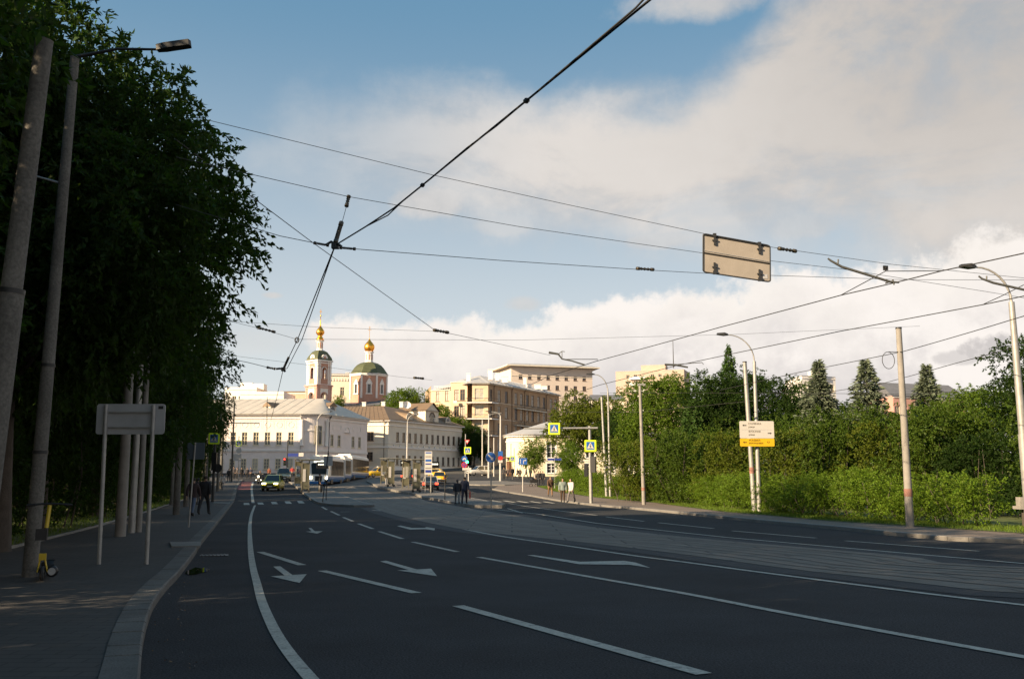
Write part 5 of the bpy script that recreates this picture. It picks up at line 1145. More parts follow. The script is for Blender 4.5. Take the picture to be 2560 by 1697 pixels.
mb = MB(); mb.tube([(0, 0, 0) if False else tp * ((zc - bs.z) / tp.z - .004), tp * ((zc - bs.z) / tp.z + .004)], .126, 18); mb.build('collar', darkm, e)
e, bs, tp = raked('street_lamp', 'street lamp on the slim pole by the kick scooter, lantern poking from the foliage', (92, 1225), (133, 756), 16.2, .12, .075, 8.8, concrete_d, 'street lamp')
q0_, q1_ = at(398, 124, 16.2) - bs, at(480, 112, 16.2) - bs; mb = MB(); mb.tube([tp, tp.lerp(q0_, .5) + Vector((0, 0, .08)), q0_], [.035, .026, .022], 8); mb.build('lamp_arm', darkm, e)
mb = MB(); mb.M = Matrix.Translation(q0_ + Vector((-.04, 0, .02))) @ Matrix.Rotation(-math.atan2(q1_.z - q0_.z, q1_.x - q0_.x), 4, 'Y'); L_ = (q1_ - q0_).length; mb.prism([(0, -.06), (L_ * .25, -.09), (L_, -.085), (L_ + .02, 0), (L_, .085), (L_ * .25, .09), (0, .06)], -.05, .05); mb.build('lantern', darkm, e)
for pz in (913, 1130): zc = at(110, pz, 16.2).z; f = (zc - bs.z) / tp.z; mb = MB(); mb.tube([tp * (f - .003), tp * (f + .003)], .128 - .04 * f, 16); mb.build('strap', darkm, e)
mb = MB(); f = (at(135, 460, 16.2).z - bs.z) / tp.z; mb.tube([tp * f, tp * f + Vector((.0, .0, .0)), tp * f + Vector((-.55, 0, .15))], .02, 6); mb.build('bracket', steel, e)
g3 = 'three grouped poles behind the blank sign'
p = G(300, 1340, .12); pole_thing('street_pole', 'stout dark pole, leftmost of three grouped poles behind the blank sign', p, 10, .15, .10, concrete, 'pole', g3)
p = G(328, 1331, .12); pole_thing('street_pole', 'pale middle pole of the three grouped poles behind the blank sign', p, 10, .105, .08, steel, 'pole', g3)
p = G(346, 1329, .12); pole_thing('street_pole', 'right-hand pole of the three grouped poles behind the blank sign', p, 10, .09, .07, concrete, 'pole', g3)
fg = 'poles along the far left pavement'
for px, py, r, h, lb in ((440, 1286, .16, 9, 'dark pole to the left of the two walkers'), (464, 1266, .16, 9, 'dark pole directly behind the left walker'), (513, 1238, .15, 9, 'grey pole left of the left crossing sign post'), (543, 1228, .14, 9, 'grey pole just right of the left crossing sign post'), (551, 1222, .16, 10, 'tall dark pole beside the person in white on the left pavement'), (428, 1262, .13, 9, 'dark pole half hidden by the undergrowth, furthest left of the far pavement poles'), (505, 1225, .12, 9, 'thin far pole between the left walkers and the crossing sign')):
    p = G(px, py, .12); pole_thing('street_pole', lb, p, h, r, r * .7, concrete_d, 'pole', fg)
# blank sign seen from the back
p = G(306, 1409, .12); e = thing('road_sign', 'blank grey back of a wide road sign on two thin posts, left pavement', 'road sign', p); Y = p.y
def lx(px, py): v = at(px, py, Y); return v.x - p.x, v.z - p.z
c = [lx(240, 1008), lx(411, 1012), lx(410, 1086), lx(237, 1084)]; cx = (c[0][0] + c[1][0]) / 2; cz = (c[0][1] + c[2][1]) / 2; W_ = c[1][0] - c[0][0]; H_ = c[0][1] - c[3][1]
mb = MB(); plate2(mb, rrect(W_, H_, .05, cx, cz), .05, .02); pn = mb.build('panel', alum, e)
mb = MB(); mb.bx(cx - W_ * .32, cx + W_ * .32, .02, .048, cz + H_ * .2, cz + H_ * .25); mb.build('crossbar', steel, pn); mb = MB(); mb.bx(cx - W_ * .32, cx + W_ * .32, .02, .048, cz - H_ * .3, cz - H_ * .25); mb.build('crossbar', steel, pn)
mb = MB(); mb.bx(cx + W_ * .4, cx + W_ * .47, .043, .049, cz + H_ * .33, cz + H_ * .43); mb.build('sticker', darkm, pn)
for pxb, pxt in ((247, 265), (366, 384)):
    a, b_ = lx(pxb, 1409), lx(pxt, 1012); mb = MB(); mb.tube([(a[0], 0, -.1), (b_[0] - .0, 0, b_[1])], .038, 10); mb.build('post', steel, e)
# second blank sign further on
p = G(471, 1317, .12); e = thing('road_sign', 'small bluish sign back on a thin post above the two walkers', 'road sign', p); v0, v1 = at(466, 1148, p.y), at(511, 1106, p.y)
mb = MB(); plate2(mb, rrect(v1.x - v0.x, v1.z - v0.z, .03, (v0.x + v1.x) / 2 - p.x, (v0.z + v1.z) / 2 - p.z), .04, .02); mb.build('panel', mat('blue_grey_back', (.12, .15, .18), .5, .2, .1), e); mb = MB(); vt = at(488, 1106, p.y); mb.tube([(0, 0, -.1), (vt.x - p.x, 0, vt.z - p.z)], .03, 8); mb.build('post', steel, e)
# traffic light builder
def lights(parent, loc, rz=0, lit=None, h=.95, back=False):
    mb = MB(); mb.box((0, 0, 0), (.36, .24, h)); o = mb.build('traffic_light', blackp, parent, loc, rz)
    for i, cn in enumerate(('red', 'amber', 'green')):
        z = h / 2 - h / 6 - i * h / 3; v = MB(); v.lathe([(.12, 0), (.12, .18)], 12, (0, 0, 0), 0, 0, False, math.pi * 0, math.pi); v_ = v.build('visor', blackp, o, (0, -.12, z)); v_.rotation_euler = (R(90), 0, 0)
        cc = {'red': (1, .03, .02), 'amber': (.9, .4, .02), 'green': (.05, .9, .25)}[cn]; on = lit == cn
        m = mat('lamp_' + cn + ('_lit' if on else ''), cc if on else tuple(.08 * q for q in cc), .3, 0, 0, emit=(cc, 4.0) if on else None); l = MB(); plate2(l, disc(.11, 0, z, 14), -.13, .01); l.build('lens', m, o)
    return o
# left crossing sign post with a signal seen from behind
p = G(531, 1254, .12); Y = p.y; e = thing('signal_post', 'dark signal post with a lime bordered crossing sign on the left pavement', 'traffic signal', p); mb = MB(); mb.cyl((0, 0, -.1), (0, 0, at(535, 1082, Y).z - p.z), .11, .09, 12); mb.build('post', darkm, e)
v = at(536, 1096, Y); crossing_panel(e, (v.x - p.x, -.13, v.z - p.z), 28 / 2490 * Y); v = at(537, 1153, Y); lights(e, (v.x - p.x, -.15, v.z - p.z), math.pi, None, 1.3); mb = MB(); plate2(mb, disc(.32, 0, 0), 0, .02); v = at(546, 1170, Y); mb.build('round_sign', darkm, e, (v.x - p.x, -.2, v.z - p.z))
# far left crossing sign with a round sign
p = G(596, 1203, .1); Y = p.y; e = thing('sign_post', 'thin post with a small crossing sign above a grey round sign, before the white mansion', 'road sign', p); mb = MB(); v = at(597, 1090, Y); mb.cyl((0, 0, -.1), (v.x - p.x, 0, v.z - p.z), .07, .06, 8); mb.build('post', steel, e)
v = at(597, 1108.5, Y); crossing_panel(e, (v.x - p.x, -.1, v.z - p.z), 14 / 2490 * Y); v = at(597, 1126, Y); mb = MB(); plate2(mb, disc(.38), 0, .02); mb.build('round_sign', alum, e, (v.x - p.x, -.1, v.z - p.z)); v = at(593, 1143, Y); mb = MB(); plate2(mb, rrect(1.2, .9, .05), 0, .02); mb.build('panel', alum, e, (v.x - p.x, -.1, v.z - p.z))
p = G(578, 1204, .1); e = pole_thing('tram_wire_pole', 'tram wire pole with a long horizontal bracket before the white mansion', p, at(578, 1010, p.y).z - p.z, .14, .1, darkm); v0, v1 = at(556, 1057, p.y), at(649, 1058, p.y); mb = MB(); mb.tube([(v0.x - p.x, 0, v0.z - p.z), (v1.x - p.x, 0, v1.z - p.z)], .07, 6); mb.build('bracket', darkm, e)
p = G(716, 1200, .1); Y = p.y; e = thing('signal_post', 'signal post showing red in front of the white mansion', 'traffic signal', p); v = at(717, 1100, Y); mb = MB(); mb.cyl((0, 0, -.1), (0, 0, v.z - p.z), .1, .08, 8); mb.build('post', darkm, e); v = at(712, 1154, Y); lights(e, (v.x - p.x, -.1, v.z - p.z), 0, 'red', 1.1)
v = at(739, 1137, Y); mb = MB(); plate2(mb, rrect(26 / 2490 * Y, 7.5 / 2490 * Y, .05), 0, .03); mb.build('street_sign', navy, e, (v.x - p.x - .35, -.1, v.z - p.z)); v = at(753, 1136, Y); mb = MB(); plate2(mb, rrect(12 / 2490 * Y, 9 / 2490 * Y, .05), 0, .03); mb.build('white_sign', signw, e, (v.x - p.x, -.1, v.z - p.z)); mb = MB(); mb.cyl((0, -.05, 0), (v.x - p.x, -.05, 0), .03, None, 6); mb.build('bracket', darkm, e, (0, 0, at(739, 1137, Y).z - p.z))
# --- hanging sign over the road
Y = 27.0; e = thing('hanging_sign', 'large blank tan sign hung from the span wires over the road, seen from behind', 'road sign', at(1841, 645, Y)); o_ = e.location.copy()
cs4 = [at(*q, Y) - o_ for q in ((1758, 584), (1925, 614), (1926, 705), (1758, 680))]; ux = (cs4[1] - cs4[0]); uz = (cs4[0] - cs4[3])
def sp(a, b): return cs4[3].lerp(cs4[2], a) + (cs4[0].lerp(cs4[1], a) - cs4[3].lerp(cs4[2], a)) * b
rr = [(a, b) for a, b in rrect(1, 1, .05, .5, .5)]; rr = [(min(1, max(0, .5 + (a - .5))), b) for a, b in rr]
mb = MB(); mb.plate([sp(a, b) for a, b in rr], (0, 1, 0), .03); pn = mb.build('panel', tanback, e)
mb = MB(); mb.tube([sp(a, b) + Vector((0, -.005, 0)) for a, b in rr + rr[:1]], .022, 5); mb.build('rim', darkm, pn)
mb = MB(); mb.tube([sp(.01, .50) + Vector((0, -.02, 0)), sp(.99, .50) + Vector((0, -.02, 0))], .018, 5); mb.build('seam_rail', darkm, pn)
mb = MB(); mb.tube([sp(.01, .56) + Vector((0, -.015, 0)), sp(.99, .55) + Vector((0, -.015, 0))], .008, 4); mb.build('seam', alum, pn)
mb = MB(); mb.tube([sp(.01, .965) + Vector((0, -.02, 0)), sp(.99, .965) + Vector((0, -.02, 0))], .012, 4); mb.build('seam_rail', darkm, pn)
for a, b, up in ((.17, .93, 1), (.84, .91, 1), (.17, .10, -1), (.84, .10, -1)):
    q = sp(a, b) + Vector((0, -.03, 0)); mb = MB(); mb.box(tuple(q - Vector((0, 0, .07 * up))), (.05, .05, .26)); mb.box(tuple(q - Vector((0, .01, .07 * up))), (.14, .04, .04)); mb.box(tuple(q + Vector((0, 0, .08 * up))), (.09, .07, .1)); mb.build('bracket', darkm, pn)
q = sp(.925, .13); mb = MB(); mb.box(tuple(q + Vector((0, -.006, 0))), (.13, .008, .12)); mb.build('sticker', alum, pn)
# --- right side poles
p = G(2276, 1316, .13); pole_thing('tram_wire_pole', 'grey wire pole with a red band and a wire hoop, right pavement', p, at(2247, 822, p.y).z - p.z, .135, .095, concrete, 'pole', None, (at(2247, 822, p.y).x - p.x, 0), (1.0, 1.25)); e = [o for o in D.objects if o.name.startswith('tram_wire_pole')][-1]
Yp = p.y; e = [o for o in col.objects if o.type == 'EMPTY'][-1]; mb = MB(); hv = at(2220, 901, Yp) - p; mb.tube([(hv.x + .21 * math.cos(q * math.pi / 10), -.05, hv.z + .29 * math.sin(q * math.pi / 10)) for q in range(21)], .012, 5, 0, False); mb.build('wire_hoop', darkm, e)
mb = MB(); mb.tube([(hv.x + .02, -.05, hv.z + .29), (at(2245, 880, Yp).x - p.x, -.05, hv.z + .29)], .012, 5); mb.tube([(hv.x + .1, -.05, hv.z - .28), (at(2247, 922, Yp).x - p.x, -.05, hv.z - .3)], .012, 5) if False else None; mb.build('hoop_bracket', darkm, e)
p = G(1610, 1261, .13); pole_thing('street_pole', 'bare grey pole in front of the maple on the right pavement', p, at(1600, 962, p.y).z - p.z, .13, .09, concrete, 'pole', None, (at(1600, 962, p.y).x - p.x, 0), (.9, 1.1)); e = [o for o in col.objects if o.type == 'EMPTY'][-1]; mb = MB(); v = at(1600, 962, p.y) - p; mb.box((v.x + .1, -.05, v.z + .02), (.5, .15, .1)); mb.build('wire_clamp', steel, e)
# direction sign on two poles
pA = G(1887, 1280, .13); pB = G(1899, 1281, .13); Y = min(pA.y, pB.y) - .05
vt = at(1862, 906, pA.y); pole_thing('tram_wire_pole', 'thicker left pole carrying the white and yellow direction sign', pA, vt.z - pA.z, .13, .10, steel, 'pole', None, (vt.x - pA.x, 0), (1.9, 2.2))
vt = at(1886, 903, pB.y); h_ = vt.z - pB.z; e = pole_thing('street_lamp', 'slender swan-neck street lamp beside the direction sign', pB, h_, .115, .08, steel, 'street lamp', None, (vt.x - pB.x, 0), None, False); vv = at(1805, 837, pB.y) - pB; lamp_arm(e, h_, -(vv.x - (vt.x - pB.x)) - .3, math.pi, .55, vv.z - h_, .03, (vt.x - pB.x, 0))
v0, v1 = at(1848, 1116, Y), at(1932, 1053, Y); e = thing('direction_sign', 'white and yellow direction sign with street names and arrows, strapped to two poles', 'direction sign', ((v0.x + v1.x) / 2, Y - .22, (v0.z + v1.z) / 2)); W_ = v1.x - v0.x; H_ = v1.z - v0.z; e.rotation_euler.z = R(2)
mb = MB(); plate2(mb, rrect(W_, H_ * .68, .05, 0, H_ * .16), 0, .03); mb.bx(-W_ * .46, W_ * .46, -.004, .002, H_ * .155, H_ * .165, 1); mb.build('white_panel', [signw, alum], e); mb = MB(); plate2(mb, rrect(W_, H_ * .31, .05, 0, -H_ * .345), 0, .03); mb.build('yellow_panel', yel, e)
def arrow(cx, cz, s, d, m):
    mb = MB(); plate2(mb, [(cx + d * s, cz), (cx + d * s * .2, cz + s * .5), (cx + d * s * .3, cz + s * .2), (cx - d * s, cz + s * .2), (cx - d * s, cz - s * .2), (cx + d * s * .3, cz - s * .2), (cx + d * s * .2, cz - s * .5)], -.008, .006); mb.build('arrow', m, e)
arrow(-W_ * .365, H_ * .33, .10, -1, ink); arrow(W_ * .37, H_ * .02, .10, 1, ink); arrow(-W_ * .365, -H_ * .34, .10, -1, inky)
for s_, x, z, sz, m in (('СОЛЯНКА', -.25, .36, .13, inkt), ('улица', -.25, .24, .11, inkt), ('ЯУЗСКАЯ', -.25, .055, .13, inkt), ('улица', -.25, -.065, .11, inkt), ('УСАДЬБА', -.25, -.29, .12, inky), ('ВОРОНЦОВЫХ', -.25, -.40, .10, inky), ('0,3', .28, -.36, .11, inky)):
    text_mesh('lettering', s_, sz, m, e, (W_ * x, -.006, H_ * z - .0))
mb = MB()
for z in (.3, -.05, -.38): mb.bx(-W_ * .3, W_ * .3, .032, .06, H_ * z - .03, H_ * z + .03)
mb.build('strap', steel, e) if False else None
for z in (.3, -.38): mb = MB(); mb.bx(-W_ * .3, W_ * .3, .032, .1, H_ * z - .03, H_ * z + .03); mb.build('strap', steel, e)
# slim pair at 1505 / 1522
pA = G(1517, 1242, .13); vt = at(1504, 992, pA.y); pole_thing('street_pole', 'slim pale pole standing left of the slim lamp post by the hedge', pA, vt.z - pA.z, .13, .09, steel, 'pole', None, (vt.x - pA.x, 0))
pB = G(1526, 1243, .13); vt = at(1520, 982, pB.y); h_ = vt.z - pB.z; e = pole_thing('street_lamp', 'slim swan-neck lamp post by the hedge, right of the crossing signs', pB, h_, .11, .07, steel, 'street lamp', None, (vt.x - pB.x, 0), None, False); vv = at(1478, 936, pB.y) - pB; lamp_arm(e, h_, (vt.x - pB.x) - vv.x - .3, math.pi, .7, vv.z - h_, .04, (vt.x - pB.x, 0))
# right edge lamp
Y = 31.0; pB = GX(2582, Y, .13); A, B = at(2557.4, 1083, Y), at(2529, 755, Y); d = (B - A) / (B.z - A.z); base = A + d * (zb(Y) + .13 - A.z); e = thing('street_lamp', 'tall swan-neck street lamp at the right edge of the photo', 'street lamp', base); h_ = B.z - base.z; ln_ = (B.x - base.x, 0)
mb = MB(); mb.tube([(0, 0, -.1), (ln_[0] * .5, 0, h_ / 2), (ln_[0], 0, h_)], [.14, .115, .09], 14); mb.build('pole', steel, e); vv = at(2440, 668, Y) - base; lamp_arm(e, h_, ln_[0] - vv.x, math.pi, .5, vv.z - h_, .035, ln_)
mb = MB(); zs_ = at(2558, 1085, Y).z - base.z; mb.tube([(0, 0, 0), (ln_[0] * zs_ / h_, 0, zs_)], [.155, .14], 14); mb.build('sleeve', steel, e)
# stone post at far right
p = G(2574, 1322, .13); e = thing('stone_post', 'weathered pale stone gatepost in the shade at the right edge', 'post', p); mb = MB(); mb.bx(-.14, .14, -.14, .14, -.1, .62); mb.build('shaft', bark, e); mb = MB(); mb.bx(-.36, .36, -.25, .25, .62, .72); mb.build('slab', concrete, e); mb = MB(); mb.bx(-.3, -.05, -.14, .14, .72, 1.0); mb.build('finial', concrete, e)
# signal post with two crossing signs
p = G(1478, 1257, .13); Y = p.y; e = thing('signal_post', 'signal post on the right pavement with a long arm and two lime bordered crossing signs', 'traffic signal', p); v = at(1474, 1065, Y) - p; mb = MB(); mb.tube([(0, 0, -.1), (v.x, 0, v.z)], [.13, .1], 14); mb.build('post', steel, e)
a0, a1 = at(1310, 1071, Y) - p, at(1494, 1070, Y) - p; mb = MB(); mb.tube([(a0.x, -.12, a0.z), (a1.x, -.12, a1.z)], [.05, .075], 10); mb.build('arm', steel, e)
v = at(1385, 1072, Y) - p; crossing_panel(e, (v.x, -.3, v.z), 29 / 2490 * Y, R(-4)); v = at(1475.5, 1114.5, Y) - p; crossing_panel(e, (v.x, -.2, v.z), 29 / 2490 * Y, R(-4))
v = at(1479, 1161, Y) - p; lights(e, (v.x + .1, -.18, v.z), R(160), None, 1.1); v = at(1466, 1175, Y) - p; o = lights(e, (v.x, .25, v.z), R(80), None, .9)
# keep right sign on the platform tip
p = G(1228, 1266, .2); Y = p.y; e = thing('keep_right_sign', 'round blue sign with a white diagonal arrow on the platform tip', 'road sign', p); v = at(1227, 1143, Y) - p; mb = MB(); mb.tube([(0, 0, -.1), (v.x, 0, v.z + .3)], .035, 8); mb.build('post', steel, e); r_ = 13.2 / 2490 * Y; mb = MB(); plate2(mb, disc(r_, 0, 0, 28), 0, .02, 1); plate2(mb, disc(r_ * .94, 0, 0, 28), -.006, .006, 0); dn_ = mb.build('disc', [blue, signw], e, (v.x, -.05, v.z)); mb = MB(); s = r_
plate2(mb, [(a * s * .7071 - b * s * .7071 * -1 if False else (a - b) * .7071 * s * -1, (a + b) * .7071 * s * -1) if False else ((a + b) * .7071 * s, (-a + b) * .7071 * s) for a, b in ((.75, 0), (.25, .38), (.25, .11), (-.75, .11), (-.75, -.11), (.25, -.11), (.25, -.38))], -.012, .005); mb.build('arrow', signw, dn_)
for px, py, lb in ((1112, 1249, 'thin bare post on the tram platform between the silver car and the walking couple'), (815, 1249, 'short dark bollard post on the near tram platform'), ):
    p = G(px, py, .18); e = thing('post', lb, 'post', p); mb = MB(); h_ = 1.9 if px > 1000 else 1.5; mb.cyl((0, 0, -.1), (0, 0, h_ - .25), .035, None, 8); mb.build('shaft', darkm, e); mb = MB(); mb.cyl((0, 0, h_ - .25), (0, 0, h_), .09, .09, 8); mb.build('head', darkm, e)
p = G(806, 1254, .18); Y = p.y; e = thing('sign_post', 'thin post on the near platform with a grey sign back facing the camera', 'road sign', p); mb = MB(); mb.tube([(0, 0, -.1), (at(821, 1125, Y).x - p.x, 0, at(821, 1125, Y).z - p.z)], .035, 8); mb.build('post', darkm, e); v = at(820, 1152, Y) - p; mb = MB(); plate2(mb, rrect(22 / 2490 * Y, 24 / 2490 * Y, .03), .04, .02); mb.build('panel', alum, e, (v.x, 0, v.z))
# sign cluster on the traffic island
p = G(1163, 1208, .15); Y = p.y; e = thing('sign_cluster', 'post on the traffic island with round blue, no-stopping and crossing signs stacked', 'road sign', p); mb = MB(); mb.cyl((0, 0, -.1), (0, 0, at(1168, 1085, Y).z - p.z), .07, .06, 8); mb.build('post', steel, e)
mb = MB(); mb.cyl((8 / 2490 * Y, 0, -.1), (8 / 2490 * Y, 0, at(1171, 1165, Y).z - p.z), .07, None, 8); mb.build('post', signw, e)
v = at(1168, 1105, Y) - p; mb = MB(); k = 13 / 2490 * Y; plate2(mb, [(-k / 2, k * .45), (k / 2, k * .45), (0, -k * .45)], 0, .02, 0); plate2(mb, [(-k * .32, k * .34), (k * .32, k * .34), (0, -k * .24)], -.006, .006, 1); mb.build('yield_sign', [red, signw], e, (v.x, -.1, v.z))
v = at(1169, 1126, Y) - p; crossing_panel(e, (v.x, -.1, v.z), 17 / 2490 * Y)
v = at(1161, 1146.5, Y) - p; k = 7.2 / 2490 * Y; mb = MB(); plate2(mb, disc(k), 0, .02, 0); plate2(mb, [(-k * .6, -k * .45), (-k * .55, 0), (-k * .2, k * .35), (k * .2, k * .35), (k * .55, 0), (k * .6, -k * .45), (k * .3, -k * .45), (0, -k * .05), (-k * .3, -k * .45)], -.006, .006, 1); mb.build('turn_sign', [blue, signw], e, (v.x, -.1, v.z))
v = at(1161, 1162, Y) - p; mb = MB(); plate2(mb, disc(k * 1.05), 0, .02, 0); plate2(mb, disc(k * .8), -.005, .005, 1)
for a in (45, 135): ca, sa = math.cos(R(a)), math.sin(R(a)); plate2(mb, [(ca * k * .85 - sa * k * .1, sa * k * .85 + ca * k * .1), (-ca * k * .85 - sa * k * .1, -sa * k * .85 + ca * k * .1), (-ca * k * .85 + sa * k * .1, -sa * k * .85 - ca * k * .1), (ca * k * .85 + sa * k * .1, sa * k * .85 - ca * k * .1)], -.010, .004, 0)
mb.build('no_stopping_sign', [red, navy], e, (v.x, -.1, v.z))
v = at(1168, 1154.5, Y) - p; lm = mat('lamp_green_lit', (.05, .9, .25), .3, 0, 0, emit=((.05, .9, .25), 4.0)); mb = MB(); plate2(mb, disc(.17, 0, 0, 12), 0, .03); mb.build('green_lamp', lm, e, (v.x, -.2, v.z))
v = at(1165, 1172, Y) - p; mb = MB(); plate2(mb, rrect(22 / 2490 * Y, 6 / 2490 * Y, .03), 0, .02); mb.build('plate', signw, e, (v.x + .1, -.1, v.z))
# blue lane sign, small crossing sign, street name sign
p = G(1307, 1229, .13); Y = p.y; e = thing('lane_sign', 'blue lane direction sign with white arrows on a pale post', 'road sign', p); mb = MB(); mb.cyl((0, 0, -.1), (0, 0, at(1307, 1146, Y).z - p.z), .05, None, 8); mb.build('post', signw, e); v = at(1307, 1153, Y) - p; k = Y / 2490; mb = MB(); plate2(mb, rrect(21 * k, 16 * k, .04), 0, .02, 0)
plate2(mb, [(-6.6 * k, -6 * k), (-5.2 * k, -6 * k), (-5.2 * k, 3 * k), (-4 * k, 3 * k), (-5.9 * k, 6 * k), (-7.8 * k, 3 * k), (-6.6 * k, 3 * k)], -.006, .006, 1); plate2(mb, [(1 * k, -6 * k), (2.5 * k, -6 * k), (2.5 * k, 1 * k), (6 * k, 1.6 * k), (6 * k, .2 * k), (9 * k, 2.6 * k), (6 * k, 5 * k), (6 * k, 3.4 * k), (2.4 * k, 3 * k), (1 * k, 1.8 * k)], -.006, .006, 1); mb.build('panel', [blue, signw], e, (v.x, -.06, v.z))
p = G(1281, 1196, .12); Y = p.y; e = thing('crossing_sign', 'small lime bordered crossing sign in front of the pavilion end', 'road sign', p); mb = MB(); mb.cyl((0, 0, -.1), (0, 0, at(1281, 1141, Y).z - p.z), .05, None, 8); mb.build('post', steel, e); v = at(1281, 1147, Y) - p; crossing_panel(e, (v.x, -.07, v.z), 13.5 / 2490 * Y)
p = G(1387, 1222, .13); Y = p.y; e = thing('street_name_sign', 'street name signpost with dark blue blades beside the hedge end', 'road sign', p); mb = MB(); mb.cyl((0, 0, -.1), (0, 0, at(1385, 1138, Y).z - p.z), .05, None, 8); mb.build('post', steel, e)
for px, sx in ((1377, -1), (1395, 1)): v = at(px, 1148, Y) - p; mb = MB(); plate2(mb, rrect(17 / 2490 * Y, 5.5 / 2490 * Y, .04), 0, .03); mb.build('blade', navy, e, (v.x, -.06, v.z))
p = G(1251, 1187 + 14, .12); Y = p.y; e = pole_thing('street_lamp', 'pale swan-neck street lamp with small signs, left of the pavilion', p, at(1251, 1040, Y).z - p.z, .16, .09, signw, 'street lamp', None, (0, 0), None, False); lamp_arm(e, at(1251, 1040, Y).z - p.z, 1.3, math.pi, .8, .6, .06); v = at(1251, 1134, Y) - p; mb = MB(); plate2(mb, rrect(.65, .7, .04), 0, .02); mb.build('blue_sign', blue, e, (0, -.2, v.z)); v = at(1251, 1145, Y) - p; mb = MB(); plate2(mb, disc(.32), 0, .02); mb.build('round_sign', red, e, (0, -.2, v.z)); v = at(1251, 1153, Y) - p; mb = MB(); plate2(mb, rrect(.6, .35, .04), 0, .02); mb.build('plate', signw, e, (0, -.2, v.z))
p = GX(1222, 158, .1); Y = p.y; e = pole_thing('street_lamp', 'pale lamp post with a long curved arm in front of the brick apartment house', p, at(1222, 1034, Y).z - p.z, .16, .09, signw, 'street lamp', None, (0, 0), None, False); h_ = at(1222, 1034, Y).z - p.z; lamp_arm(e, h_ - .4, 1.8, 0, .5, .5, .05)
p = GX(1206, 175, .1); Y = p.y; pole_thing('street_pole', 'thin pale pole by the dark trees at the end of the cream mansion', p, at(1206, 1050, Y).z - p.z, .11, .08, signw)
p = GX(1235, 165, .1); Y = p.y; pole_thing('street_pole', 'short pale pole right of the curved lamp post before the brick house', p, at(1235, 1094, Y).z - p.z, .1, .08, signw)
for px, py, Y, reach, lb in ((794, 1054, 140, 2.6, 'curved street lamp in front of the white mansion corner'), (1019, 1056, 170, 2.4, 'curved street lamp in front of the cream mansion')):
    p = GX(px, Y, .1); e = pole_thing('street_lamp', lb, p, at(px, py, Y).z - p.z, .13, .08, signw, 'street lamp', None, (0, 0), None, False); lamp_arm(e, at(px, py, Y).z - p.z, reach * .6, 0, .5, 1.4, .06)
# --- tram stop shelters
sh_frame = mat('shelter_frame', (.20, .18, .12), .5, .3, .15); sh_glass = mat('shelter_glass', (.13, .125, .085), .06, 0, .3, 1, spec=.8); screen = mat('screen_black', (.012, .012, .012), .25, 0, 0); led = mat('screen_text', (.7, .7, .6), .5, 0, 0, emit=((.8, .8, .65), .8))
def shelter(label, pn, pf, w_=1.5, h=3.0, n=3):
    A = Vector((pn.x, pn.y)); B = Vector((pf.x, pf.y)); Ln = (B - A).length; rz = math.atan2(-(B - A).x, (B - A).y); e = thing('tram_shelter', label, 'tram stop shelter', pn, rz); e.rotation_euler.x = math.atan2(pf.z - pn.z, Ln)
    mb = MB(); mb.bx(-w_ / 2 - .1, w_ / 2 + .25, -.3, Ln + .3, h, h + .12); mb.bx(-w_ / 2 - .12, w_ / 2 + .27, -.32, Ln + .32, h + .03, h + .08, 1); mb.build('roof', [sh_frame, darkm], e)
    for y in (0, Ln):
        for x in (-w_ / 2 + .06, -w_ / 2 + .72): mb = MB(); mb.box((x, y, h / 2), (.09, .1, h)); mb.build('post', sh_frame, e)
        mb = MB(); mb.bx(-w_ / 2 + .1, -w_ / 2 + .68, y - .02, y + .02, .3, h - .3); g = mb.build('end_panel', sh_glass, e)
        mb = MB(); mb.bx(-w_ / 2 + .1, -w_ / 2 + .68, y - .04, y + .04, h - .3, h - .2); mb.build('panel_rail', sh_frame, g); mb = MB(); mb.bx(-w_ / 2 + .12, -w_ / 2 + .4, y - .05, y - .021, 1.0, 2.2); mb.build('notice', signw, g)
    mb = MB(); mb.bx(-w_ / 2 + .04, -w_ / 2 + .08, Ln * .2, Ln * .8, 1.2, h - .6); mb.build('back_panel', sh_glass, e)
    mb = MB(); mb.bx(-.1, .3, Ln * .25, Ln * .7, .42, .48); mb.build('bench', mat('bench_wood', (.16, .08, .04), .6, 0, .2), e)
    for y in (.28, .67): mb = MB(); mb.bx(0, .2, Ln * y - .05, Ln * y + .05, 0, .42); mb.build('bench_leg', darkm, e)
    mb = MB(); mb.bx(w_ / 2 - .1, w_ / 2 + 1.05, -.12, .0, h - .75, h - .1); s_ = mb.build('display', screen, e); mb = MB()
    for k in range(6): mb.bx(w_ / 2 + .05 + k * .15, w_ / 2 + .16 + k * .15, -.126, -.119, h - .42, h - .28)
    mb.build('display_text', led, s_)
    mb = MB(); mb.lathe([(.2, 0), (.22, .6), (.18, .65)], 10, (w_ / 2 + .35, .3, 0)); mb.build('bin', darkm, e)
    for x in (-w_ / 2 + .06, -w_ / 2 + .72): mb = MB(); mb.box((x, 0, .1), (.22, .24, .24)); mb.build('foot', darkm, e)
    return e
shelter('tram shelter on the near left platform, its black display facing the camera', G(772, 1230, .16), G(752, 1215, .16))
shelter('tram shelter beside the blue and white stop totem', G(1050, 1230, .2), G(1022, 1220, .2))
shelter('tram shelter between the tram and the black car', G(985, 1216, .2), G(966, 1209, .2))
p = G(1070, 1232, .2); Y = p.y; k = Y / 2490; e = thing('stop_totem', 'tall blue and white tram stop totem beside the nearest right shelter', 'stop sign', p); mb = MB(); mb.bx(-9.2 * k, 9.2 * k, -.05, .05, at(1070, 1186, Y).z - p.z, at(1070, 1128, Y).z - p.z); mb.build('panel', signw, e)
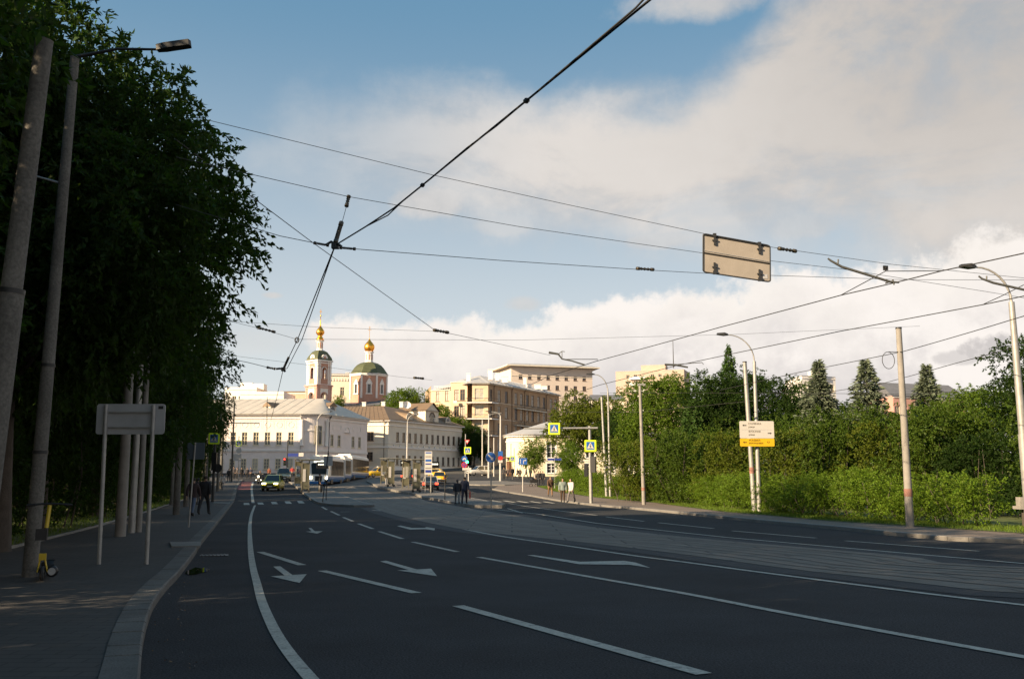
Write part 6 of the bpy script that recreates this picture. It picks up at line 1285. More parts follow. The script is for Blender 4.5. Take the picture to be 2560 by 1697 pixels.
for py0, py1, m in ((1133, 1130, blue), (1142, 1140.5, ink), (1153.5, 1148, blue), (1161, 1158, navy), (1170.5, 1169, ink), (1181, 1174.5, navy)): mb = MB(); mb.bx(-7.3 * k, 7.3 * k, -.062, -.05, at(1070, py0, Y).z - p.z, at(1070, py1, Y).z - p.z); mb.build('stripe', m, e)
for x in (-7 * k, 7 * k): mb = MB(); mb.cyl((x, 0, -.1), (x, 0, at(1070, 1185, Y).z - p.z), .05, None, 8); mb.build('post', steel, e)
# --- kick scooter leaning at the slim pole
scy = mat('scooter_yellow', (.58, .40, .015), .4, 0, .1, coat=.3)
p = G(104, 1452, .12); e = thing('kick_scooter', 'yellow and black kick scooter parked by the slim pole', 'kick scooter', p, R(18)); top = Vector((.035, .06, 1.13)); bs_ = Vector((-.02, .0, .32))
mb = MB(); mb.tube([bs_.lerp(top, .58), top], .030, 10); mb.build('stem', scy, e); mb = MB(); mb.tube([bs_.lerp(top, .40), bs_.lerp(top, .58)], .036, 10); mb.build('stem_joint', blackp, e)
mb = MB(); mb.box(tuple(bs_.lerp(top, .46) + Vector((-.05, -.02, 0))), (.16, .13, .17)); mb.build('basket_lock', blackp, e)
mb = MB(); mb.tube([top + Vector((-.30, 0, .0)), top + Vector((-.12, .01, .02)), top + Vector((.12, .01, .02)), top + Vector((.30, .0, 0))], .016, 8); hb = mb.build('handlebar', blackp, e)
for sx in (-1, 1): mb = MB(); mb.tube([top + Vector((sx * .2, 0, .01)), top + Vector((sx * .32, 0, 0))], .021, 8); mb.build('grip', rubber, hb)
mb = MB(); mb.box((-.01, .0, .36), (.10, .07, .10)); mb.build('fork_crown', scy, e)
for sx in (-1, 1): mb = MB(); mb.tube([(sx * .03 - .01, 0, .34), (sx * .072, -.01, .13)], .013, 8); mb.build('fork_leg', scy, e)
def swheel(y, x=0):
    t = MB(); t.M = Matrix.Translation((x, y, .115)) @ Matrix.Rotation(R(90), 4, 'Y'); prof = [(.085 + .03 * math.cos(a * .7854), .03 * math.sin(a * .7854)) for a in range(9)]; t.lathe(prof, 20); w_ = t.build('tyre', rubber, e); r = MB(); r.M = t.M; r.lathe([(.02, -.025), (.075, -.02), (.075, .02), (.02, .025)], 14); r.build('hub', steel, w_)
swheel(-.02); swheel(.98)
mb = MB(); mb.prism([(-.08, .12), (.08, .12), (.085, .8), (.06, .9), (-.06, .9), (-.085, .8)], .12, .18); mb.build('deck', blackp, e); mb = MB(); mb.tube([(0, .02, .26), (0, .14, .16)], .03, 8); mb.build('neck', blackp, e)
mb = MB(); mb.M = Matrix.Translation((0, .98, .115)) @ Matrix.Rotation(R(90), 4, 'Y'); mb.lathe([(.135, -.05), (.14, 0), (.135, .05)], 12, (0, 0, 0), 0, 0, True, R(150), R(260)); mb.build('mudguard', blackp, e)
mb = MB(); mb.plate2(disc(.055, 0, 0, 14), 0, .02); mb.build('number_plate', mat('pale_disc', (.35, .35, .34), .5, 0, .1), e, (.13, -.03, .14)); mb = MB(); mb.lathe([(0, -.05), (.075, -.05), (.09, 0), (.075, .05), (0, .05)], 14); o = mb.build('motor_cover', blackp, e, (.13, .03, .14)); o.rotation_euler = (R(90), 0, 0)
# ================================================================ vehicles
tyre_m = mat('tyre', (.02, .02, .02), .85, 0, .1); rim_m = mat('wheel_rim', (.35, .35, .36), .35, .8, .1); carglass = mat('car_glass', (.012, .014, .016), .05, 0, 0, spec=.8)
hl_on = mat('headlight_lit', (1, .95, .8), .2, 0, 0, emit=((1, .9, .65), 4.5)); hl_off = mat('headlight_glass', (.55, .55, .52), .12, 0, 0); tl_on = mat('taillight_lit', (.8, .02, .015), .25, 0, 0, emit=((1, .05, .02), 3.0)); tl_off = mat('taillight_glass', (.35, .02, .015), .2, 0, 0); plate_m = mat('licence_plate', (.6, .6, .58), .5, 0, 0); trimb = mat('car_black_trim', (.02, .02, .021), .5, 0, .05)
def cpaint(n, c, metal=0.0): return mat(n, c, .32, metal, .04, 1, coat=.6)
def car(name, label, p, rz, paint_, L_=4.5, W=1.82, H=1.62, kind='suv', head=False, tail=False, cat='car', taxi=False, slope=None, group=None):
    """front faces -y"""
    e = thing(name, label, cat, p, rz, group); h0 = .22; belt = H * .60; hw = W / 2; F, Rr = -L_ / 2, L_ / 2
    st = ([(F, .45, .72, .80), (F + .12, .36, .82, .93), (F + .5, h0, .93, 1.0), (F + 1.15, h0, .98, 1.0), (-.2, h0, belt, 1.0), (Rr - .9, h0, belt + .03, 1.0), (Rr - .2, .32, belt + .02, .96), (Rr - .03, .42, belt - .08, .90)] if kind == 'suv' else
          [(F, .42, .62, .78), (F + .12, .32, .70, .92), (F + .5, h0, .80, .99), (F + 1.3, h0, .90, 1.0), (-.1, h0, belt, 1.0), (Rr - 1.0, h0, belt + .03, 1.0), (Rr - .15, .3, belt + .0, .95), (Rr, .42, belt - .1, .88)])
    mb = MB(); vs = []
    for y, zl, zt, k in st:
        w_ = hw * k; m = (zl + zt) / 2
        half = [(0, zl), (w_ * .86, zl), (w_ * .97, zl + .1), (w_, m), (w_ * .985, zt - .12), (w_ * .90, zt - .02), (0, zt + .025)]
        ring = half + [(-x, z) for x, z in half[-2:0:-1]]; vs += [(x, y, z) for x, z in ring]
    n = 12; mb.add(vs, [(i * n + j, i * n + (j + 1) % n, (i + 1) * n + (j + 1) % n, (i + 1) * n + j) for i in range(len(st) - 1) for j in range(n)], 0, True); mb.add(vs[:n], [tuple(range(n))[::-1]]); mb.add(vs[-n:], [tuple(range(n))])
    if kind == 'suv': cb, ct, rt, rb = F + 1.25, F + 2.0, Rr - .75, Rr - .12
    else: cb, ct, rt, rb = F + 1.35, F + 2.15, Rr - 1.45, Rr - .75
    wb, wt = hw * .93, hw * .74; zr = H - .05; z0 = belt - .06
    cab = [(-wb, cb, z0), (wb, cb, z0), (wb, rb, z0), (-wb, rb, z0), (-wt, ct, zr), (wt, ct, zr), (wt, rt, zr), (-wt, rt, zr)]
    mb.add(cab, [(0, 1, 5, 4), (1, 2, 6, 5), (2, 3, 7, 6), (3, 0, 4, 7)]); mb.add([(-wt, ct, zr), (wt, ct, zr), (wt, rt, zr), (-wt, rt, zr), (-wt * .8, ct + .25, H), (wt * .8, ct + .25, H), (wt * .8, rt - .2, H), (-wt * .8, rt - .2, H)], [(4, 5, 6, 7), (0, 1, 5, 4), (1, 2, 6, 5), (2, 3, 7, 6), (3, 0, 4, 7)], 0, True)
    mb.build('body', paint_, e)
    def pane(nm, a, b, c, d, ins=.09, out=.012):
        a, b, c, d = map(Vector, (a, b, c, d)); cc = (a + b + c + d) / 4; nn = (b - a).cross(d - a).normalized()
        if nn.dot(cc - Vector((0, 0, zr * .6))) < 0: nn = -nn
        g = MB(); g.plate([v + (cc - v) * ins + nn * out for v in (a, b, c, d)], -nn, .006); g.build(nm, carglass, e)
    V = cab; pane('windscreen', V[0], V[1], V[5], V[4]); pane('rear_window', V[2], V[3], V[7], V[6], .12)
    for s in (0, 1):
        a, b, c, d = (V[1], V[2], V[6], V[5]) if s else (V[3], V[0], V[4], V[7]); a, b, c, d = map(Vector, (a, b, c, d))
        pane('side_window', a, a.lerp(b, .49), d.lerp(c, .47), d, .1) if s else pane('side_window', a.lerp(b, .51), b, c, d.lerp(c, .53), .1)
        pane('side_window', a.lerp(b, .51), b, c, d.lerp(c, .53), .1) if s else pane('side_window', a, a.lerp(b, .49), d.lerp(c, .47), d, .1)
    r = .34 if kind == 'suv' else .31
    for y in (F + .85, Rr - .85):
        for s in (-1, 1):
            t = MB(); t.M = Matrix.Translation((s * (hw - .12), y, r)) @ Matrix.Rotation(R(90), 4, 'Y'); t.lathe([(r * .62, -.11), (r * .95, -.115), (r, -.07), (r, .07), (r * .95, .115), (r * .62, .11)], 18); w_ = t.build('wheel', tyre_m, e); q = MB(); q.M = t.M; q.lathe([(.001, s * .09), (r * .3, s * .10), (r * .62, s * .108), (r * .64, -s * .05)], 14); q.build('rim', rim_m, w_)
    k = st[1][3]
    for s in (-1, 1):
        l = MB(); l.box((s * hw * .66, F + .04, st[1][2] - .09), (hw * .42, .16, .14)); l.build('headlight', hl_on if head else hl_off, e)
        l = MB(); l.box((s * hw * .74, Rr - .05, belt - .22), (hw * .34, .14, .2)); l.build('taillight', tl_on if tail else tl_off, e)
        l = MB(); l.box((s * (hw + .08), cb + .35, belt + .02), (.2, .12, .13)); l.build('mirror', paint_, e)
    l = MB(); l.box((0, F - .005, .62), (hw * .8, .06, .16)); l.build('grille', trimb, e); l = MB(); l.box((0, F + .02, .40), (hw * 1.5, .12, .2)); l.build('bumper', trimb, e); l = MB(); l.box((0, Rr - .02, .42), (hw * 1.6, .14, .22)); l.build('bumper', trimb, e)
    l = MB(); l.box((0, F - .05, .45), (.5, .02, .11)); l.build('licence_plate', plate_m, e); l = MB(); l.box((0, Rr + .01, belt - .32), (.5, .04, .12)); l.build('licence_plate', plate_m, e)
    if taxi: l = MB(); l.box((0, -.05, H + .07), (.5, .2, .14), 0, 0, .8); l.build('roof_light', signw, e)
    return e
yp = cpaint('taxi_yellow', (.85, .50, .012)); lp = cpaint('lime_gold_paint', (.78, .66, .02)); gp_ = cpaint('champagne_paint', (.46, .42, .27), .3)
def slope_at(e): e.rotation_euler.x = 0
car('yellow_car', 'lime yellow car with lit headlights driving towards the camera', G(682.5, 1226), R(4), lp, 4.4, 1.84, 1.66, 'suv', True)
car('gold_car', 'champagne coloured off-roader behind the lime yellow car', G(708, 1203.5), R(14), gp_, 4.8, 1.95, 1.85, 'suv')
car('yellow_taxi', 'yellow taxi seen three-quarter from the front, right of the tram', G(945, 1193), R(-52), yp, 4.4, 1.8, 1.6, 'suv', False, False, 'taxi', True)
car('black_car', 'black off-roader with glowing tail lights seen from behind between the shelters', G(1024, 1207), R(180), cpaint('black_paint', (.015, .015, .017)), 4.8, 1.95, 1.85, 'suv', False, True)
car('silver_car', 'dull silver saloon braking beside the tram platform, seen from behind', G(1076, 1224), R(184), cpaint('silver_paint', (.40, .35, .29), .3), 4.6, 1.8, 1.45, 'sedan', False, True)
car('yellow_taxi', 'yellow taxi seen from behind, just ahead of the silver saloon', G(1098, 1208), R(184), yp, 4.6, 1.82, 1.5, 'sedan', False, False, 'taxi', True)
car('yellow_taxi', 'yellow taxi furthest away beyond the blue and white totem', G(1092, 1196), R(170), yp, 4.5, 1.82, 1.5, 'sedan', False, False, 'taxi', True)
car('white_car', 'white off-roader parked at the end of the cream mansion', GX(1199, 172, .0), R(-62), cpaint('white_car_paint', (.62, .60, .55)), 4.6, 1.85, 1.7, 'suv')
# tram: three rigid sections with dark gangways
def tram():
    wht = mat('tram_white', (.84, .82, .78), .3, 0, .05, 1, coat=.4); blu = mat('tram_blue', (.03, .16, .42), .3, 0, .05, 1, coat=.4); tg = mat('tram_glass', (.055, .032, .018), .12, 0, .3, .6, spec=.25); fg_ = mat('tram_windscreen', (.03, .045, .055), .05, 0, .2, spec=.8)
    e = thing('tram', 'low white and blue three-section tram coming round the platform', 'tram', (-23.3, 121, zb(121) + .02)); hw = 1.25; zs = lambda y: zb(121 + y) - zb(121)
    def ring(y, k=1.0, zt=3.35, fl=.28, f=0):
        return [(-hw * k * .9, y, fl), (hw * k * .9, y, fl), (hw * k, y, fl + .35), (hw * k, y, 2.75), (hw * k * .92, y, zt - .15), (hw * k * .7, y, zt), (-hw * k * .7, y, zt), (-hw * k * .92, y, zt - .15), (-hw * k, y, 2.75), (-hw * k, y, fl + .35)]
    def body(name, ys, ks):
        mb = MB(); R_ = [ring(y, k) for y, k in zip(ys, ks)]; n = 10
        for i in range(len(R_) - 1):
            for j in range(n):
                lo_ = j in (0, 1, 9); mb.add([R_[i][j], R_[i][(j + 1) % n], R_[i + 1][(j + 1) % n], R_[i + 1][j]], [(0, 1, 2, 3)], 1 if lo_ else 0)
        mb.add(R_[0], [tuple(range(n))], 0); mb.add(R_[-1], [tuple(range(n))[::-1]], 0); o = mb.build(name, [wht, blu], e); o.location.z = zs((ys[0] + ys[-1]) / 2); return o
    secs = [('front_section', (0, .5, 11.4), (.93, 1, 1)), ('middle_section', (12.1, 12.2, 17.6), (1, 1, 1)), ('rear_section', (18.3, 18.4, 35.3, 35.8), (1, 1, 1, .93))]
    for nm, ys, ks in secs:
        o = body(nm, ys, ks)
        for s in (-1, 1):
            a, b = ys[0] + (1.6 if nm == 'front_section' else .5), ys[-1] - .5
            g = MB(); g.bx(s * (hw + .004) - .008, s * (hw + .004) + .008, a, b, 1.05, 2.85); g.build('side_window', tg, o)
            for y in np.arange(a + 2.0, b, 2.6): d = MB(); d.bx(s * (hw + .016) - .01, s * (hw + .016) + .01, y - .06, y + .06, 1.2, 2.75); d.build('window_pillar', darkm, o)
            g = MB(); g.bx(s * (hw + .004) - .008, s * (hw + .004) + .008, ys[0] + .1, ys[-1] - .1, .64, .9); g.build('blue_band', blu, o)
            for y in (ys[0] + 2.2, ys[-1] - 2.2): w_ = MB(); w_.bx(s * (hw - .05) - .05, s * (hw - .05) + .06, y - .75, y + .75, .05, .5); w_.build('bogie', blackp, o)
        r = MB(); r.bx(-.85, .85, ys[0] + .8, ys[-1] - .8, 3.35, 3.5); r.build('roof_unit', wht, o)
    for y0, y1 in ((11.4, 12.1), (17.6, 18.3)):
        mb = MB(); ra, rb = ring(y0 + .0, .93, 3.2), ring(y1, .93, 3.2); n = 10
        for j in range(n): mb.add([ra[j], ra[(j + 1) % n], rb[(j + 1) % n], rb[j]], [(0, 1, 2, 3)])
        o = mb.build('gangway', blackp, e); o.location.z = zs((y0 + y1) / 2)
    f = MB(); f.add([(-.82, -.015, 1.35), (.82, -.015, 1.35), (.9, -.015, 2.55), (.7, -.015, 2.72), (-.7, -.015, 2.72), (-.9, -.015, 2.55)], [tuple(range(6))]); f.build('windscreen', fg_, e)
    f = MB(); f.add([(-.40, -.02, .55), (.40, -.02, .55), (.44, -.02, 1.15), (-.44, -.02, 1.15)], [(0, 1, 2, 3)]); f.build('nose_panel', blackp, e)
    f = MB(); f.bx(-1.1, 1.1, -.18, .02, .2, .48); f.build('bumper', blu, e); f = MB(); f.bx(-.6, .6, -.03, -.018, 2.75, 2.98); f.build('route_display', led, e)
    for s in (-1, 1): f = MB(); f.box((s * .92, -.03, .95), (.22, .06, .34)); f.build('headlight', hl_on, e)
    e.rotation_euler.z = R(.4)
tram()
# motorcycle
def motorcycle():
    p = G(648, 1209.5); e = thing('motorcycle', 'dark motorcycle with a bright round headlight left of the lime yellow car', 'motorcycle', p)
    for y in (-.7, .7): t = MB(); t.M = Matrix.Translation((0, y, .32)) @ Matrix.Rotation(R(90), 4, 'Y'); t.lathe([(.2, -.06), (.3, -.07), (.33, 0), (.3, .07), (.2, .06)], 16); t.build('wheel', tyre_m, e)
    mb = MB(); mb.tube([(0, -.5, .75), (0, -.1, .95), (0, .35, .85), (0, .8, .95)], [.12, .2, .16, .08], 8); mb.build('body', blackp, e); mb = MB(); mb.bx(-.16, .16, -.3, .3, .3, .7); mb.build('engine', darkm, e); mb = MB(); mb.tube([(-.42, -.35, 1.1), (-.1, -.5, 1.05), (.1, -.5, 1.05), (.42, -.35, 1.1)], .025, 6); mb.build('handlebar', darkm, e)
    for s in (-1, 1): mb = MB(); mb.tube([(s * .09, -.5, 1.0), (s * .09, -.7, .32)], .035, 6); mb.build('fork', steel, e); mb = MB(); mb.box((s * .3, -.5, .5), (.09, .06, .08)); mb.build('fog_lamp', hl_on, e); mb = MB(); mb.box((s * .5, -.4, 1.25), (.1, .03, .08)); mb.build('mirror', hl_on if False else steel, e); mb = MB(); mb.box((s * .36, .6, .75), (.22, .45, .35)); mb.build('side_case', blackp, e)
    mb = MB(); mb.lathe([(0, 0), (.09, .0), (.1, .1)], 12); o = mb.build('headlight', hl_on, e, (0, -.66, .95)); o.rotation_euler = (R(90) * -1, 0, 0); return p
mcp = motorcycle()
# ================================================================ people
def skin_body(J, Ed, root):
    me = D.meshes.new('sk'); names = list(J); ix = {n: i for i, n in enumerate(names)}; me.from_pydata([J[n][0] for n in names], [(ix[a], ix[b]) for a, b in Ed], []); o = D.objects.new('sk', me); col.objects.link(o)
    o.modifiers.new('s', 'SKIN'); sv = me.skin_vertices[0].data if me.skin_vertices else None
    if sv is None:
        bm = bmesh.new(); bm.from_mesh(me); bm.verts.layers.skin.verify(); bm.to_mesh(me); bm.free(); sv = me.skin_vertices[0].data
    for n, i in ix.items(): r = J[n][1]; sv[i].radius = r if isinstance(r, tuple) else (r, r); sv[i].use_root = (n == root)
    ss = o.modifiers.new('d', 'SUBSURF'); ss.levels = 1; C.view_layer.update(); r = D.meshes.new_from_object(o.evaluated_get(C.evaluated_depsgraph_get())); D.objects.remove(o); D.meshes.remove(me); return r
def pose_joints(kind):
    J, E = {}, []
    walk = kind in ('walk', 'walk2'); sw = {'stand': 0, 'walk': 1, 'walk2': -1, 'sit': 0, 'hips': 0, 'ride': 0}[kind]
    lean = -.03 if walk else 0
    def j(n, x, y, z, r, par=None):
        J[n] = ((x, y, z), r)
        if par: E.append((par, n))
    drop = {'sit': .42, 'ride': .12}.get(kind, 0)
    j('pelvis', 0, .0, .96 - drop, (.155, .11)); j('waist', 0, lean * .4, 1.12 - drop, (.14, .10), 'pelvis'); j('chest', 0, lean, 1.32 - drop, (.165, .115), 'waist'); j('neckb', 0, lean, 1.46 - drop, .07, 'chest'); j('neck', 0, lean - .01, 1.53 - drop, .052, 'neckb'); j('jaw', 0, lean - .035, 1.595 - drop, (.062, .075), 'neck'); j('brow', 0, lean - .02, 1.68 - drop, (.075, .092), 'jaw'); j('crown', 0, lean - .005, 1.735 - drop, (.06, .07), 'brow')
    for s, S in ((-1, 'l'), (1, 'r')):
        a = sw * s
        if kind in ('sit', 'ride'):
            k = .47 if kind == 'sit' else .55; j('hip' + S, s * .1, -.02, .90 - drop, .085, 'pelvis'); j('knee' + S, s * (.12 if kind == 'sit' else .24), -.42, k, .062, 'hip' + S); j('ankle' + S, s * (.12 if kind == 'sit' else .22), -.40 if kind == 'sit' else -.2, .09 if kind == 'sit' else .3, .042, 'knee' + S); j('toe' + S, s * .13, -.58 if kind == 'sit' else -.4, .04 if kind == 'sit' else .28, .035, 'ankle' + S)
        else:
            j('hip' + S, s * .09, 0, .88, .09, 'pelvis'); j('knee' + S, s * .10, -.20 * a - .02 + (.05 if a < 0 else 0), .50, .064, 'hip' + S); j('ankle' + S, s * .10, -.30 * a + (.10 if a < 0 else 0), .09 + (.06 if a < 0 else 0), .043, 'knee' + S); j('heel' + S, s * .10, -.30 * a + (.12 if a < 0 else .03), .045 + (.05 if a < 0 else 0), .036, 'ankle' + S); j('toe' + S, s * .11, -.30 * a - .15 + (.08 if a < 0 else 0), .035, .034, 'ankle' + S)
        j('sh' + S, s * .185, lean, 1.41 - drop, .066, 'chest')
        if kind == 'hips': el, wr = (s * .36, .05, 1.17), (s * .19, -.05, 1.0)
        elif kind == 'ride': el, wr = (s * .36, -.22, 1.1), (s * .38, -.42, 1.08)
        elif kind == 'sit': el, wr = (s * .25, -.08, 1.14 - drop), (s * .16, -.28, 1.0 - drop)
        else: el, wr = (s * .245, .11 * a + lean + .01, 1.15), (s * .255, .17 * a - .05 + lean, .91)
        j('el' + S, *el, .046, 'sh' + S); j('wr' + S, *wr, .032, 'el' + S); d = (Vector(wr) - Vector(el)).normalized(); pm = Vector(wr) + d * .07; j('palm' + S, *pm, (.042, .02), 'wr' + S); sd_ = d.cross(Vector((1, 0, 0)) if abs(d.x) < .8 else Vector((0, 1, 0))).normalized()
        for f, (o_, l_) in enumerate(((-.03, .075), (-.01, .09), (.01, .085), (.03, .065))):
            a_ = pm + sd_ * o_ + d * .03; b_ = a_ + d * l_ * .6; c_ = b_ + d * l_ * .35 - Vector((s * .014, 0, 0)); j('f%d' % f + S, *a_, .010, 'palm' + S); j('g%d' % f + S, *b_, .009, 'f%d' % f + S); j('h%d' % f + S, *c_, .007, 'g%d' % f + S)
        t_ = Vector(wr) + d * .03 - sd_ * .035; j('th' + S, *t_, .011, 'wr' + S); t2 = t_ + d * .05 - sd_ * .02; j('tt' + S, *t2, .009, 'th' + S)
    j('nose', 0, J['jaw'][0][1] - .085, J['jaw'][0][2] + .03, .014, 'jaw')
    return J, E
POSES = {}
def pose(kind):
    if kind in POSES: return POSES[kind]
    J, E = pose_joints(kind); me = skin_body(J, E, 'pelvis'); co = [tuple(v.co) for v in me.vertices]; no = [tuple(v.normal) for v in me.vertices]; fs = [tuple(p.vertices) for p in me.polygons]; D.meshes.remove(me)
    segs = []
    grp = {'pelvis': 'b', 'waist': 't', 'chest': 't', 'neckb': 't', 'neck': 'h', 'jaw': 'h', 'brow': 'h', 'crown': 'h', 'nose': 'h'}
    for a, b in E:
        k = b[:-1]; g = grp.get(b) or ('t' if k in ('sh', 'el', 'wr') else 'b' if k in ('hip', 'knee', 'ankle') else 's' if k in ('toe', 'heel') else 'n'); segs.append((np.array(J[a][0]), np.array(J[b][0]), g))
    lab = []
    for f in fs:
        c = np.mean([co[i] for i in f], 0); best = None
        for a, b, g in segs:
            ab = b - a; t = min(1, max(0, np.dot(c - a, ab) / max(1e-9, np.dot(ab, ab)))); d = np.linalg.norm(c - a - ab * t)
            if best is None or d < best[0]: best = (d, g)
        lab.append(best[1])
    POSES[kind] = (co, no, fs, lab, J); return POSES[kind]
skin_m = mat('skin', (.42, .26, .18), .6, 0, .06)
CL = {}
def cloth(c): 
    k = 'cloth_%02x%02x%02x' % tuple(int(255 * x) for x in c)
    return mat(k, c, .85, 0, .12, 6, .2, 40)
def person(label, p, rz, top=(.03, .03, .035), bottom=(.03, .03, .04), hair=(.03, .02, .015), shoes=(.04, .04, .04), kind='stand', h=1.75, group=None, wide=1.0, coat=0.0, hood=False):
    co, no, fs, lab, J = pose(kind); e = thing('person', label, 'person', p, rz, group); k = h / 1.80; e.scale = (k * wide, k * wide, k)
    b = MB(); b.add(co, fs, 0, True); b.build('body', skin_m, e)
    def shell(nm, keys, off, m, cut=None):
        q = MB(); used = {}; vs = []; ff = []
        for f, l in zip(fs, lab):
            if l in keys and (cut is None or cut(np.mean([co[i] for i in f], 0), l)):
                g = []
                for i in f:
                    if i not in used: used[i] = len(vs); vs.append(tuple(co[i][j] + no[i][j] * off for j in range(3)))
                    g.append(used[i])
                ff.append(tuple(g))
        if ff: q.add(vs, ff, 0, True); return q.build(nm, m, e)
    shell('trousers', ('b',), .013, cloth(bottom)); shell('jacket', ('t', 'b'), .028, cloth(top), lambda c, l: l == 't' or c[2] > .86 - coat - (.42 if kind == 'sit' else 0)); shell('shoe', ('s',), .012, cloth(shoes), lambda c, l: c[0] < 0); shell('shoe', ('s',), .012, cloth(shoes), lambda c, l: c[0] >= 0)
    shell('hood' if hood else 'hair', ('h',), .022 if hood else .016, cloth(top if hood else hair), lambda c, l: c[2] > J['brow'][0][2] + .005 or (c[1] > J['brow'][0][1] + .02 and c[2] > J['jaw'][0][2] - (.06 if hood else .01)))
    return e
blk = (.018, .018, .02); dk = (.03, .028, .03); nav = (.02, .025, .05); gry = (.16, .16, .17); jean = (.09, .12, .18)
wg = 'walkers on the left pavement'
person('person in a dark jacket and light jeans, left of the pair on the left pavement', G(480, 1290, .12), R(182), (.035, .02, .02), jean, kind='walk', h=1.72, group=wg)
person('tall person all in black walking away, right of the pair on the left pavement', G(509, 1286, .12), R(178), blk, blk, kind='walk2', h=1.82, group=wg, wide=1.08)
person('dark hooded person ahead of the walking pair on the left pavement', G(492, 1262, .12), R(180), dk, blk, kind='walk', h=1.78, group=wg, hood=True)
person('person in a pale shirt and grey trousers on the left pavement', G(555, 1225, .12), R(0), (.55, .52, .50), (.12, .12, .13), kind='walk', h=1.7)
person('dark clad person furthest left near the traffic pole', G(484, 1222, .12), R(0), blk, blk, h=1.75)
cg = 'people waiting in front of the white mansion'
for px, py, h, tp_, kd, lb in ((571, 1203, 1.75, blk, 'walk', 'dark person stepping sideways by the tram wire pole before the mansion'), (584, 1197, 1.85, (.03, .025, .03), 'stand', 'tall dark person right of the tram wire pole before the mansion'), (592, 1196, 1.7, (.06, .05, .05), 'stand', 'dark person behind the small crossing sign post'), (603, 1197, 1.75, blk, 'stand', 'stout dark person right of the small crossing sign post'), (617, 1197, 1.7, (.06, .055, .06), 'stand', 'person in grey beside the one holding up a phone'), (626, 1196.5, 1.75, nav, 'hips', 'person in navy at the right end of the waiting group')):
    person(lb, G(px, py, .1), R(20 if px % 2 else -30), tp_, blk, kind=kd, h=h, group=cg)
person('person in a red top with hands on hips before the mansion', G(730, 1194, .08), R(0), (.35, .03, .03), blk, kind='hips', h=1.75)
person('dark red clad person half hidden behind the gold car', G(672, 1186 + 10, .08), R(0), (.20, .06, .03), blk, h=1.7)
person('person in a long dark coat standing by the near shelter', G(798, 1229, .17), R(100), blk, (.03, .03, .03), kind='stand', h=1.8, coat=.35, wide=1.1)
person('person in pale trousers with a light bag waiting left of the middle shelter', G(967, 1214, .2), R(200), (.06, .055, .04), (.30, .30, .30), h=1.78)
sg = 'people sitting in the tram shelter'
p = G(1036, 1226, .2); person('dark person sitting on the bench of the shelter beside the totem', p, R(60), (.05, .02, .02), blk, kind='sit', h=1.75)
person('rider in black on the motorcycle', mcp + Vector((0, .25, .12)), 0, blk, blk, kind='ride', h=1.75, hood=True)
pg = 'couple crossing the tram platform'
person('shorter person in a dark jacket and grey trousers, left of the couple on the platform', G(1143, 1260, .18), R(188), (.02, .022, .03), (.15, .15, .15), kind='walk', h=1.62, group=pg, hood=True)
e = person('taller person in navy carrying a red bag, right of the couple on the platform', G(1161, 1259, .18), R(176), nav, (.02, .02, .035), kind='walk2', h=1.78, group=pg, wide=1.06)
p = G(1161, 1259, .18); mb = MB(); mb.box((0, 0, -.18), (.1, .22, .42), 0, 0, .7); o = mb.build('bag', cloth((.45, .05, .03)), None, (p.x + .36, p.y - .1, p.z + .74)); tag(o, 'red shopping bag hanging from the hand of the person in navy', 'bag')
mb = MB(); mb.tube([(0, -.06, .02), (0, -.03, .13), (0, .03, .13), (0, .06, .02)], .012, 5); mb.build('handle', cloth((.45, .05, .03)), o)
rg = 'three people on the right pavement'
person('person in a brown jacket and tan trousers walking, leftmost of three on the right pavement', G(1376, 1241, .13), R(10), (.10, .055, .03), (.20, .11, .05), kind='walk', h=1.78, group=rg)
person('person in a grey-green sweater and dark trousers, middle of three on the right pavement', G(1407, 1256, .13), R(0), (.20, .24, .22), (.06, .035, .02), kind='stand', h=1.75, group=rg)
person('person in a white shirt and grey trousers, rightmost of three on the right pavement', G(1428, 1256, .13), R(-35), (.55, .50, .45), (.17, .15, .14), kind='walk2', h=1.72, group=rg)
fg2 = 'crowd waiting by the pavilion'
for i, (px, tp_, kd, h, lb) in enumerate(((1260, dk, 'stand', 1.75, 'dark person at the left end of the crowd by the pavilion'), (1270, (.10, .07, .06), 'stand', 1.68, 'person in a brownish coat, second from left in the pavilion crowd'), (1281, blk, 'stand', 1.78, 'person in black, third from left in the pavilion crowd'), (1293, (.12, .10, .09), 'walk', 1.6, 'shorter person in grey right of the pavilion door'), (1315, (.05, .06, .09), 'walk2', 1.72, 'person in blue grey striding by the blue lane sign'), (1326, blk, 'stand', 1.75, 'person in black right of the blue lane sign'), (1300, (.08, .06, .05), 'stand', 1.6, 'small dark person behind the blue lane sign post'))):
    person(lb, G(px, 1197, .1), R(-40 + 35 * i), tp_, blk, kind=kd, h=h, group=fg2)
kg = 'dark group at the kerb by the hedge end'
for px, py, lb in ((1346, 1213, 'person in black at the left of the dark group by the hedge end'), (1351, 1212, 'person in black in the middle of the dark group by the hedge end'), (1357, 1213, 'person in black at the right of the dark group by the hedge end')): person(lb, G(px, py, .1), R(-20), blk, blk, h=1.72, group=kg, wide=1.1)
person('person in a pale jacket pushing the pram by the hedge end', G(1337, 1212, .1), R(90), (.35, .33, .30), blk, h=1.7)
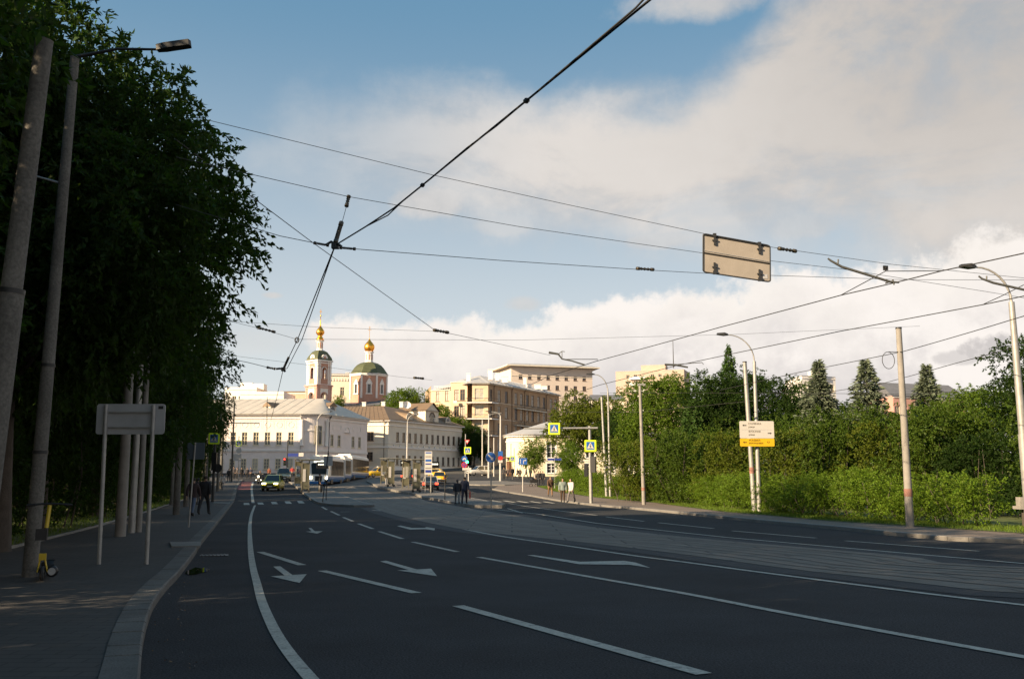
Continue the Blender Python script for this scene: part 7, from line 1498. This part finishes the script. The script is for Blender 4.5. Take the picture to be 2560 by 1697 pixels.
# pram
p = G(1334, 1217, .06); e = thing('pram', 'dark pram with big wheels at the kerb by the hedge end', 'pram', p, R(90))
for x, y in ((-.25, -.3), (.25, -.3), (-.25, .3), (.25, .3)): t = MB(); t.M = Matrix.Translation((x, y, .2)) @ Matrix.Rotation(R(90), 4, 'Y'); t.lathe([(.14, -.03), (.2, -.02), (.2, .02), (.14, .03)], 14); t.build('wheel', tyre_m, e)
mb = MB(); mb.add([(-.22, -.4, .5), (.22, -.4, .5), (.22, .35, .45), (-.22, .35, .45), (-.26, -.5, .85), (.26, -.5, .85), (.26, .45, .8), (-.26, .45, .8)], [(3, 2, 1, 0), (0, 1, 5, 4), (1, 2, 6, 5), (2, 3, 7, 6), (3, 0, 4, 7), (4, 5, 6, 7)]); mb.build('carrycot', blackp, e); mb = MB(); mb.lathe([(.0, .26), (.2, .22), (.3, .0)], 12, (0, .15, .82)); mb.build('canopy', blackp, e); mb = MB(); mb.tube([(-.2, -.3, .2), (-.2, .2, .5), (-.2, -.75, 1.0), (.2, -.75, 1.0), (.2, .2, .5), (.2, -.3, .2)], .018, 6); mb.build('frame', steel, e)
# ================================================================ overhead wires
def sag(pts, s, n=10):
    out = []
    for a, b in zip(pts, pts[1:]):
        for i in range(n): t = i / n; q = a.lerp(b, t); q.z -= 4 * s * t * (1 - t) * (b - a).length / 20; out.append(q)
    out.append(pts[-1]); return out
def wire(label, pts, r=.012, s=0.0, name='overhead_wire', group='overhead wires', m=None, e0=0, e1=0):
    P = [Vector(p) for p in pts]
    if e0: P.insert(0, P[0] + (P[0] - P[1]).normalized() * e0)          # runs on outside the view
    if e1: P.append(P[-1] + (P[-1] - P[-2]).normalized() * e1)
    o0 = P[0].copy(); mb = MB(); mb.tube([p - o0 for p in sag(P, s)], r, 5); o = mb.build(name, m or wirem, None, o0); return tag(o, label, 'overhead wire', group)
def wat(l): return [at(*q) for q in l]
def insul(label, a, b, r=.035, ribs=8, ends=.05):
    a, b = Vector(a), Vector(b); d = b - a; L_ = d.length; q = d.to_track_quat('Z', 'Y'); prof = [(0, 0), (r * 1.1, 0), (r * 1.1, L_ * .16), (r * .55, L_ * .17)]
    for i in range(ribs): z = L_ * (.2 + .6 * i / ribs); prof += [(r * .6, z), (r * 1.05, z + L_ * .6 / ribs * .35), (r * .6, z + L_ * .6 / ribs * .7)]
    prof += [(r * .55, L_ * .83), (r * 1.1, L_ * .84), (r * 1.1, L_), (0, L_)]; mb = MB(); mb.M = q.to_matrix().to_4x4(); mb.lathe(prof, 10); o = mb.build('insulator', mat('insulator_brown', (.05, .04, .025), .4, 0, .1), None, a); return tag(o, label, 'insulator', 'wire insulators')
ZC = 6.3
c1 = [atz(*q, ZC) for q in ((1660, -30), (1625, 0), (1316, 252), (1180, 362), (1056, 463))] + [atz(985, 520, ZC), atz(915, 566, ZC), atz(838, 613, ZC)]
wire('heavy contact wire sweeping from the top of the picture down to the crossing insulators', c1, .0145, e0=40)
c2 = [atz(*q, ZC) for q in ((1642, -36), (1590, 20), (1316, 252), (1240, 316), (1170, 368), (1056, 463), (1010, 500), (970, 538), (915, 566), (850, 606), (838, 613))]
wire('second strand twisting round the heavy contact wire in the upper sky', c2, .0115, e0=40)
for px, py, lb in ((1316, 252, 'small dark clamp on the heavy contact wire, the upper of two'), (1056, 463, 'small dark clamp on the heavy contact wire, the lower of two')):
    q = atz(px, py, ZC); mb = MB(); mb.box((0, 0, 0), (.05, .08, .04), .5); mb.lathe([(0, -.035), (.025, -.03), (.03, 0), (.025, .03), (0, .035)], 8); o = mb.build('wire_clamp', darkm, None, q); tag(o, lb, 'clamp')
nd_ = atz(838, 613, ZC); far = [atz(*q, ZC) for q in ((838, 613), (743, 850), (708, 922), (690, 1000), (677, 1050))]
wire('left strand of the contact wire running down from the insulators to the mansion roof', far, .014); far2 = [p + Vector((.16, 0, .02)) for p in far[1:3]]; wire('right strand of the contact wire running beside it down to the second crossing', [far[0]] + far2 + [far[2]], .013)
Yn = nd_.y
mb = MB(); mb.tube([at(815, 612, Yn) - nd_, at(828, 604, Yn) - nd_, Vector((0, 0, .02)), at(848, 612, Yn) - nd_, at(854, 617, Yn) - nd_], .028, 7); mb.box((0, 0, -.02), (.14, .14, .1)); o = mb.build('wire_crossing', darkm, None, nd_); tag(o, 'dark hanger casting where the insulators and the heavy contact wire meet', 'wire fitting')
insul('ribbed insulator pointing left from the wire crossing', at(784, 607, Yn), at(822, 613.5, Yn), .03); insul('ribbed insulator pointing right from the wire crossing', at(849, 619, Yn), at(889, 622.5, Yn), .03); insul('long ribbed insulator rising from the wire crossing', at(838, 608, Yn), at(853.5, 556, Yn + .3), .045, 9)
wire('short link between the two insulators above the wire crossing', [at(855, 556, Yn + .3), at(866, 516, Yn + .4)], .006); insul('short brown insulator hanging from the second span wire', at(866, 516, Yn + .4), at(872, 490, Yn + .5), .04, 3)
S = 'span wires across the road'
wire('uppermost span wire running from the left trees to the hanging sign', wat([(440, 281, 21.5), (1083, 438, 24), (1420, 512, 25.5), (1760, 584, 27)]), .0075, 0, group=S)
wire('span wire leaving the hanging sign to the right edge of the picture', wat([(1924, 617, 27.1), (1942, 620, 27.2), (2230, 661, 30), (2560, 695, 33), (2700, 708, 34)]), .0075, 0, group=S, e1=14); insul('chain of dark insulators just right of the hanging sign', at(1947, 621, 27.2), at(1990, 628, 27.6), .05, 3)
wire('second span wire passing behind the hanging sign', wat([(440, 393, 18.5), (872, 492, 22), (1300, 567, 25), (1760, 633, 28), (2110, 673, 30), (2460, 728, 33), (2700, 768, 35)]), .0075, 0, group=S, e1=14)
wire('span wire from the left trees to the wire crossing', wat([(440, 512, Yn - .8), (700, 590, Yn - .2), (784, 607, Yn)]), .0075, 0, group=S); wire('span wire from the wire crossing to behind the hanging sign and beyond', wat([(889, 622.5, Yn), (1250, 651, 22), (1600, 674, 25), (1760, 683, 27.5), (2250, 699, 31), (2560, 700, 34)]), .0075, 0, group=S, e1=16); insul('dark insulator on the span wire between the crossing and the hanging sign', at(1592, 671, 24.9), at(1634, 674, 25.2), .04, 3)
wire('long slanting span wire falling from the left trees towards the brick house', wat([(440, 350, 20), (770, 598, 30), (930, 713, 36), (1088, 826, 44), (1240, 858, 58), (1376, 888, 72)]), .012, 0, group=S); insul('dark insulator on the slanting span wire above the brick house', at(1085, 825, 44), at(1120, 831, 45), .07, 3)
wire('thin level span wire above the church', wat([(440, 794, 58), (800, 818, 62), (1083, 828, 64)]), .010, 0, group=S); wire('span wire through the ring left of the bell tower', wat([(440, 771, 46), (645, 820, 52), (742, 848, 54), (1000, 849, 60), (1303, 850, 66), (1830, 836, 72), (2300, 815, 76)]), .010, 0, group=S); insul('long dark insulator left of the bell tower', at(645, 819, 52), at(687, 830, 52.8), .07, 3)
mb = MB(); q = at(742, 850, 54); mb.tube([(.10 * math.cos(i * math.pi / 8), 0, .14 * math.sin(i * math.pi / 8)) for i in range(17)], .035, 6, 0, False); o = mb.build('strain_ring', darkm, None, q); tag(o, 'small dark ring on the span wire left of the bell tower', 'wire fitting')
wire('lowest thin span wire left of the church', wat([(440, 872, 68), (820, 918, 72), (1000, 942, 76), (1080, 950, 80)]), .010, 0, group=S); insul('dark insulator on the lowest thin span wire, above the church trees', at(1035, 944, 77), at(1058, 946, 78), .09, 3)
wire('span wire left of the second wire crossing', wat([(440, 870, 38), (620, 906, 39.5), (668, 918, 40)]), .012, 0, group=S); insul('insulator left of the second wire crossing', at(667, 918, 40), at(688, 922, 40), .05, 3)
q0 = at(708, 923, 40); mb = MB(); mb.tube([at(690, 922, 40) - q0, at(700, 921, 40) - q0, Vector((0, 0, 0)), at(713, 929, 40) - q0], .045, 6); mb.tube([Vector((0, 0, 0)), at(722, 892, 40) - q0], .05, 6); mb.box((0, 0, 0), (.15, .15, .15)); o = mb.build('wire_crossing', darkm, None, q0); tag(o, 'second smaller wire crossing in front of the bell tower', 'wire fitting')
T = 'tram contact wires on the right'
ra = [atz(*q, 6.0) for q in ((2620, 616), (2560, 633), (2355, 677), (2240, 706), (2102, 738), (1800, 818), (1490, 903), (1372, 940), (1330, 960))]; wire('upper tram contact wire on the right, rising to the picture edge', ra, .013, .01, group=T, e0=40)
rb = [atz(*q, 6.0) for q in ((2660, 716), (2560, 740), (2460, 761), (2100, 828), (1850, 880), (1690, 914), (1500, 962), (1385, 1000))]; wire('middle tram contact wire on the right', rb, .013, .01, group=T, e0=40)
rc = [atz(*q, 6.0) for q in ((2560, 790), (2530, 799), (2400, 838), (2260, 878), (2000, 930), (1800, 975))]; wire('third tram contact wire from above, passing the hooped pole', rc, .013, .02, group=T, e0=40)
rd_ = [atz(*q, 6.0) for q in ((2640, 835), (2545, 866), (2400, 905), (2200, 960), (2000, 990))]; wire('lowest tram contact wire on the right', rd_, .013, .02, group=T, e0=40)
wire('thin wire across the bushes behind the poles', wat([(1500, 982, 86), (1900, 982, 70), (2280, 985, 52), (2560, 968, 44)]), .012, 0, group=T); wire('thin low wire between the slim lamp post and the bushes', wat([(1400, 1030, 90), (1600, 1030, 76), (1900, 1000, 70)]), .012, 0, group=T)
def arm(label, pts, rs, hooks=()):
    P = wat(pts); o0 = P[0].copy(); mb = MB(); mb.tube([p - o0 for p in P], rs, 7)
    for h in hooks: H_ = wat(h); mb.tube([p - o0 for p in H_], .018, 5)
    o = mb.build('steady_arm', mat('steady_arm_grey', (.10, .10, .09), .5, .3, .1), None, o0); return tag(o, label, 'wire bracket', 'steady arms holding the tram wires')
Ya = atz(2240, 706, 6.0).y; arm('curved steady arm holding the upper tram wire, right of the hanging sign', [(2070, 646, Ya), (2078, 652, Ya), (2105, 667, Ya), (2180, 690, Ya), (2225, 704, Ya), (2248, 706, Ya)], [.02, .025, .03, .03, .028, .02], [[(2095, 662, Ya), (2096, 648, Ya)], [(2214, 708, Ya), (2225, 704, Ya)], [(2232, 698, Ya), (2236, 712, Ya)]])
wire('thin stay above the curved steady arm', wat([(2104, 737, Ya), (2145, 715, Ya), (2214, 678, Ya), (2214, 668, Ya)]), .01, 0, group=T); wire('level stay from the wire hanger to the upper tram wire', wat([(2214, 678, Ya), (2356, 677, Ya)]), .01, 0, group=T)
mb = MB(); q0 = at(2214, 665, Ya); mb.prism([(-.06, 0), (.06, 0), (.0, .02)], -.1, 0); mb.tube([(-.05, 0, 0), (0, 0, -.09), (.05, 0, 0), (-.05, 0, 0)], .015, 5); o = mb.build('wire_hanger', darkm, None, q0); tag(o, 'little triangular hanger on the span wire right of the hanging sign', 'wire fitting')
Yb = atz(2560, 740, 6.0).y; arm('curved steady arm at the right picture edge, behind the street lamp', [(2447, 690, Yb), (2456, 697, Yb), (2484, 707, Yb), (2560, 724, Yb), (2640, 742, Yb)], [.02, .025, .03, .03, .02], [[(2467, 701, Yb), (2467, 690, Yb)]]); wire('thin stay crossing the right street lamp', wat([(2460, 760, Yb), (2500, 742, Yb), (2560, 712, Yb)]), .01, 0, group=T)
Yc = 46.0; arm('triangular steady arm above the pale block', [(1372, 881, Yc), (1396, 885, Yc), (1405, 897, Yc), (1430, 902, Yc), (1462, 912, Yc)], [.06, .05, .035, .035, .04], [[(1396, 885, Yc), (1405, 878, Yc), (1412, 879, Yc)], [(1405, 878, Yc), (1405, 897, Yc)], [(1405, 898, Yc), (1494, 898, Yc), (1496, 901, Yc), (1462, 912, Yc)]])
Yd = 46.0; arm('steady arm with a bent end above the tower block', [(1662, 911, Yd), (1690, 912, Yd), (1720, 918, Yd)], [.05, .05, .04], [[(1690, 911, Yd), (1755, 906, Yd), (1759, 911, Yd)]])
wire('thin vertical dropper wire in front of the white mansion', wat([(668, 992, 70), (667, 1030, 70), (667, 1078, 70)]), .02, 0, group=S)
